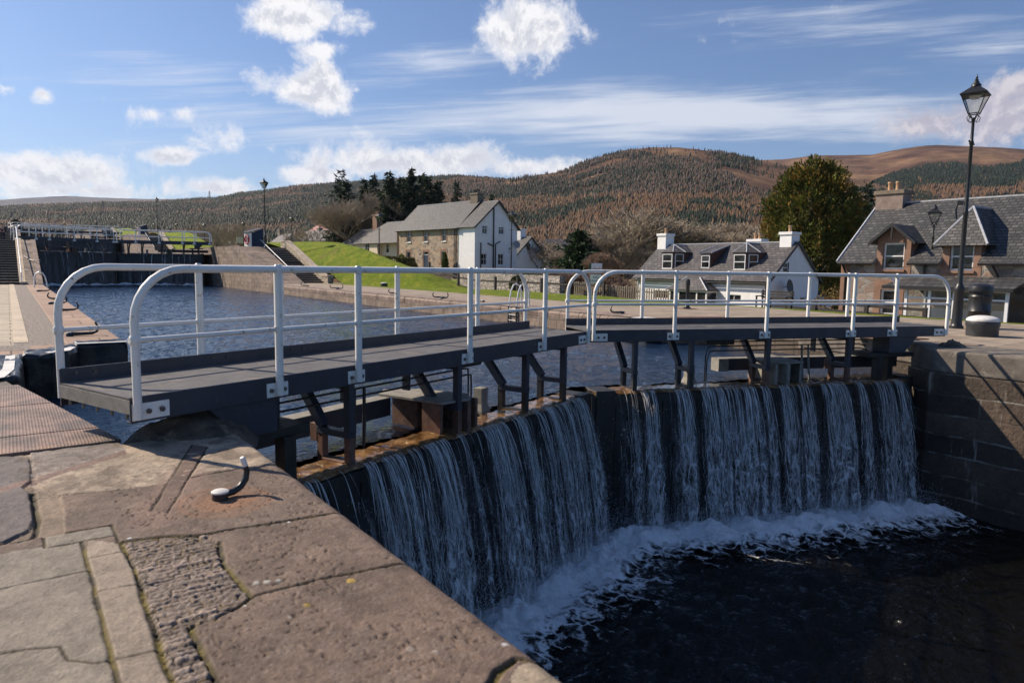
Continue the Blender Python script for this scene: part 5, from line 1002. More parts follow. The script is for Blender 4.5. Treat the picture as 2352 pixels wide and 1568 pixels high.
def picket(p0, p1, zf, h, label, mat, gap=.17, name='picket_fence'):
    d = Vector((p1[0]-p0[0], p1[1]-p0[1], 0)); n = int(d.length/gap); o = Vector((p0[0], p0[1], zf(*p0))); t = thing(name, label, 'fence', o, 0, 'timber fences'); rg = random.Random(5); m = MB(); u = d.normalized()
    for i in range(n):
        q = d*(i/n); z = zf(p0[0]+q.x, p0[1]+q.y)-o.z; hh = h+rg.uniform(-.06, .06); a = rg.uniform(-.02, .02); c = Vector((q.x, q.y, 0)); s = u*.045
        m.hexa([c-s+Vector((0, 0, z-.05)), c+s+Vector((0, 0, z-.05)), c+s+Vector((.03, 0, z-.05)), c-s+Vector((.03, 0, z-.05)), c-s+Vector((a, a, z+hh-.06)), c+s+Vector((a, a, z+hh-.06)), c+s*.8+Vector((.03+a, a, z+hh)), c-s*.8+Vector((.03+a, a, z+hh))])
    pk = m.build('pickets', mat, t); pk['kind'] = 'stuff'
    m = MB(); z1 = zf(*p1)-o.z
    for f in (.25, .75): m.beam((.04, 0, h*f), (d.x+.04, d.y, z1+h*f), .04, .07)
    m.build('fence_rail', mat, t); return t
picket((29.3, 33.6), (29.5, 25.8), lambda x, y: -.25-.03*(33-y), 1.0, 'weathered grey picket fence behind the lawn, left of the white cottage', timber)
picket((34.2, 66), (33.6, 56.0), lambda x, y: -.05, 1.05, 'black picket fence in front of the stone house', timber_dark)
post_fence([(31.5, y, -.6-.02*(22-y)) for y in (21, 18.5, 16, 13.5)], 'low dark fence at the foot of the white cottage', rails=(.5, .85), ph=.95)
def rwall(pts, z0, z1, th, name, label, mat):
    m = MB()
    for a, b in zip(pts[:-1], pts[1:]):
        m.beam((a[0], a[1], (z0+z1)/2), (b[0], b[1], (z0+z1)/2), th, z1-z0)
    return tag(m.build(name, mat), label, 'wall')
rwall([(35.6, 57.5), (33.6, 46.0), (32.4, 38.5)], -.6, 1.05, .45, 'garden_wall', 'low rubble garden wall in front of the white gable', rubble_wall)
# clothes line post and hydro box near the right quay skipped where the photo hides them
# ---------------------------------------------------------------- houses
class Pl:                      # local frame of a house: s along the front (+Y-ish), t into the house, z up
    def __init__(s, ox, oy, head=0.0):
        h = math.radians(head); s.o = Vector((ox, oy, 0)); s.S = Vector((math.sin(h), math.cos(h), 0)); s.T = Vector((math.cos(h), -math.sin(h), 0))
    def w(s, a, t, z): return s.o + s.S*a + s.T*t + Vector((0, 0, z))
    def fr(s, p, t=0):
        d = ray(*p); k = (s.o+s.T*t-EYE).dot(s.T)/d.dot(s.T); q = EYE+d*k-s.o; return q.dot(s.S), q.z
    def gb(s, p, a=0):
        d = ray(*p); k = (s.o+s.S*a-EYE).dot(s.S)/d.dot(s.S); q = EYE+d*k-s.o; return q.dot(s.T), q.z
    def frr(s, r, a, b, t=0):
        x, y = s.fr(r(*a), t), s.fr(r(*b), t); return (min(x[0], y[0]), min(x[1], y[1]), max(x[0], y[0]), max(x[1], y[1]))
    def gbr(s, r, a, b, q=0):
        x, y = s.gb(r(*a), q), s.gb(r(*b), q); return (min(x[0], y[0]), min(x[1], y[1]), max(x[0], y[0]), max(x[1], y[1]))
def local_thing(name, label, cat, P, group=None):
    ang = -math.atan2(P.S.x, P.S.y); t = thing(name, label, cat, P.o, ang, group); return t
# inside a house thing: local x = T (into the house), local y = S (along the front)
def panelwall(mb, a0, a1, z0, z1, holes, axis, off, depth=.14, top=None):
    """wall panel with real openings; axis 'f' = front (x = off, runs along y), 'g' = gable (y = off, runs along x)"""
    pt = (lambda a, d, z: (off+d, a, z)) if axis == 'f' else (lambda a, d, z: (a, off+d, z))
    xs = sorted({a0, a1, *[min(max(v, a0), a1) for h in holes for v in (h[0], h[2])]}); zs = sorted({z0, z1, *[min(max(v, z0), z1) for h in holes for v in (h[1], h[3])]})
    for i in range(len(xs)-1):
        for j in range(len(zs)-1):
            cx, cz = (xs[i]+xs[i+1])/2, (zs[j]+zs[j+1])/2
            if any(h[0] < cx < h[2] and h[1] < cz < h[3] for h in holes): continue
            mb.quad(pt(xs[i], 0, zs[j]), pt(xs[i+1], 0, zs[j]), pt(xs[i+1], 0, zs[j+1]), pt(xs[i], 0, zs[j+1]))
    for h in holes:
        a, b, c, d = h
        for q in (((a, b), (c, b)), ((c, b), (c, d)), ((c, d), (a, d)), ((a, d), (a, b))):
            (u0, v0), (u1, v1) = q; mb.quad(pt(u0, 0, v0), pt(u1, 0, v1), pt(u1, depth, v1), pt(u0, depth, v0))
    if top: mb.add([pt(a, 0, z) for a, z in top], [tuple(range(len(top)))])
def window(t, rect, axis, off, depth=.14, frame=pvc, bars=(0, 1), sill=None, fw=.07, part='window', curtain=None):
    a, b, c, d = rect; pt = (lambda u, dd, z: (off+dd, u, z)) if axis == 'f' else (lambda u, dd, z: (u, off+dd, z))
    def bx(mb, u0, z0, u1, z1, d0, d1):
        p, q = pt(u0, d0, z0), pt(u1, d1, z1); mb.box(min(p[0], q[0]), min(p[1], q[1]), min(p[2], q[2]), max(p[0], q[0]), max(p[1], q[1]), max(p[2], q[2]))
    m = MB(); f0, f1 = depth-.06, depth+.01; bx(m, a, b, a+fw, d, f0, f1); bx(m, c-fw, b, c, d, f0, f1); bx(m, a+fw, b, c-fw, b+fw, f0, f1); bx(m, a+fw, d-fw, c-fw, d, f0, f1)
    nv, nh = bars
    for i in range(nh): z = b+(d-b)*(i+1)/(nh+1); bx(m, a+fw, z-.03, c-fw, z+.03, f0+.005, f1-.002)
    for i in range(nv): u = a+(c-a)*(i+1)/(nv+1); bx(m, u-.022, b+fw, u+.022, d-fw, f0+.01, f1-.004)
    w = m.build(part, frame, t); m = MB(); bx(m, a+.02, b+.02, c-.02, d-.02, depth-.02, depth-.012); m.build('pane', pane_m, w)
    if sill: m = MB(); bx(m, a-.08, b-.12, c+.08, b-.005, -.10, depth-.061); m.build('sill', sill, w)
    return w
def gable_roof(t, x0, x1, y0, y1, ze, zr, mat, ov=.25, og=.15, th=.10, name='roof', edge=None, hip0=0, hip1=0, xr=None):
    xm = (x0+x1)/2 if xr is None else xr; k = (zr-ze)/(xm-x0); k2 = (zr-ze)/(x1-xm); A, B = y0-og, y1+og; m = MB()
    m.slab([(x0-ov, B, ze-ov*k), (x0-ov, A, ze-ov*k), (xm, A+hip0, zr), (xm, B-hip1, zr)], th)
    f = m.build(name, mat, t)
    # the slate texture runs on the long axis: remap by object axes
    m = MB(); m.slab([(x1+ov, A, ze-ov*k2), (x1+ov, B, ze-ov*k2), (xm+.001, B-hip1, zr), (xm+.001, A+hip0, zr)], th); m.build(name, mat, t)
    if hip0: m = MB(); m.slab([(x0-ov, A, ze-ov*k), (x1+ov, A, ze-ov*k2), (xm, A+hip0, zr+.001)], th); m.build(name, mat, t)
    if hip1: m = MB(); m.slab([(x1+ov, B, ze-ov*k2), (x0-ov, B, ze-ov*k), (xm, B-hip1, zr+.001)], th); m.build(name, mat, t)
    m = MB(); m.beam((xm, A+hip0, zr+th*.9), (xm, B-hip1, zr+th*.9), .26, .08); m.build('ridge', edge or lead, f)
    return f
def bargeboards(t, x0, x1, y, ze, zr, ov, mat=blackwood, w=.22, xr=None, d=.05):
    xm = (x0+x1)/2 if xr is None else xr; k = (zr-ze)/(xm-x0); k2 = (zr-ze)/(x1-xm); m = MB()
    for a, b in (((x0-ov, ze-ov*k), (xm, zr)), ((xm, zr), (x1+ov, ze-ov*k2))):
        m.hexa([(a[0], y-d, a[1]-w+.10), (b[0], y-d, b[1]-w+.10), (b[0], y, b[1]-w+.10), (a[0], y, a[1]-w+.10), (a[0], y-d, a[1]+.14), (b[0], y-d, b[1]+.14), (b[0], y, b[1]+.14), (a[0], y, a[1]+.14)])
    return m.build('bargeboard', mat, t)
def chimney(t, x, y, w, l, z0, z1, mat, pots=1, cap=None, potm=None):
    m = MB(); m.box(x-w/2, y-l/2, z0, x+w/2, y+l/2, z1); c = m.build('chimney', mat, t); m = MB(); m.box(x-w/2-.08, y-l/2-.08, z1-.18, x+w/2+.08, y+l/2+.08, z1+.03); m.build('chimney_cap', cap or mat, c, bevel=.02)
    for i in range(pots):
        m = MB(); yy = y+(i-(pots-1)/2)*.42; m.lathe([(.14, 0), (.12, .1), (.11, .38), (.14, .42), (.13, .5)], 12, (x, yy, z1+.03)); m.build('chimney_pot', potm or pot, c, smooth=True)
    return c
def pipe(t, pts, r=.05, mat=black_iron, name='drainpipe'): m = MB(); m.tube(pts, r, 8); return m.build(name, mat, t, smooth=True)
def zrel(P, pts): return pts
# --- A. stone house with white gable wing
chimney_stone = simple('sooty_chimney_stone', (.13, .105, .08), (.26, .21, .155), 3, .9, bump=.01)
PA = Pl(48.0, 74.4, -7.0)
def house_A():
    t = local_thing('stone_house', 'two storey stone house with a white harled gable wing', 'house', PA)
    s1 = PA.fr(r3(905, 460))[0]; sF = PA.fr(r3(340, 468))[0]; ze = 7.0; D = PA.gb(r3(1445, 470))[0]; tr, zr = PA.gb(r3(1265, 225)); zE = PA.fr(r3(1055, 455))[1]; z0 = -.3
    up = [PA.frr(r3, a, b) for a, b in (((432, 474), (468, 575)), ((588, 464), (623, 572)), ((754, 458), (791, 570)))]
    lo = [PA.frr(r3, a, b) for a, b in (((428, 700), (463, 826)), ((748, 700), (790, 836)))]; door = PA.frr(r3, (583, 700), (626, 870)); door = (door[0], door[1], door[2], door[3])
    up = [(a, 4.95, b_, 6.55) for (a, _, b_, _2) in up]; lo = [(a, 1.75, b_, 3.6) for (a, _, b_, _2) in lo]; door = (door[0], 1.0, door[2], 3.55)
    m = MB(); panelwall(m, s1, sF, z0, zE, up+lo+[door], 'f', 0.0); m.box(.3, s1, z0, D, sF, zE-.3)
    m.build('stone_wall', rubble_tan, t)
    q = MB()
    for (a, b, c, d) in up+lo+[door]:
        for (u0, v0, u1, v1) in ((a-.26, b, a, d+.02), (c, b, c+.26, d+.02), (a-.26, d+.02, c+.26, d+.32 if d < 5 else d+.2)): q.box(-.018, u0, v0, .02, u1, v1)
        q.mark()
    q.box(-.02, sF-.5, z0, .02, sF+.01, zE-.1); q.build('window_surround', redstone, t, split=True)
    for r_ in up: window(t, r_, 'f', 0, bars=(0, 1), sill=white_paint)
    for r_ in lo: window(t, r_, 'f', 0, bars=(0, 1), sill=white_paint)
    m = MB(); m.box(.09, door[0]+.08, door[1], .13, door[2]-.08, door[3]-.4); dr = m.build('door', cloth_blue, t); m = MB(); m.box(.06, door[0], door[1], .14, door[0]+.08, door[3]); m.box(.06, door[2]-.08, door[1], .14, door[2], door[3]); m.box(.06, door[0]+.08, door[3]-.4, .14, door[2]-.08, door[3]-.33); m.build('door_frame', pvc, t); m = MB(); m.box(.10, door[0]+.08, door[3]-.33, .11, door[2]-.08, door[3]); m.build('fanlight', pane_m, t)
    m = MB(); m.lathe([(.035, -.03), (.035, .03)], 8, (.07, door[0]+.2, 2.05)); m.build('handle', bolt_m, dr)
    m = MB(); m.lathe([(.06, 0), (.1, .16), (.02, .25)], 8, (-.2, door[2]+.55, 3.1)); m.beam((0, door[2]+.55, 3.3), (-.2, door[2]+.55, 3.3), .03, .03); m.build('wall_lantern', black_iron, t)
    # roof of the stone part
    gable_roof(t, 0, D, s1+.02, sF, zE, zr+.15, slate_grey, ov=.32, og=.12, xr=tr)
    bargeboards(t, 0, D, s1-.10, zE, zr+.22, .34, xr=tr, w=.42, d=.12)
    m = MB(); m.add([(0, sF, zE), (D, sF, zE), (tr, sF, zr)], [(0, 1, 2)]); m.build('rear_gable', rubble_tan, t)
    # white wing
    rects = [PA.gbr(r3, a, b) for a, b in (((1122, 425), (1172, 535)), ((1274, 432), (1325, 540)), ((1114, 710), (1166, 818)), ((1268, 712), (1320, 820)))]
    m = MB(); panelwall(m, 0, D, z0, zE, rects, 'g', 0.0, top=[(0, zE), (D, zE), (tr, zr)]); m.quad((0, 0, z0), (0, s1, z0), (0, s1, zE), (0, 0, zE)); m.box(.3, .3, z0, D, s1, zE-.3); m.build('harled_wall', harl, t)
    for r_ in rects: window(t, r_, 'g', 0, bars=(1, 1), sill=harl, fw=.10)
    gable_roof(t, 0, D, 0, s1-.14, zE, zr-.12, slate_grey, ov=.30, og=.3, xr=tr); bargeboards(t, 0, D, -.30, zE, zr-.12, .30, xr=tr)
    ch = MB(); cx = tr; chimney(t, tr, s1+.9, 1.0, 1.5, zr-.6, zr+1.15, chimney_stone, 3, potm=blackwood)
    g = lambda u, v: PA.gb(r3(u, v)); y_ = -.09
    a, b = g(1240, 275), g(1220, 843); pipe(t, [(b[0], y_, z0), (b[0], y_, a[1]-.1), (a[0]+.1, y_, a[1]+.1)], .09)
    a, b, c = g(1170, 618), g(1218, 642), g(1218, 660); pipe(t, [(a[0], y_, a[1]), (b[0], y_, b[1])], .08)
    a, b, c = g(1285, 602), g(1242, 625), g(1238, 843); pipe(t, [(a[0], y_, a[1]), (b[0], y_, b[1]), (c[0], y_, z0)], .075)
    a = g(1107, 612); pipe(t, [(a[0], y_, a[1]), (a[0], y_, z0)], .075)
    pipe(t, [(-.12, s1+.25, zE-.15), (-.1, s1+.3, z0)], .05); pipe(t, [(-.1, s1+.75, zE-.15), (-.1, s1+.75, z0)], .05); pipe(t, [(-.1, sF-.2, zE-.2), (-.1, sF-.2, z0)], .05)
    m = MB(); m.tube([(-.38, s1+.1, zE-.28), (-.38, sF, zE-.28)], .07, 6); m.build('gutter', black_iron, t)
    d = g(1415, 632); m = MB(); m.lathe([(.02, 0), (.3, .05), (.5, .16), (.49, .17), (.3, .07), (0, .02)], 20); ds = m.build('dish', simple('dish_grey', (.25, .26, .28), (.32, .33, .35), 5, .5, bump=0), t, smooth=True); ds.location = (d[0], -.45, d[1]); ds.rotation_euler = (math.radians(75), 0, math.radians(-15)); m = MB(); m.beam((d[0]-.6, 0, d[1]+.3), (d[0], -.4, d[1]), .05, .05); m.build('dish_arm', black_iron, t)
    return t
house_A()
# --- B. small white house behind to the right
PB = Pl(60, 82, -7)
def house_B():
    t = local_thing('white_house', 'small white house in shade to the right of the big white gable', 'house', PB); q = 6.0; P = PB
    g = lambda u, v: P.gb(r3(u, v)); (a, za), (b, zb), (c, zc) = g(1435, 720), g(1692, 738), g(1568, 565); z0 = -1.0
    w = P.gbr(r3, (1615, 818), (1640, 846)); m = MB(); panelwall(m, a, b, z0, za, [w], 'g', 0, top=[(a, za), (b, za), (c, zc)]); m.box(a, .2, z0, b, 9, za-.1); m.add([(a, 9, za-.1), (b, 9, za-.1), (c, 9, zc)], [(0, 1, 2)]); m.quad((a, 0, z0), (a, 9, z0), (a, 9, za), (a, 0, za)); m.build('harled_wall', harl, t); window(t, w, 'g', 0, bars=(0, 1))
    gable_roof(t, a, b, 0, 9, za, zc, slate_grey, ov=.25, og=.25, xr=c); bargeboards(t, a, b, -.25, za, zc, .25, xr=c)
    chimney(t, c, 2.4, 1.1, 1.6, zc-.8, zc+1.3, harl, 3); m = MB(); e = g(1542, 640); m.add([(e[0], -.06, e[1]-.7), (e[0]+.55, -.06, e[1]), (e[0], -.06, e[1]+.7), (e[0]-.55, -.06, e[1])], [(0, 1, 2, 3)]); m.build('diamond_window', pane_m, t)
    m = MB(); m.tube([(c-.5, 2.4, zc+1.3), (c-.5, 2.4, zc+3.2)], .03, 5); [m.tube([(c-.9, 2.4, zc+z_), (c-.1, 2.4, zc+z_+.05)], .02, 5) for z_ in (2.9, 3.1)]; m.build('aerial', bolt_m, t)
house_B()
# --- C. cream bungalow
def cream_bungalow():
    P = Pl(56, 112, -5); t = local_thing('bungalow', 'cream bungalow with grey hipped roofs behind the hedge', 'house', P); f = lambda u, v, tt=0: P.fr(r2(u, v), tt)
    aR, zR = f(1820, 748); aM = f(1670, 750)[0]; aL = f(1465, 750)[0]; z0 = -1; ze = zR
    w1 = P.frr(r2, (1552, 765), (1595, 855)); w2 = P.frr(r2, (1706, 765), (1735, 855)); m = MB(); panelwall(m, aR-2, aM, z0, ze, [w2], 'f', 0); panelwall(m, aM, aL, z0, ze, [w1], 'f', -.9); m.quad((-.9, aM, z0), (0, aM, z0), (0, aM, ze), (-.9, aM, ze)); m.box(.3, aR-2, z0, 9, aL, ze-.1); m.build('wall', cream, t)
    window(t, w1, 'f', -.9, bars=(1, 1), fw=.12); window(t, w2, 'f', 0, bars=(0, 1), fw=.1)
    zr = f(1790, 570, 3)[1]; gable_roof(t, -.9, 8, aR-3, aL, ze, zr, slate_brown, ov=.4, og=.4, hip1=4.5, hip0=4.5)
    gable_roof(t, -.3, 6, aL-.5, aL+7, ze-.2, ze+2.6, slate_brown, ov=.4, og=.3, hip1=3, name='wing_roof'); m = MB(); m.box(.4, aL, z0, 6, aL+7, ze-.25); m.build('wing_wall', cream, t)
    c = f(1628, 560, 3); chimney(t, 3, c[0], 1.1, 1.6, ze+1, zr+1.6, redstone, 2); pipe(t, [(-.1, aM+.1, ze), (-.1, aM+.1, z0)], .07, rust)
    m = MB(); m.box(-3.2, aM-4.0, -1, -2.2, aL-3.0, 1.25)
cream_bungalow()
def roofhouse(name, label, P, r, eL, eR, rL, rR, wall, roof, z0=-1, depth=7, hip=0, chim=(), group=None, g=.2, xr=None, wins=()):
    """row house seen over the mound: eave and ridge read on the front plane"""
    t = local_thing('cottage', label, 'house', P, group); a = [P.fr(r(*p)) for p in (eL, eR)]; ze = (a[0][1]+a[1][1])/2; y0, y1 = min(a[0][0], a[1][0]), max(a[0][0], a[1][0])
    zr = P.fr(r(*rL), depth/2)[1]; hs = wins and [P.frr(r, *w) for w in wins] or []
    m = MB(); panelwall(m, y0, y1, z0, ze, hs, 'f', 0); m.box(.2, y0, z0, depth, y1, ze-.05)
    if not hip:
        for y in (y0, y1): m.add([(0, y, ze-.05), (depth, y, ze-.05), (depth/2, y, zr)], [(0, 1, 2)])
    m.build('wall', wall, t)
    for h in hs: window(t, h, 'f', 0, bars=(0, 1))
    gable_roof(t, 0, depth, y0, y1, ze, zr, roof, ov=.3, og=g, hip0=hip, hip1=hip)
    for (u, v, n, mt) in chim: c = P.fr(r(u, v), depth/2); chimney(t, depth/2, c[0], .9, 1.3, zr-.8, c[1], mt, n)
    return t
roofhouse('', 'long low cottage with a grey slate roof and end chimneys behind the mound', Pl(58, 138, -4), r2, (845, 735), (1270, 748), (900, 665), (1310, 655), rubble_grey, slate_grey, chim=((885, 640, 1, rubble_grey), (1100, 625, 2, rubble_grey), (1345, 600, 1, rubble_grey)))
roofhouse('', 'house with a red roof and white chimney rising behind the grey cottage', Pl(74, 172, -4), r2, (965, 670), (1320, 655), (1180, 540), (1260, 540), cream, slate_red, hip=5, depth=10, chim=((1245, 565, 2, harl),))
roofhouse('', 'brown roofed cottage below the first lamp left of the mound', Pl(52, 150, -4), r2, (600, 800), (700, 790), (700, 690), (760, 700), harl, slate_brown, hip=0, depth=8, chim=((740, 640, 1, rubble_grey),))
# --- D. church-like square tower
q = at_d(r3(1722, 830), 110); t = thing('stone_tower', 'dark square stone tower beyond the small white house', 'tower', (q.x, q.y, -1), .3); w = .5*76*.25*110/1590; h0 = q.z+1; zt_ = at_d(r3(1720, 640), 110).z+1; zc_ = at_d(r3(1720, 605), 110).z+1
m = MB(); m.box(-w*1.15, -w*1.15, 0, w*1.15, w*1.15, h0*.72+1.2); m.box(-w, -w, h0*.72+1.2, w, w, zt_); m.build('tower_wall', rubble_wall, t); m = MB(); m.box(-w*1.12, -w*1.12, zt_, w*1.12, w*1.12, zt_+.5)
for i in range(4):
    for sx in (-1, 1): u = -w*1.1+i*w*.62; m.box(u, sx*w*1.1-.15, zt_+.5, u+w*.36, sx*w*1.1+.15, zc_); m.box(sx*w*1.1-.15, u, zt_+.5, sx*w*1.1+.15, u+w*.36, zc_-.01)
m.build('battlements', rubble_wall, t); m = MB(); m.box(-w*.3, -w-.03, zt_-2.6, w*.3, -w-.01, zt_-1.2); m.build('tower_window', pane_m, t)
# --- E. white cottage
PE = Pl(44.0, 29.3, 0)
def cottage():
    P = PE; t = local_thing('white_cottage', 'white cottage with slate roof, three dormers and white end chimneys', 'house', P); f = lambda u, v, tt=0: P.fr(r4(u, v), tt); g = lambda u, v: P.gb(r4(u, v))
    L_ = f(330, 940)[0]; ze = 1.08; D = 6.2; (tr, zr) = 3.1, 3.72; z0 = -2.6; Ls = 0
    w = [P.frr(r4, a, b) for a, b in (((500, 1048), (618, 1130)), ((1158, 1086), (1292, 1150)))]; m = MB(); panelwall(m, 0, L_, z0, ze, w, 'f', 0)
    gw = [P.gbr(r4, (1685, 795), (1732, 888)), P.gbr(r4, (1840, 1112), (1890, 1140))]; panelwall(m, 0, D, z0, ze, [h for h in gw if h[3] < ze], 'g', 0); 
    hh = gw[0]; h = (hh[0], hh[1], hh[2], hh[3]); k = (zr-ze)/tr; x0_, x1_ = h[0], h[2]; zt1, zt2 = ze+x0_*k, ze+x1_*k
    m.add([(0, 0, ze), (x0_, 0, ze), (x0_, 0, min(zt1, 9))], [(0, 1, 2)]); m.quad((x0_, 0, ze), (x1_, 0, ze), (x1_, 0, h[1]), (x0_, 0, h[1])); m.add([(x0_, 0, min(h[3], zt1)), (x1_, 0, h[3]), (x1_, 0, zt2), (x0_, 0, zt1)], [(0, 1, 2, 3)]); m.add([(x1_, 0, ze), (D, 0, ze), (tr, 0, zr), (x1_, 0, zt2)], [(0, 1, 2, 3)])
    m.box(.25, .2, z0, D, L_, ze-.1); m.add([(0, L_, ze), (D, L_, ze), (tr, L_, zr)], [(0, 1, 2)]); m.build('harled_wall', harl, t)
    for r_ in w: window(t, r_, 'f', 0, bars=(1, 0), fw=.06)
    window(t, gw[0], 'g', 0, bars=(0, 1), fw=.07); window(t, gw[1], 'g', 0, bars=(0, 0), fw=.06) if gw[1][3] < ze else None
    gable_roof(t, 0, D, 0, L_, ze, zr, slate_brown, ov=.32, og=.10, xr=tr); bargeboards(t, 0, D, -.10, ze, zr, .3, xr=tr, w=.2)
    for (u, pots_, hh_) in ((580, 1, 535), (1742, 1, 520)):
        c = f(u, 600, tr); top = f(u, hh_, tr)[1]; y_ = min(max(c[0], .45), L_-.45); chimney(t, tr, y_, 1.05, .95, zr-1.0, top, harl, pots_)
    c = f(1440, 590, tr+3.5); chimney(t, tr+3.6, c[0], .9, 1.3, zr-1.5, f(1440, 585, tr+3.6)[1], harl, 2)
    m = MB(); c = f(575, 470, tr); m.tube([(tr, L_-.5, f(575, 535, tr)[1]), (tr, L_-.5, c[1])], .02, 5); m.tube([(tr-.4, L_-.7, c[1]-.1), (tr+.4, L_-.3, c[1]-.1)], .015, 5); m.build('aerial', bolt_m, t)
    k = (zr-ze)/tr; xs = lambda z: (z-ze)/k     # roof slope: depth at height z
    # canted bay dormers
    for (a, b, wl, wr, ap) in (((575, 870), (770, 705), (578, 663), (690, 742), (690, 612)), ((1228, 880), (1450, 708), (1232, 1337), (1366, 1422), (1348, 607))):
        zb = 1.62-.0; zb = f(600, 862, .75)[1]; xf = .62; zt = f(a[0], b[1], xf)[1]; y_l = f(wl[0]-8, 800, xf)[0]; y_m = f(wl[1]+10, 800, xf)[0]; zap = min(f(ap[0], ap[1], xf+1)[1], zr-.05); wd = y_l-y_m; y_r = y_m-.55; xb = xf+.75
        zb = ze+xf*k+.05
        dm = MB(); xback = xs(zt)+.05
        dm.add([(xf, y_l, zb-.5), (xf, y_m, zb-.5), (xf, y_m, zt), (xf, y_l, zt)], [(0, 1, 2, 3)]); dm.add([(xf, y_m, zb-.5), (xb, y_r, zb-.5), (xb, y_r, zt), (xf, y_m, zt)], [(0, 1, 2, 3)]); dm.add([(xf, y_l, zb-.5), (xb, y_l+.55, zb-.5), (xb, y_l+.55, zt), (xf, y_l, zt)], [(0, 1, 2, 3)])
        dm.add([(xb, y_r, zb-.5), (xback+.6, y_r, zb-.5), (xback+.6, y_r, zt), (xb, y_r, zt)], [(0, 1, 2, 3)]); dm.add([(xb, y_l+.55, zb-.5), (xback+.6, y_l+.55, zb-.5), (xback+.6, y_l+.55, zt), (xb, y_l+.55, zt)], [(0, 1, 2, 3)])
        d_ = dm.build('dormer', brownwood, t)
        window(d_, (y_m+.08, zb+.06, y_l-.08, zt-.10), 'f', xf, depth=.0, bars=(0, 1), fw=.06, part='dormer_window')
        # side window on the canted face
        u = Vector((xb-xf, y_r-y_m, 0)); ln = u.length; u.normalize(); nrm = Vector((u.y, -u.x, 0))
        m = MB(); c0 = Vector((xf, y_m, 0)) + nrm*.02
        def fb(m, s0, s1, z0_, z1_, o0, o1):
            A_ = [c0+u*s0+nrm*o0, c0+u*s1+nrm*o0, c0+u*s1+nrm*o1, c0+u*s0+nrm*o1]; m.hexa([(p.x, p.y, z0_) for p in A_]+[(p.x, p.y, z1_) for p in A_])
        e0, e1 = .12, ln-.1
        fb(m, e0, e0+.06, zb+.06, zt-.1, 0, .03); fb(m, e1-.06, e1, zb+.06, zt-.1, 0, .03); fb(m, e0+.06, e1-.06, zb+.06, zb+.12, 0, .03); fb(m, e0+.06, e1-.06, zt-.16, zt-.1, 0, .03); fb(m, e0+.06, e1-.06, (zb+zt)/2-.03, (zb+zt)/2+.02, 0, .03); sw = m.build('dormer_window', pvc, d_)
        m = MB(); fb(m, e0+.02, e1-.02, zb+.08, zt-.12, .002, .008); m.build('pane', pane_m, sw)
        # hipped roof of the dormer
        o_ = .12; A1 = (xf-o_, y_l+.05, zt); A2 = (xf-o_, y_m-.05, zt); A3 = (xb-o_*.3, y_r-o_, zt); A0 = (xb-o_*.3, y_l+.55+o_, zt); apx = (xf+.75, (y_l+y_m)/2, zap); bk1 = (xs(zap)+.3, (y_l+y_m)/2, zap); e3 = (xs(zt)+.3, y_r-o_, zt); e0_ = (xs(zt)+.3, y_l+.55+o_, zt)
        m = MB(); m.slab([A2, A1, apx][::-1], .05); m.slab([A3, A2, apx][::-1], .05); m.slab([A1, A0, apx][::-1], .05); m.slab([e3, A3, apx, bk1][::-1], .05); m.slab([A0, e0_, bk1, apx][::-1], .05); m.build('dormer_roof', slate_brown, d_)
        m = MB(); [m.tube([Vector(p)+Vector((0, 0, .04)), Vector(apx)+Vector((0, 0, .06))], .055, 6) for p in (A1, A2, A3, A0)]; m.tube([Vector(apx)+Vector((0, 0, .05)), Vector(bk1)+Vector((0, 0, .05))], .055, 6); m.tube([Vector(e3)+Vector((0, 0, .03)), Vector(bk1)+Vector((0, 0, .03))], .07, 5); m.build('lead_hip', lead, d_)
        m = MB(); m.box(xf-.10, y_m, zb-.06, xf-.001, y_l, zb+.03); m.build('dormer_sill', white_paint, d_)
    # middle shed dormer
    xf = .75; zb = ze+xf*k+.02; zt = f(950, 716, xf)[1]; ya, yb = f(925, 800, xf)[0], f(1020, 800, xf)[0]; zs = min(f(1060, 632, 2.0)[1], zr-.1)
    m = MB(); m.box(xf, yb, zb-.4, xf+.02, ya, zt); m.add([(xf+.02, yb, zb-.4), (xs(zs), yb, zs-.4), (xs(zs), yb, zs), (xf+.02, yb, zt)], [(0, 1, 2, 3)]); m.add([(xf+.02, ya, zb-.4), (xs(zs), ya, zs-.4), (xs(zs), ya, zs), (xf+.02, ya, zt)], [(0, 1, 2, 3)]); d_ = m.build('dormer', brownwood, t)
    window(d_, (yb+.1, zb+.06, ya-.1, zt-.1), 'f', xf-.04, depth=.03, bars=(0, 1), fw=.06, part='dormer_window'); m = MB(); m.slab([(xf-.15, ya+.12, zt), (xf-.15, yb-.12, zt), (xs(zs)+.2, yb-.12, zs+.05), (xs(zs)+.2, ya+.12, zs+.05)], .07); m.build('dormer_roof', slate_brown, d_); m = MB(); m.tube([(xf-.15, yb-.12, zt+.08), (xs(zs)+.2, yb-.12, zs+.12)], .06, 5); m.tube([(xf-.15, ya+.12, zt+.08), (xs(zs)+.2, ya+.12, zs+.12)], .06, 5); m.build('lead_edge', lead, d_); m = MB(); m.box(xf-.12, yb, zb-.08, xf-.045, ya, zb+.0); m.build('dormer_sill', white_paint, d_)
    m = MB(); m.tube([(-.36, 0, ze-.38), (-.36, L_, ze-.38)], .07, 6); m.build('gutter', black_iron, t); pipe(t, [(-.3, .15, ze-.4), (-.08, .3, ze-.9), (-.08, .3, z0)], .045, rust); pipe(t, [(-.08, L_-.15, ze-.3), (-.08, L_-.15, z0)], .045, rust)
    # porch
    ya, yb = f(612, 1050)[0], f(1005, 1050, 0)[0]; ya2, yb2 = f(640, 1060, -1.2)[0], f(985, 1060, -1.2)[0]; zp = f(800, 1050, -1.3)[1]; xo = -1.25
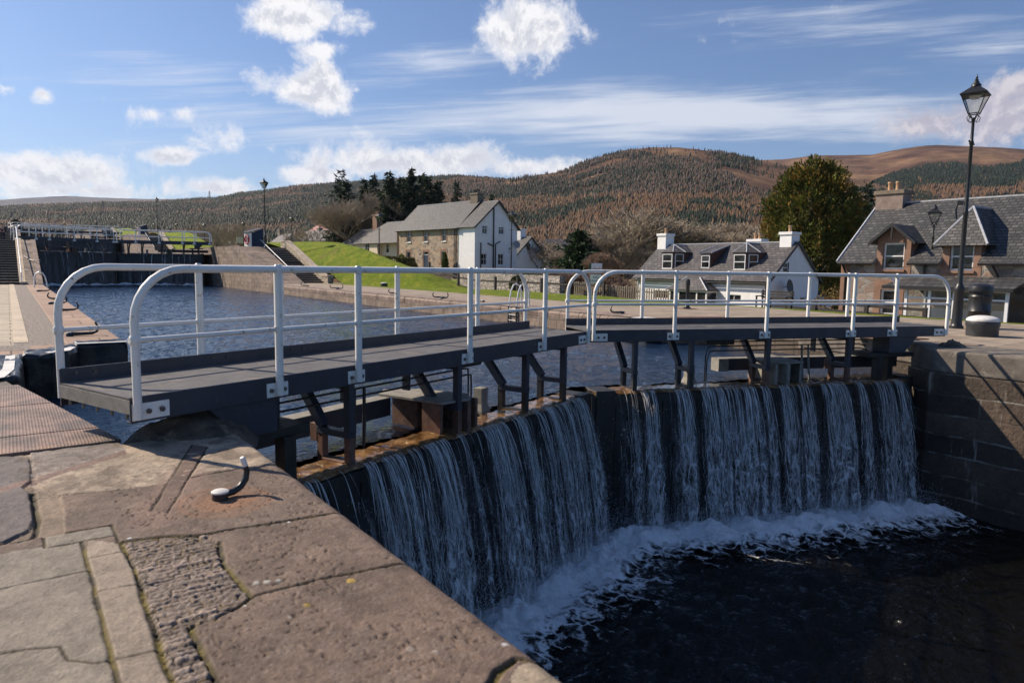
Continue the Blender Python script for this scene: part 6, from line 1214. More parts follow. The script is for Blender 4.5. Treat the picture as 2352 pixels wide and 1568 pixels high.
    m = MB(); m.box(xo, yb2, z0, 0, ya2, zp-.95); m.box(xo, yb2, zp-.12, 0, ya2, zp); 
    for y_ in np.linspace(yb2+.06, ya2-.06, 5): m.box(xo, y_-.06, zp-.95, xo+.1, y_+.06, zp-.12)
    m.box(-.1, yb2, zp-.95, -.01, yb2+.1, zp-.12); pr_ = m.build('porch', white_paint, t); m = MB(); m.box(xo+.03, yb2+.02, zp-.95, xo+.05, ya2-.02, zp-.12); m.box(xo+.05, yb2+.03, zp-.95, 0, yb2+.04, zp-.12); m.build('pane', pane_m, pr_)
    zk = zp+.95; ym = (ya2+yb2)/2; m = MB(); x2 = xo-.15; m.slab([(x2, ya2+.15, zp), (x2, yb2-.15, zp), (-.45, ym-.5, zk), (-.45, ym+.7, zk)], .05); m.slab([(x2, yb2-.15, zp), (0, yb2-.15, zp), (0, ym-.5, zk), (-.45, ym-.5, zk)], .05); m.slab([(0, ya2+.15, zp), (x2, ya2+.15, zp), (-.45, ym+.7, zk), (0, ym+.7, zk)], .05); m.slab([(-.45, ym+.7, zk), (-.45, ym-.5, zk), (.3, ym-.5, zk+.01), (.3, ym+.7, zk+.01)], .05); m.build('porch_roof', slate_brown, pr_); m = MB(); m.tube([(x2, yb2-.15, zp+.05), (-.45, ym-.5, zk+.06)], .06, 5); m.tube([(x2, ya2+.15, zp+.05), (-.45, ym+.7, zk+.06)], .06, 5); m.build('lead_hip', lead, pr_)
    # dish on the gable
    dd = g(1665, 1020); m = MB(); m.lathe([(.02, 0), (.3, .05), (.55, .2), (.54, .22), (.3, .08), (0, .03)], 24); ds = m.build('dish', simple('dark_dish', (.05, .052, .055), (.075, .075, .08), 5, .5, bump=0), t, smooth=True); ds.location = (dd[0], -.5, dd[1]); ds.rotation_euler = (math.radians(80), 0, math.radians(12)); m = MB(); m.beam((dd[0]+.3, 0, dd[1]), (dd[0], -.48, dd[1]), .05, .05); m.build('dish_arm', black_iron, t)
    # lean-to
    m = MB(); a = g(1990, 1060); b = g(2110, 1120); m.hexa([(D, .3, z0), (D+2.6, .3, z0), (D+2.6, 5, z0), (D, 5, z0), (D, .3, a[1]-.1), (D+2.6, .3, -.6), (D+2.6, 5, -.6), (D, 5, a[1]-.1)]); lt = m.build('lean_to', harl, t); m = MB(); m.slab([(D+2.9, .1, -.68), (D+2.9, 5.2, -.68), (D, 5.2, a[1]), (D, .1, a[1])], .08); m.build('lean_to_roof', slate_brown, lt)
cottage()
# --- F. grey stone house with pink dressings and conservatory, on the right
chimney_pink = simple('weathered_pink_chimney', (.20, .15, .125), (.31, .235, .20), 3, .9, bump=.01)
PF = Pl(36.0, 20.1, 0)
def stonehouse():
    P = PF; t = local_thing('stone_house', 'grey and pink stone house with wall dormers and a lean-to conservatory', 'house', P); f = lambda u, v, tt=0: P.fr(r5(u, v), tt)
    ze = 2.30; D = 7.4; tr = 3.7; zr = f(900, 725, tr)[1]; z0 = -2.2; L0 = -16.0; L1 = -.35; k = (zr-ze)/tr; xs = lambda z: (z-ze)/k
    w1 = P.frr(r5, (487, 948), (590, 1088)); w2 = P.frr(r5, (842, 945), (958, 1095)); lw = [P.frr(r5, (470, 1192), (545, 1332))]
    w1 = (w1[0], w1[1], w1[2], w1[3]); w2 = (w2[0], w2[1], w2[2], w2[3])
    def clipw(w): return (w[0], w[1], w[2], min(w[3], ze))
    m = MB(); panelwall(m, L0, L1, z0, ze, [clipw(w1), clipw(w2)]+lw, 'f', 0, depth=.2); m.box(.35, L0, z0, D, L1, ze-.1); m.add([(0, L1, ze), (D, L1, ze), (tr, L1, zr)], [(0, 1, 2)]); m.quad((0, L1, z0), (D, L1, z0), (D, L1, ze), (0, L1, ze)); m.build('stone_wall', rubble_grey, t)
    q = MB(); q.box(-.02, L1-.45, z0, .3, L1+.02, ze-.05)
    q.mark()
    for (a, b, c, d) in lw: q.box(-.02, a-.34, b, .02, a, d+.5); q.box(-.02, c, b, .02, c+.34, d+.5); q.box(-.018, a, d+.002, .02, c, d+.5); q.mark()
    for w in (w1, w2): q.mark(); q.box(-.02, w[0]-.34, w[1]-.35, .02, w[0]-.002, ze); q.box(-.02, w[2]+.002, w[1]-.35, .02, w[2]+.34, ze); q.box(-.019, w[0], w[1]-.3, .02, w[2], w[1]-.12)
    q.build('window_surround', redstone, t, split=True)
    # roof with the part in front cut where the wall dormers rise
    A_0, B_0, th = L0-.12, L1+.12, .10; sl = lambda x_: ze+x_*k; segs_ = []; cur = B_0
    m = MB()
    for w, tz in ((w1, w1[3]+.15), (w2, w2[3]+.15)):
        ya, yb = w[0]-.30, w[2]+.30; xt = xs(tz); m.slab([(-.3, cur, sl(-.3)), (-.3, yb, sl(-.3)), (tr, yb, zr), (tr, cur, zr)], th); m.slab([(xt, yb, sl(xt)), (xt, ya, sl(xt)), (tr, ya, zr), (tr, yb, zr)], th); cur = ya
    m.slab([(-.3, cur, sl(-.3)), (-.3, A_0, sl(-.3)), (tr, A_0, zr), (tr, cur, zr)], th); m.build('roof', slate_blue, t)
    m = MB(); m.slab([(D+.3, A_0, sl(-.3)), (D+.3, B_0, sl(-.3)), (tr+.001, B_0, zr), (tr+.001, A_0, zr)], th); m.build('roof', slate_blue, t)
    m = MB(); m.beam((tr, A_0, zr+th*.9), (tr, B_0, zr+th*.9), .26, .08); m.build('ridge', lead, t)
    m = MB(); m.tube([(-.3, L1+.12, ze-.12), (tr, L1+.12, zr+.12)], .07, 6); m.build('lead_verge', lead, t)
    for i, w in enumerate((w1, w2)):
        a, b, c, d = w; e = .30; zt = d+(.42 if i == 0 else .38); ya, yb = a-e, c+e; dm = MB()
        ym = (ya+yb)/2; zap = (f(540, 850, .3)[1] if i == 0 else f(945, 765, .9)[1]); ztw = ze if d < ze else ze
        panelwall(dm, ya, yb, ze-.35, d+.25, [(a, ze-.36, c, d)], 'f', -.03, depth=.2)
        dm.quad((-.03, ya, ze-.35), (xs(zt)+.3, ya, ze-.35), (xs(zt)+.3, ya, d+.25), (-.03, ya, d+.25)); dm.quad((-.03, yb, ze-.35), (xs(zt)+.3, yb, ze-.35), (xs(zt)+.3, yb, d+.25), (-.03, yb, d+.25))
        if i == 0: dm.add([(-.03, ya, d+.25), (-.03, yb, d+.25), (-.03, ym, zap-.1)], [(0, 1, 2)])
        dd = dm.build('dormer', redstone, t)
        window(dd, (a, b, c, d), 'f', 0.0, depth=.16, bars=(0, 1), fw=.09, part='dormer_window', sill=redstone)
        o_ = .32; k2 = (zap-(d+.25))/(ym-ya); zo = d+.25-o_*k2
        if i == 0:
            m = MB(); X0 = -.35; m.slab([(X0, yb+o_, zo), (xs(zo)+.4, yb+o_, zo), (xs(zap)+.3, ym, zap), (X0, ym, zap)], .07); m.slab([(X0, ym, zap), (xs(zap)+.3, ym, zap), (xs(zo)+.4, ya-o_, zo), (X0, ya-o_, zo)], .07); m.build('dormer_roof', slate_blue, dd)
            m = MB()
            for (y1, z1, y2, z2) in ((ya-o_, zo, ym, zap), (yb+o_, zo, ym, zap)): m.hexa([(X0-.03, y1, z1-.12), (X0, y1, z1-.12), (X0, y2, z2-.12), (X0-.03, y2, z2-.12), (X0-.03, y1, z1+.05), (X0, y1, z1+.05), (X0, y2, z2+.05), (X0-.03, y2, z2+.05)])
            m.box(X0-.02, ym-.04, zap-.75, X0+.04, ym+.04, zap); m.build('dormer_bargeboard', blackwood, dd)
        else:
            m = MB(); X0 = -.30; A1 = (X0, yb+o_, zo+.1); A2 = (X0, ya-o_, zo+.1); ap = (.85, ym, zap); bk = (xs(zap)+.2, ym, zap); e1 = (xs(zo)+.4, yb+o_, zo+.1); e2 = (xs(zo)+.4, ya-o_, zo+.1)
            m.slab([A1, A2, ap], .06); m.slab([A2, e2, bk, ap], .06); m.slab([e1, A1, ap, bk], .06); m.build('dormer_roof', slate_blue, dd)
            m = MB(); up_ = Vector((0, 0, .07)); [m.tube([Vector(p)+up_, Vector(ap)+up_], .06, 6) for p in (A1, A2)]; m.tube([Vector(ap)+up_, Vector(bk)+up_], .06, 6); m.build('lead_hip', lead, dd)
        m = MB(); 
        for yy, sg in ((ya-.02, -1), (yb+.02, 1)): m.tube([(-.32, yy+sg*.02, ze-.28), (.25, yy, ze+.3)], .05, 5); m.mark()
        m.build('lead_skew', lead, dd, split=True)
    c = f(470, 700, tr); chimney(t, tr, -1.0, .95, 1.45, zr-1.1, f(470, 672, tr)[1]-.1, chimney_pink, 2, cap=chimney_stone)
    window(t, lw[0], 'f', 0, depth=.16, bars=(0, 1), fw=.1)
    # gutters
    segs = [(L1, w1[2]+.3), (w1[0]-.3, w2[2]+.3), (w2[0]-.3, L0)]
    m = MB(); [(m.tube([(-.33, a, ze-.22), (-.33, b, ze-.22)], .065, 6), m.mark()) for a, b in segs]; m.build('gutter', black_iron, t, split=True)
    y_ = f(290, 1100)[0]; pipe(t, [(-.3, y_+.1, ze-.25), (-.09, y_, ze-.7), (-.09, y_, z0)], .055); y_ = f(703, 1100)[0]; pipe(t, [(-.09, y_, ze-.3), (-.09, y_, ze-1.6)], .06); m = MB(); m.box(-.2, y_-.12, ze-1.0, -.01, y_+.12, ze-.75); m.build('rain_hopper', black_iron, t); y_ = f(1092, 1100)[0]; pipe(t, [(-.3, y_+.15, ze-.25), (-.09, y_, ze-.7), (-.09, y_, ze-1.9)], .055)
    # conservatory lean-to
    xo = -2.0; ya = f(600, 1200, xo)[0]; yb = f(1150, 1200, xo)[0]; zt = f(700, 1188, xo)[1]; zr2 = zt+.5; m = MB(); zb = f(700, 1335, xo)[1]-.1
    m.box(xo, yb, z0, xo+.12, ya, zb); m.box(xo, yb, zt-.1, xo+.1, ya, zt+.02); m.box(xo, yb, zb+(zt-zb)*.66, xo+.08, ya, zb+(zt-zb)*.66+.07)
    for y_ in np.linspace(yb+.05, ya-.05, 5): m.box(xo-.002, y_-.06, zb, xo+.09, y_+.06, zt-.1)
    m.box(xo+.12, ya-.1, z0, 0, ya-.02, zb); m.box(-.1, ya-.1, zb, -.02, ya-.02, zt); cv = m.build('conservatory', pvc, t)
    m = MB(); m.box(xo+.04, yb+.02, zb, xo+.05, ya-.02, zt-.1); m.build('pane', lglass, cv); m = MB(); m.slab([(xo-.25, ya+.9, zt), (xo-.25, yb-.2, zt), (0, yb-.2, zr2), (0, ya+.9, zr2)], .07); m.build('conservatory_roof', slate_blue, cv); m = MB(); m.box(xo-.30, yb-.22, zt-.06, xo-.2, ya+.95, zt+.10); m.build('fascia_board', blackwood, cv)
    m = MB(); m.box(xo+1.0, yb+.4, zb, xo+1.3, ya-.6, zb+.45); m.build('shelf', harl, cv)
    m = MB(); m.hexa([(-.9, yb-4, z0), (-.001, yb-4, z0), (-.001, yb-.25, z0), (-.9, yb-.25, z0), (-.9, yb-4, zt-.4), (-.001, yb-4, zt-.4), (-.001, yb-.25, zt-.4), (-.9, yb-.25, zt-.4)]); pw = m.build('porch', redstone, t)
    w = (yb-1.9, z0+.6, yb-.9, zt-.5); window(pw, w, 'f', -.93, depth=.04, bars=(1, 1), fw=.08, part='porch_door')
    m = MB(); m.box(-1.1, yb-4.2, zt-.4, -.0, yb-.3, zt-.1); m.build('porch_fascia', white_paint, pw)
stonehouse()
# village houses far off among the trees
def tiny(u, v, D, w, h, label):
    q = at_d(r3(u, v), D); t = thing('distant_house', label, 'house', (q.x, q.y, q.z-h), -.6, 'white houses far away in the trees'); m = MB(); m.box(-w/2, -w/3, 0, w/2, w/3, h); m.add([(-w/2, -w/3, h), (-w/2, w/3, h), (-w/2, 0, h*1.5)], [(0, 1, 2)]); m.add([(w/2, -w/3, h), (w/2, w/3, h), (w/2, 0, h*1.5)], [(0, 1, 2)]); m.build('wall', harl, t); m = MB(); m.slab([(-w/2-.3, -w/3-.4, h-.3), (w/2+.3, -w/3-.4, h-.3), (w/2+.3, 0, h*1.5), (-w/2-.3, 0, h*1.5)], .3); m.slab([(w/2+.3, w/3+.4, h-.3), (-w/2-.3, w/3+.4, h-.3), (-w/2-.3, 0, h*1.5), (w/2+.3, 0, h*1.5)], .3); m.build('roof', slate_brown, t)
    m = MB(); [m.box(x_-.5, -w/3-.06, h*.4, x_+.5, -w/3-.02, h*.8) for x_ in (-w/4, w/4)]; m.build('window', pane_m, t)
tiny(1840, 640, 300, 12, 5, 'tiny white gable among bare trees left of the small fir'); tiny(2170, 625, 260, 13, 4, 'long pale house far off right of the small fir'); tiny(2250, 655, 240, 8, 4, 'small white far house just above the railings')
# ---------------------------------------------------------------- hills
def hill(name, ridge, r0, Rr, z0, mat, pw=1.3, back=1.5, na=420, nr=90, rough=.06, az_pad=.5):
    """terrain whose crest stands at distance Rr; ridge = crest outline (image px) turned into azimuth and elevation"""
    ae = sorted(azel(u, v) for u, v in ridge); az = np.array([a for a, e in ae]); el = np.array([e for a, e in ae])
    az = np.concatenate([[az[0]-az_pad], az, [az[-1]+az_pad]]); el = np.concatenate([[el[0]*.8], el, [el[-1]*.8]])
    A = np.linspace(az[0], az[-1], na); R0 = np.array([r0(a) if callable(r0) else r0 for a in A]); RR = np.array([Rr(a) if callable(Rr) else Rr for a in A])
    E = np.interp(A, az, el); E = E+(.0006*(fbm(A*160, A*0+3, 4)-.5))
    u = np.concatenate([np.linspace(0, 1, nr), 1+np.linspace(.03, back-1, 16)]); Ag, U = np.meshgrid(A, u, indexing='ij')
    r = R0[:, None]+(RR-R0)[:, None]*U; H = (EYE.z+E*RR)[:, None]
    prof = np.where(U <= 1, np.clip(U, 0, 1)**pw, 1-.9*(U-1)); x = r*np.sin(Ag); y = r*np.cos(Ag)
    nz = (fbm(x/260+3, y/260, 6)-.5)*rough*H*np.clip(U, 0, 1)*np.clip((1-U)*6, 0, 1)*2.0
    z = z0+(H-z0)*prof+nz; V = np.stack([x, y, z], -1).reshape(-1, 3); idx = np.arange(x.size).reshape(x.shape); F = np.stack([idx[:-1, :-1], idx[1:, :-1], idx[1:, 1:], idx[:-1, 1:]], -1).reshape(-1, 4)
    S(npmesh(name, V, F, mat, smooth=True))
    def sample(a, uu):
        i = np.clip((a-A[0])/(A[-1]-A[0])*(na-1), 0, na-1.001); i0 = i.astype(int); fi = i-i0; uq = np.interp(uu, u, np.arange(len(u))); j0 = np.clip(uq.astype(int), 0, len(u)-2); fj = uq-j0
        g = lambda Q: (Q[i0, j0]*(1-fi)+Q[i0+1, j0]*fi)*(1-fj)+(Q[i0, j0+1]*(1-fi)+Q[i0+1, j0+1]*fi)*fj
        return g(x), g(y), g(z)
    return sample
s_ = ZM(1280, 0, .5442)
RA = [(-300, 470), (-100, 462), (0, 459), (80, 453.5), (150, 450), (230, 454), (330, 457), (430, 457.5), (560, 466), (800, 480)]
RB = [(-400, 505), (-200, 492), (0, 477), (125, 471), (225, 468), (362, 466), (450, 459), (500, 457), (547, 446), (610, 440), (672, 430), (759, 423), (859, 418), (984, 409), (1044, 405), (1110, 410), (1200, 418), (1400, 440), (1700, 470)]
RC = [(700, 560), (900, 470), (1000, 432), (1090, 419), (1164, 414), (1215, 405), (1270, 397), (1301, 391), (1330, 376), (1401, 353), (1450, 343), (1501, 338.5), (1560, 339), (1601, 343), (1650, 350), (1701, 358.5), (1741, 368), (1800, 378), (1900, 398), (2050, 430), (2200, 460)]
RD = [(1500, 400), (1650, 372), (1741, 368), (1800, 366), (1876, 357), (2001, 355.5), (2040, 348), (2076, 341), (2120, 335), (2151, 333), (2200, 335), (2251, 337), (2300, 339), (2352, 343), (2500, 350), (2800, 380)]
far_s = hill('far_hills', RA, 3500, 9000, 40, farhill, 1.5, rough=.03)
B_s = hill('wooded_hillside', RB, lambda a: 380, lambda a: 2300-700*min(1, max(0, (a+.0)/.7)), -6.7, woodfloor, 1.25)
C_s = hill('brown_hill', RC, lambda a: 330, 1250, -6.7, moor, 1.2)
D_s = hill('moorland_hill', RD, lambda a: 500, 2500, -6.7, moor, 1.15)
# snow patch and clear-felled strip on the far hills
def far_patch(name, pts, sam, mat, lift):
    m = MB(); o = []
    for (u, v) in pts:
        az, el = azel(u, v); uu = np.linspace(0, 1, 400); X, Y, Z = sam(np.full(400, az), uu); e = (Z-EYE.z)/np.hypot(X, Y); j = int(np.argmin(np.abs(e-el)+(uu < .15)*9)); o.append((X[j], Y[j], Z[j]+lift))
    m.add(o, [tuple(range(len(o)))]); S(m.build(name, mat))
far_patch('snow_patch', [(98, 454.5), (110, 452.2), (150, 451.4), (160, 452.6), (140, 453.6)], far_s, snow, 14)
# conifers and larches as a mass of small trees
def treemass(name, X, Y, Z, Hh, W, C, tiers, nside, label, seed=1, spiky=1.0):
    rg = np.random.default_rng(seed); n = len(X); Vs = []; b = 0; Fs = []; Cs = []
    ph = rg.uniform(0, 6.28, n)
    for k in range(tiers):
        zb = k/tiers*.82+.04; ztop = min(1.0, zb+.50 if k < tiers-1 else 1.0); wr = (1-k/tiers*.82)
        ang = ph[:, None]+k*.7+np.arange(nside)[None]*2*math.pi/nside; rr = W[:, None]*wr*rg.uniform(.55, 1.15, (n, nside)); px = X[:, None]+rr*np.cos(ang); py = Y[:, None]+rr*np.sin(ang); pz = Z[:, None]+Hh[:, None]*(zb+rg.uniform(-.05, .05, (n, nside)))
        ap = np.stack([X+rg.normal(0, .04, n)*W, Y, Z+Hh*ztop], -1)[:, None]; base = np.stack([px, py, pz], -1); V = np.concatenate([ap, base], 1); Vs.append(V.reshape(-1, 3)); j = np.arange(nside)
        F = np.stack([np.zeros(nside, int), 1+j, 1+(j+1) % nside], -1)[None]+(b+np.arange(n)[:, None, None]*(nside+1)); Fs.append(F.reshape(-1, 3)); b += n*(nside+1)
        cc = C[:, None, :]*rg.uniform(.88, 1.12, (n, nside+1, 1)); Cs.append(cc.reshape(-1, 3))
    o = npmesh(name, np.concatenate(Vs), np.concatenate(Fs), hillwood, np.concatenate(Cs)); tag(o, label, kind='stuff'); return o
SPR = np.array([.0085, .018, .0105]); SPR2 = np.array([.015, .028, .013]); LAR = np.array([.145, .082, .042]); LAR2 = np.array([.10, .062, .040]); BIR = np.array([.105, .075, .068])
def pick(n, p, rg, cols):
    q = rg.random(n); C = np.zeros((n, 3)); lo = np.zeros(n)
    for w, c in zip(p, cols): hi = lo+w; m = (q >= lo) & (q < hi); C[m] = c; lo = hi
    C[q >= lo] = cols[-1]; return C*rg.uniform(.82, 1.2, (n, 1))
def scatter(sam, a0, a1, u0, u1, n, rg, pu=1.0):
    a = rg.uniform(a0, a1, n); u = u0+(u1-u0)*rg.random(n)**pu; x, y, z = sam(a, u); return a, u, x, y, z
rg = np.random.default_rng(5)
# B: left hillside, dark spruce with larch bands
a, u, x, y, z = scatter(B_s, azel(-150, 500)[0], azel(1230, 500)[0], .0, 1.0, 90000, rg, .85)
nb = fbm(x/170, y/170, 4); nb2 = fbm(x/60+9, y/60, 4); p = sstep(.51, .57, nb); clear = (nb2 > .62) & (nb > .50) & (u < .93); k = ~clear; a, u, x, y, z, p, nb2 = [q[k] for q in (a, u, x, y, z, p, nb2)]
C = np.where((rg.random(len(x)) < p*.88+.04)[:, None], pick(len(x), (.6, .3), rg, (LAR*1.05, LAR2, BIR)), pick(len(x), (.6,), rg, (SPR, SPR2)))
hh = rg.uniform(5, 10, len(x)); treemass('hillside_forest', x, y, z-1, hh, hh*rg.uniform(.22, .36, len(x)), C, 2, 6, 'dark spruce forest with brown larch bands over the left hillside', 1)
# C: dome: sparse pines and birch above, larch and spruce plantation below
a, u, x, y, z = scatter(C_s, azel(880, 500)[0], azel(2150, 500)[0], .03, .985, 74000, rg, .8)
el = (z-EYE.z)/np.hypot(x, y); top = sstep(.085, .112, el); dens = fbm(x/75, y/75, 5); e_ = azel(1176, 500)[0]
openr = sstep(azel(1640, 500)[0], azel(1760, 500)[0], a)*top; keep = rg.random(len(x)) > (top*sstep(.50, .68, dens+.10*sstep(.13, .16, el))*.96+openr*.9).clip(0, 1); keep &= rg.random(len(x)) > top*.25
a, u, x, y, z, el, top = [q[keep] for q in (a, u, x, y, z, el, top)]; nb = fbm(x/95+3, y/60, 4); gp = sstep(.50, .57, nb)*(1-.3*top)
C = np.where((rg.random(len(x)) < .12+.78*gp)[:, None], pick(len(x), (.55,), rg, (SPR, SPR2)), np.where(top[:, None] > .5, pick(len(x), (.35, .4), rg, (BIR*1.05, LAR2, SPR2)), pick(len(x), (.6, .3), rg, (LAR, LAR2, BIR))))
hh = rg.uniform(5, 10, len(x))*(1-.1*top); treemass('plantation', x, y, z-.8, hh, hh*rg.uniform(.2, .34, len(x)), C, 2, 6, 'brown larch plantation with green spruce patches over the domed hill', 2)
# D: dark spruce belt and larch below the moor
a, u, x, y, z = scatter(D_s, azel(1650, 500)[0], azel(2560, 500)[0], .0, .93, 56000, rg, .8)
el = (z-EYE.z)/np.hypot(x, y); lim = .128+.010*(fbm(a*22, a*0, 3)-.5)*2-.030*(1-sstep(azel(1880, 400)[0], azel(2150, 400)[0], a)); k = el < lim; a, u, x, y, z, el, lim = [q[k] for q in (a, u, x, y, z, el, lim)]
band = sstep(.030, .020, lim-el+.012*(fbm(x/120, y/120, 3)-.5)); nb = fbm(x/130, y/80, 4); pg = np.clip(band*1.2+sstep(.55, .62, nb)*.8, 0, 1)
C = np.where((rg.random(len(x)) < pg*.95+.03)[:, None], pick(len(x), (.7,), rg, (SPR, SPR2)), pick(len(x), (.7, .2), rg, (LAR, LAR2, BIR)))
hh = rg.uniform(7, 12, len(x)); treemass('spruce_belt', x, y, z-1, hh, hh*rg.uniform(.22, .34, len(x)), C, 2, 6, 'dark spruce belt above brown larch under the moorland ridge', 3)
# lower valley woodland: bare brown trees
def bareclump(name, n, a0, a1, d0, d1, h0, h1, label, seed, cols, zf=-3, nt=26):
    """far bare trees: each one a spray of upright twigs around a thin trunk"""
    rg = np.random.default_rng(seed); a = rg.uniform(a0, a1, n); d = np.sqrt(rg.uniform(d0**2, d1**2, n)); x, y = d*np.sin(a), d*np.cos(a); ok = ~((x > -6) & (x < 36) & (y < 290)); x, y, d = x[ok], y[ok], d[ok]; n = len(x); H = rg.uniform(h0, h1, n)
    cen = np.stack([x, y, np.full(n, float(zf))], -1); th = rg.uniform(0, 6.28, (n, nt)); ph = np.arccos(rg.uniform(.15, 1, (n, nt))); R_ = H[:, None]*.34*rg.uniform(.5, 1.05, (n, nt)); dirv = np.stack([np.sin(ph)*np.cos(th), np.sin(ph)*np.sin(th), np.cos(ph)*1.5], -1)
    base = cen[:, None]+np.array([0, 0, 1])*H[:, None, None]*rg.uniform(.25, .5, (n, nt, 1)); tip = base+dirv*R_[..., None]; wv = np.cross(dirv, np.stack([np.cos(th*3), np.sin(th*3), 0*th], -1)); wv = wv/np.linalg.norm(wv, axis=-1, keepdims=True)*(.05+.0004*d)[:, None, None]*1.6
    V = np.stack([base-wv, base+wv, tip], 2).reshape(-1, 3); F = np.arange(len(V)).reshape(-1, 3); C = np.array(cols)[rg.integers(0, len(cols), n)]*rg.uniform(.7, 1.25, (n, 1)); C = np.repeat(C, nt*3, 0)
    tr = np.stack([cen+[.12, 0, 0], cen-[.12, 0, 0], cen+np.array([0, 0, 1])*H[:, None]*.7], 1).reshape(-1, 3); V = np.concatenate([V, tr]); F = np.concatenate([F, np.arange(len(tr)).reshape(-1, 3)+n*nt*3]); C = np.concatenate([C, np.repeat([[.09, .07, .055]], len(tr), 0)])
    tag(npmesh(name, V, F, hillwood, C), label, kind='stuff')
BR = [(.20, .16, .12), (.24, .19, .145), (.15, .11, .085), (.22, .155, .11)]
A_ = lambda u: azel(u, 560)[0]
bareclump('bare_woodland', 900, A_(430), A_(1420), 230, 520, 9, 18, 'brown bare woodland on the valley floor behind the village', 3, BR, -4, 60)
bareclump('bare_woodland', 800, A_(1200), A_(2500), 130, 420, 7, 13, 'bare brown woods beyond the white cottage', 4, BR, -4, 70)
bareclump('bare_woodland', 420, A_(-60), A_(560), 330, 700, 10, 18, 'bare woods low on the left beyond the lock flight', 6, BR, -3, 40)
rg = np.random.default_rng(9); n = 900; a = rg.uniform(A_(-80), A_(1450), n); d = rg.uniform(380, 760, n); hh = rg.uniform(10, 22, n)
treemass('valley_conifers', d*np.sin(a), d*np.cos(a), np.full(n, -3.), hh, hh*rg.uniform(.14, .22, n), pick(n, (.6,), rg, (SPR, SPR2)), 4, 6, 'dark conifers scattered along the foot of the hills', 8)
# ---------------------------------------------------------------- individual trees
def tubes_np(segs, n=3):
    """segs: list of (p0, p1, r0, r1) -> arrays for thin tapered tubes"""
    P0 = np.array([s[0] for s in segs]); P1 = np.array([s[1] for s in segs]); r0 = np.array([s[2] for s in segs])[:, None, None]; r1_ = np.array([s[3] for s in segs])[:, None, None]; d = P1-P0; d /= np.linalg.norm(d, axis=1, keepdims=True)+1e-9
    ref = np.where(np.abs(d[:, 2:3]) > .9, [[1., 0, 0]], [[0, 0, 1.]]); a = np.cross(d, ref); a /= np.linalg.norm(a, axis=1, keepdims=True)+1e-9; b = np.cross(d, a); q = np.arange(n)*2*math.pi/n
    ring = a[:, None]*np.cos(q)[None, :, None]+b[:, None]*np.sin(q)[None, :, None]; V = np.concatenate([P0[:, None]+ring*r0, P1[:, None]+ring*r1_], 1).reshape(-1, 3); j = np.arange(n); F = np.stack([j, (j+1) % n, n+(j+1) % n, n+j], -1)[None]+(np.arange(len(segs))*2*n)[:, None, None]
    return V, F.reshape(-1, 4)
def bare_tree(x, y, z, H, W, label, seed, mat=None, depth=6, group='bare deciduous trees', spread=.62, rmin=.012, nb=3):
    rg = random.Random(seed); t = thing('bare_tree', label, 'tree', (x, y, z), 0, group); trunk = []; tw = []
    def grow(p, d, ln, r, lv):
        q = p+d*ln; (trunk if lv < 2 else tw).append((tuple(p), tuple(q), r, r*.72))
        if lv >= depth: return
        for i in range(nb+(1 if lv in (1, 2) else 0)):
            a = rg.uniform(0, 6.28); o = Vector((math.cos(a), math.sin(a), rg.uniform(-.15, .5))); nd = (d*(1-spread*rg.uniform(.6, 1.1))+o*spread*rg.uniform(.5, 1.1)+Vector((0, 0, .16))).normalized()
            grow(p+d*ln*rg.uniform(.55, 1.0), nd, ln*rg.uniform(.66, .86), max(rmin, r*.58), lv+1)
    grow(Vector((0, 0, 0)), Vector((0, 0, 1)), H*.26, H*.018, 0)
    V, F = tubes_np(trunk+tw, 3); s = H/max(V[:, 2].max(), .1); wx = W/2/max(np.percentile(np.abs(V[:, :2]), 99), .1); V = V*[wx, wx, s]; nt_ = len(trunk)*6; V1, F1 = V[:nt_], F[:len(trunk)*3]; V2, F2 = V[nt_:], F[len(trunk)*3:]-nt_
    npmesh('trunk', V1, F1, bark, smooth=True, parent=t); npmesh('crown', V2, F2, mat or twig, parent=t); return t
def leafcloud(P, D, size, C, rg, asp=1.6, jit=.5):
    """P centres, D main direction per leaf -> quads"""
    n = len(P); D = D/(np.linalg.norm(D, axis=1, keepdims=True)+1e-9); r = rg.normal(size=(n, 3)); s = np.cross(D, r); s /= np.linalg.norm(s, axis=1, keepdims=True)+1e-9; sz = size*rg.uniform(.6, 1.4, (n, 1)); a = D*sz*asp; b = s*sz*.5
    V = np.stack([P-b*.5, P+b*.5+a*.1, P+a, P-b*.9+a*.35], 1).reshape(-1, 3); F = np.arange(n*4).reshape(-1, 4); return V, F, np.repeat(C, 4, 0)
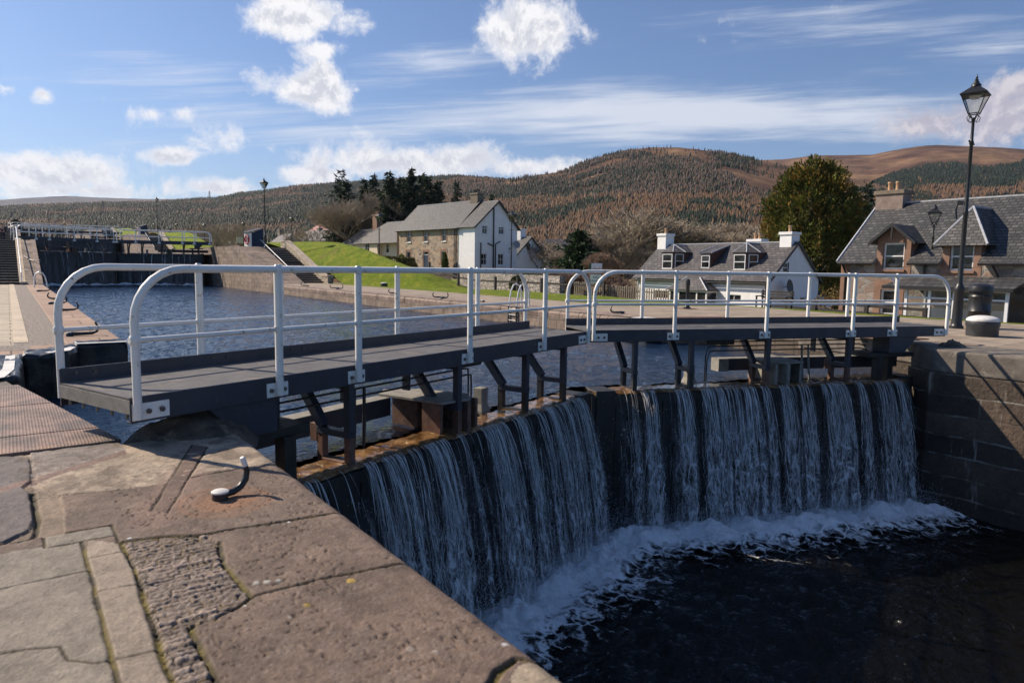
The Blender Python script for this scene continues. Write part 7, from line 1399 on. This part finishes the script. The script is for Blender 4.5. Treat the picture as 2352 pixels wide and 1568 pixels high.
def spruce(x, y, z, H, W, label, seed, col=(.020, .036, .020), dens=1.0, group='conifers', droop=.25, bare=.12, cat='tree', name='spruce_tree', leaf=.30):
    rg = np.random.default_rng(seed); t = thing(name, label, cat, (x, y, z), 0, group); m = MB(); lean = rg.normal(0, .01, 2)*H
    m.tube([(0, 0, -.5), (lean[0]*.4, lean[1]*.4, H*.5), (lean[0], lean[1], H*.97)], [H*.016+.04, H*.010+.02, .02], 7); m.build('trunk', bark, t, smooth=True)
    P = []; D = []; br = []; zz = H*bare
    while zz < H*.985:
        f = (zz/H-bare)/(1-bare); R_ = W/2*(1-f)**.8*(.55+.45*min(1, f*5))*rg.uniform(.7, 1.2); nb_ = rg.integers(4, 7)
        for i in range(nb_):
            a = rg.uniform(0, 6.28); L_ = max(.25, R_*rg.uniform(.55, 1.15)); up = .35*(f-.35)-droop*(1-f); o = np.array([lean[0]*zz/H, lean[1]*zz/H, zz+rg.uniform(-.1, .1)]); d = np.array([math.cos(a), math.sin(a), up]); tip = o+d*L_+np.array([0, 0, .10*L_]); br.append((tuple(o), tuple(tip), .03, .008))
            k = max(4, int(L_*9*dens)); w = rg.uniform(.15, 1.05, k)[:, None]; sp = L_*.22*(1-.4*w); p = o+(tip-o)*w+rg.normal(size=(k, 3))*sp*[1, 1, .35]+[0, 0, 1]*(-.06*L_*np.sin(w*3.1)); P.append(p); dd = np.repeat([d], k, 0)*.8+rg.normal(size=(k, 3))*.55+[0, 0, -.35]; D.append(dd)
        zz += H*.020*rg.uniform(.7, 1.3)/max(.5, dens**.5)
    P = np.concatenate(P); D = np.concatenate(D); C = np.array(col)*rg.uniform(.55, 1.7, (len(P), 1))*(1+.3*(rg.random((len(P), 3))-.5)); V, F, C = leafcloud(P, D, leaf, C, rg, 2.0)
    cr = npmesh('crown', V, F, foliage, C, parent=t); V, F = tubes_np(br, 3); npmesh('branches', V, F, bark, parent=cr); return t
def dt(r, u, v, D): return at_d(r(u, v), D)
# conifers behind the stone house (zoom r2 pixels: tip u, tip v, half width px, distance)
lab = ['ragged spruce with a bent leader, leftmost and tallest left of the bare tree', 'slender spruce just right of the round bare tree', 'thin spruce with a sparse spire', 'dark spruce left of the tallest pair', 'tallest dark spruce above the roof of the stone house', 'spruce with a thin top right of the tallest', 'broad dark spruce over the ridge', 'rightmost spruce of the row, dense and low', 'small spruce standing among the row, half hidden']
for i, (u, v, w, D) in enumerate([(1305, 85, 250, 150), (1600, 120, 150, 165), (1745, 95, 190, 140), (1850, 135, 140, 150), (1930, 75, 190, 138), (2030, 120, 130, 146), (2095, 130, 150, 142), (2175, 180, 170, 140), (1518, 165, 120, 155)]):
    q = dt(r2, u, v, D); spruce(q.x, q.y, -1.5, q.z+1.5, w*.25*D/1590*2.4, lab[i], 20+i, dens=1.25 if i else .8, bare=.10, leaf=.42, group='spruces behind the stone house')
q = dt(r3, 900, 40, 170); spruce(q.x, q.y, -1, q.z+1, 7.5, 'lone spruce left of the chimney of the white gabled house', 41, leaf=.4, group='spruces behind the stone house')
q = dt(r3, 1205, 165, 190); spruce(q.x, q.y, -1, q.z+1, 4, 'small dark pine tip behind the white gable ridge', 42, leaf=.4, group='spruces behind the stone house')
q = dt(r3, 2010, 485, 75); spruce(q.x, q.y, -2, q.z+2, 9.2, 'dense small fir beside the parking sign', 43, col=(.020, .040, .014), dens=1.6, leaf=.26, bare=.03, group='firs behind the lock side'); q = dt(r3, 2110, 690, 72); spruce(q.x, q.y, -2, q.z+2, 3.6, 'ragged little fir touching the dense small fir', 44, leaf=.26, group='firs behind the lock side', dens=.8)
q = dt(r2, 230, 550, 200); spruce(dt(r1, 150, 400, 260).x, dt(r1, 150, 400, 260).y, 6, dt(r1, 150, 400, 260).z-6, 9, 'round topped dark conifer above the left stairs', 45, leaf=.6, group='firs behind the lock side')
q = dt(s_, 1645, 840, 95); spruce(q.x, q.y, -2, q.z+2, 7, 'dark narrow conifer between the big cypress and the stone chimney', 46, leaf=.34, group='firs behind the lock side')
# big golden green cypress
def cypress(x, y, z, H, W, label, seed):
    rg = np.random.default_rng(seed); t = thing('cypress_tree', label, 'tree', (x, y, z)); m = MB(); m.tube([(0, 0, -.5), (0, 0, H*.4), (.2, 0, H*.8)], [.45, .3, .08], 9); m.build('trunk', bark, t, smooth=True)
    nc = 430; cz = rg.uniform(.03, .985, nc); prof = lambda f: np.interp(f, [0, .08, .25, .5, .72, .86, .95, 1.0], [.78, .92, 1.0, .97, .82, .60, .36, .10]); aa = rg.uniform(0, 6.28, nc); rr = prof(cz)*W/2*rg.uniform(.55, 1.02, nc)*(1+.14*np.sin(aa*3+cz*7)+.10*np.sin(aa*7-cz*15)); cx, cy = rr*np.cos(aa), rr*np.sin(aa); cs = rg.uniform(.55, 1.35, nc)*(1-.25*cz)
    P = []; D = []; C = []
    for i in range(nc):
        k = int(150*cs[i]); d = rg.normal(size=(k, 3)); d /= np.linalg.norm(d, axis=1, keepdims=True); R_ = cs[i]*rg.uniform(.35, 1.05, (k, 1)); p = np.array([cx[i], cy[i], cz[i]*H])+d*R_*[.85, .85, 1.25]; P.append(p); D.append(d*.6+np.array([math.cos(aa[i])*.5, math.sin(aa[i])*.5, .75])+rg.normal(size=(k, 3))*.3)
        base = np.array([.105, .115, .022]) if rg.random() < .55 else (np.array([.075, .09, .02]) if rg.random() < .7 else np.array([.19, .13, .028])); c = base*rg.uniform(.6, 1.5, (k, 1)); tip = rg.random((k, 1)) < .16; c = np.where(tip, np.array([.26, .16, .04]), c); C.append(c)
    P = np.concatenate(P); D = np.concatenate(D); C = np.concatenate(C); V, F, C = leafcloud(P, D, .21, C, rg, 1.5); npmesh('crown', V, F, foliage, C, parent=t); return t
qa = dt(s_, 1385, 760, 66); cypress(qa.x, qa.y, -2.5, qa.z+2.5, 9.6, 'huge golden green cypress between the white cottage and the stone house', 50)
# bare trees
q = dt(r2, 1530, 245, 146); bare_tree(q.x, q.y, -1, q.z+1, 24, 'big round bare tree in front of the spruces', 61, depth=6, rmin=.018, nb=4); q = dt(r2, 1370, 430, 150); bare_tree(q.x, q.y, -1, q.z+1, 14, 'smaller bare tree left of the big round one', 62, depth=6, rmin=.018)
for i, (r_, u, v, D, W, lb) in enumerate([(r4, 440, 265, 80, 16, 'big pale bare tree behind the left chimney of the cottage'), (r4, 200, 470, 76, 7, 'bare tree left of the cottage, behind the picket fence'), (r4, 1000, 415, 84, 12, 'bare tree behind the middle of the cottage roof'), (r4, 1230, 395, 90, 12, 'pale bare tree behind the right hand dormer'), (r3, 2300, 580, 85, 5, 'bare tree right of the small fir'), (r3, 1930, 640, 96, 5, 'bare tree behind the parking sign'), (r4, 60, 680, 70, 3.6, 'low bare tree behind the picket fence at the left'), (r2, 1000, 560, 150, 12, 'bare tree left of the red roofed house'), (r2, 260, 540, 170, 15, 'bare tree behind the ramp of the lock wall'), (r1, 2050, 400, 190, 15, 'bare tree at the right end of the second gate'), (r3, 1640, 560, 105, 9, 'bare tree behind the small white house')]):
    q = dt(r_, u, v, D); bare_tree(q.x, q.y, -2.5, q.z+2.5, W, lb, 70+i, depth=6, nb=3 if D > 100 else 4, rmin=.013+.0001*D, mat=twig if i != 6 else twig_brown)
# shrubs and hedges
def bush(x, y, z, lx, ly, h, label, seed, col=(.035, .055, .014), box=False, n=2600, leaf=.10, name='shrub', cat='shrub', taper=0.0, group=None, rz=0):
    rg = np.random.default_rng(seed); t = thing(name, label, cat, (x, y, z), rz, group); u = rg.uniform(-1, 1, (n, 3))
    if box: ax = rg.integers(0, 3, n); u[np.arange(n), ax] = np.sign(u[np.arange(n), ax]); u[:, 2] = np.where((ax == 2), 1, u[:, 2]); p = u*[lx/2, ly/2, h/2]+[0, 0, h/2]
    else: u = rg.normal(size=(n, 3)); u /= np.linalg.norm(u, axis=1, keepdims=True); p = u*rg.uniform(.55, 1.05, (n, 1))*[lx/2, ly/2, h/2]+[0, 0, h/2]; f = 1-taper*np.clip(p[:, 2:3]/h, 0, 1); p[:, :2] *= f
    C = np.array(col)*rg.uniform(.5, 1.6, (n, 1)); V, F, C = leafcloud(p, u+rg.normal(size=(n, 3))*.6, leaf, C, rg, 1.3); npmesh('foliage', V, F, foliage, C, parent=t)
    m = MB(); m.tube([(0, 0, -.1), (0, 0, h*.6)], [.05, .02], 5); m.build('stem', bark, t)
    return t
YG = (.09, .115, .018)
a = PA.fr(r3(422, 820))[0]; w_ = PA.w(a, -.7, .9); bush(w_.x, w_.y, .6, 1.3, 1.3, 2.6, 'round yellow green shrub between windows of the stone house', 80, YG, leaf=.14)
a = PA.fr(r3(825, 820))[0]; w_ = PA.w(a, -.8, .9); bush(w_.x, w_.y, .5, 1.3, 1.3, 2.9, 'pointed yellow green shrub by the drainpipes of the stone house', 81, YG, leaf=.14, taper=.75); a = PA.fr(r3(553, 820))[0]; w_ = PA.w(a, -.8, .9); bush(w_.x, w_.y, .3, .7, .7, 1.7, 'little yellow green shrub beside the dark front door', 82, YG, leaf=.12, taper=.4)
q = dt(r2, 1690, 900, 84); bush(q.x, q.y, -.2, 2.2, 13, 2.7, 'clipped hedge between the grass mound and the bungalow', 83, (.075, .07, .02), box=True, n=9000, leaf=.2, name='hedge', cat='hedge', rz=-.9)
q = dt(r3, 1535, 905, 56); bush(q.x, q.y, -.7, 2.7, 2.7, q.z+.75, 'dark round evergreen shrub at the end of the rubble wall', 84, (.030, .045, .012), n=9000, leaf=.12)
for i, (u, v, D) in enumerate([(2090, 990, 52), (1960, 960, 58), (2290, 1000, 50), (1800, 900, 64), (100, 960, 48)]):
    r_ = r4 if u == 100 else r3; q = dt(r_, u, v, D); bare_tree(q.x, q.y, -1.8, max(1.6, q.z+2.8), 3.6, ['brown bare shrub behind the no parking sign', 'brown thicket left of the no parking sign', 'brown bush behind the right part of the picket fence', 'straggly shrub beyond the dark round evergreen', 'twiggy bush at the near end of the picket fence'][i], 90+i, depth=5, nb=5, rmin=.010, mat=twig_brown, spread=.8, group='bare shrubs')
q = dt(r4, 2150, 1130, 44); bush(q.x, q.y, -2, 2.4, 2.4, 2.6, 'ochre shrub between the cottage lean-to and the stone house', 99, (.16, .11, .04), n=1500, leaf=.12)
# ---------------------------------------------------------------- pylons
def pylon(x, y, z, H, label):
    t = thing('pylon', label, 'pylon', (x, y, z), .5, 'electricity pylons on the hills'); m = MB(); r = .22; lv = [(0, .11), (.35, .07), (.6, .04), (1, .01)]
    for sx in (-1, 1):
        for sy in (-1, 1): m.tube([(sx*w*H, sy*w*H, f*H) for f, w in lv], r, 4)
    for (f0, w0), (f1, w1) in zip(lv[:-1], lv[1:]):
        for k in range(3):
            fa, fb = f0+(f1-f0)*k/3, f0+(f1-f0)*(k+1)/3; wa, wb = w0+(w1-w0)*k/3, w0+(w1-w0)*(k+1)/3
            for sy in (-1, 1): m.tube([(-wa*H, sy*wa*H, fa*H), (wb*H, sy*wb*H, fb*H)], r*.6, 3); m.tube([(wa*H, sy*wa*H, fa*H), (-wb*H, sy*wb*H, fb*H)], r*.6, 3)
    m.build('tower', bolt_m, t); m = MB()
    for f, w in ((.62, .17), (.75, .21), (.88, .15)): m.tube([(-w*H, 0, f*H), (w*H, 0, f*H)], r, 4); m.tube([(-w*H, 0, f*H), (0, 0, f*H+.06*H)], r*.6, 3); m.tube([(w*H, 0, f*H), (0, 0, f*H+.06*H)], r*.6, 3)
    m.build('cross_arm', bolt_m, t)
for (u, vt, vb, D, lb) in ((1923, 135, 210, 1500, 'pylon standing on the skyline left of the wooded hill'), (945, 225, 340, 1250, 'pylon halfway up the left hillside'), (100, 330, 430, 1250, 'pylon low on the hillside at the left edge')):
    a_, b_ = at_d(r1(u, vt), D), at_d(r1(u, vb), D); pylon(a_.x, a_.y, b_.z, a_.z-b_.z, lb)
# ---------------------------------------------------------------- people
def skinbody(name, joints, edges, mat, parent, sub=2):
    me = bpy.data.meshes.new(name); me.from_pydata([j[0] for j in joints], edges, []); o = bpy.data.objects.new(name, me); COL.objects.link(o); o.parent = parent; sk = o.modifiers.new('skin', 'SKIN'); o.modifiers.new('sub', 'SUBSURF').levels = sub; o.modifiers['sub'].render_levels = sub
    for v, j in zip(me.skin_vertices[0].data, joints): r = j[1]; v.radius = (r, r) if isinstance(r, float) else r
    me.skin_vertices[0].data[0].use_root = True; dg = bpy.context.evaluated_depsgraph_get(); m2 = bpy.data.meshes.new_from_object(o.evaluated_get(dg)); o.modifiers.clear(); o.data = m2; m2.materials.clear(); m2.materials.append(mat); m2.polygons.foreach_set('use_smooth', [True]*len(m2.polygons)); return o
def person(x, y, z, rz, label, shirt, trousers, stride=.22, back=False):
    t = thing('person', label, 'person', (x, y, z), rz); s = stride
    J = [((0, 0, .95), .12), ((0, 0, 1.15), (.15, .10)), ((0, 0, 1.38), (.16, .10)), ((0, 0, 1.50), .06), ((0, -.01, 1.60), (.075, .085)), ((0, -.01, 1.70), (.07, .085)),
         ((.19, 0, 1.42), .05), ((.24, .04, 1.16), .042), ((.25, -.06, .93), .033), ((.25, -.09, .84), .028), ((-.19, 0, 1.42), .05), ((-.24, -.02, 1.16), .042), ((-.26, -.12, .95), .033), ((-.26, -.15, .86), .028),
         ((.09, 0, .90), .09), ((.10, -s*.6, .50), .062), ((.10, -s, .10), .045), ((.10, -s-.14, .04), .035), ((-.09, 0, .90), .09), ((-.10, s*.4, .50), .062), ((-.10, s, .12), .045), ((-.10, s-.12, .04), .035)]
    Ed = [(0, 1), (1, 2), (2, 3), (3, 4), (4, 5), (2, 6), (6, 7), (7, 8), (8, 9), (2, 10), (10, 11), (11, 12), (12, 13), (0, 14), (14, 15), (15, 16), (16, 17), (0, 18), (18, 19), (19, 20), (20, 21)]
    skinbody('body', J, Ed, skin_m, t)
    g = lambda r, k=.016: (r+k if isinstance(r, float) else (r[0]+k, r[1]+k)); ids = [0, 1, 2, 6, 7, 8, 10, 11, 12]; skinbody('shirt', [(J[i][0], g(J[i][1])) for i in ids], [(0, 1), (1, 2), (2, 3), (3, 4), (4, 5), (2, 6), (6, 7), (7, 8)], shirt, t)
    ids = [0, 14, 15, 16, 18, 19, 20]; skinbody('trousers', [(J[i][0], g(J[i][1], .02)) for i in ids], [(0, 1), (1, 2), (2, 3), (0, 4), (4, 5), (5, 6)], trousers, t)
    m = MB(); m.lathe([(.085*math.cos(q), 1.70+.095*math.sin(q)) for q in np.linspace(-.1, 1.5, 7)], 14, (0, .012, 0)); m.build('hair', hair_m, t, smooth=True)
    for sx, sy in ((.10, -s), (-.10, s)): m = MB(); m.box(sx-.05, sy-.2, 0, sx+.05, sy+.07, .08); m.build('shoe', black_iron, t, bevel=.02)
    return t
q = at_d(r1(1567, 440), 128); person(q.x, q.y, q.z-1.78, 1.2, 'person in a white top walking on the upper bank beyond the second gate', cloth_white, cloth_dark)
q = at_x(r1(14, 430), -.75); q = at_d(r1(16, 432), 62); person(q.x, q.y, q.z-1.78, math.pi, 'person in dark clothes climbing the left stairs', cloth_dark, cloth_dark, .15); person(q.x+.75, q.y+1.6, q.z-1.75, math.pi, 'person in a dark blue jacket a step ahead on the left stairs', cloth_blue, cloth_dark, .15)
# ---------------------------------------------------------------- air
m = MB(); m.box(-4000, -300, -8.5, 11500, 11500, 1450); hz = m.build('haze', bpy.data.materials.new('haze_volume'))
hm = hz.data.materials[0]; hm.use_nodes = True; nt_ = hm.node_tree; nt_.nodes.clear(); o_ = nt_.nodes.new('ShaderNodeOutputMaterial'); v_ = nt_.nodes.new('ShaderNodeVolumePrincipled'); v_.inputs['Color'].default_value = (.72, .82, 1, 1); v_.inputs['Density'].default_value = 3.8e-5; v_.inputs['Anisotropy'].default_value = .2; nt_.links.new(v_.outputs[0], o_.inputs['Volume']); tag(hz, 'thin blue haze over the valley', kind='stuff')
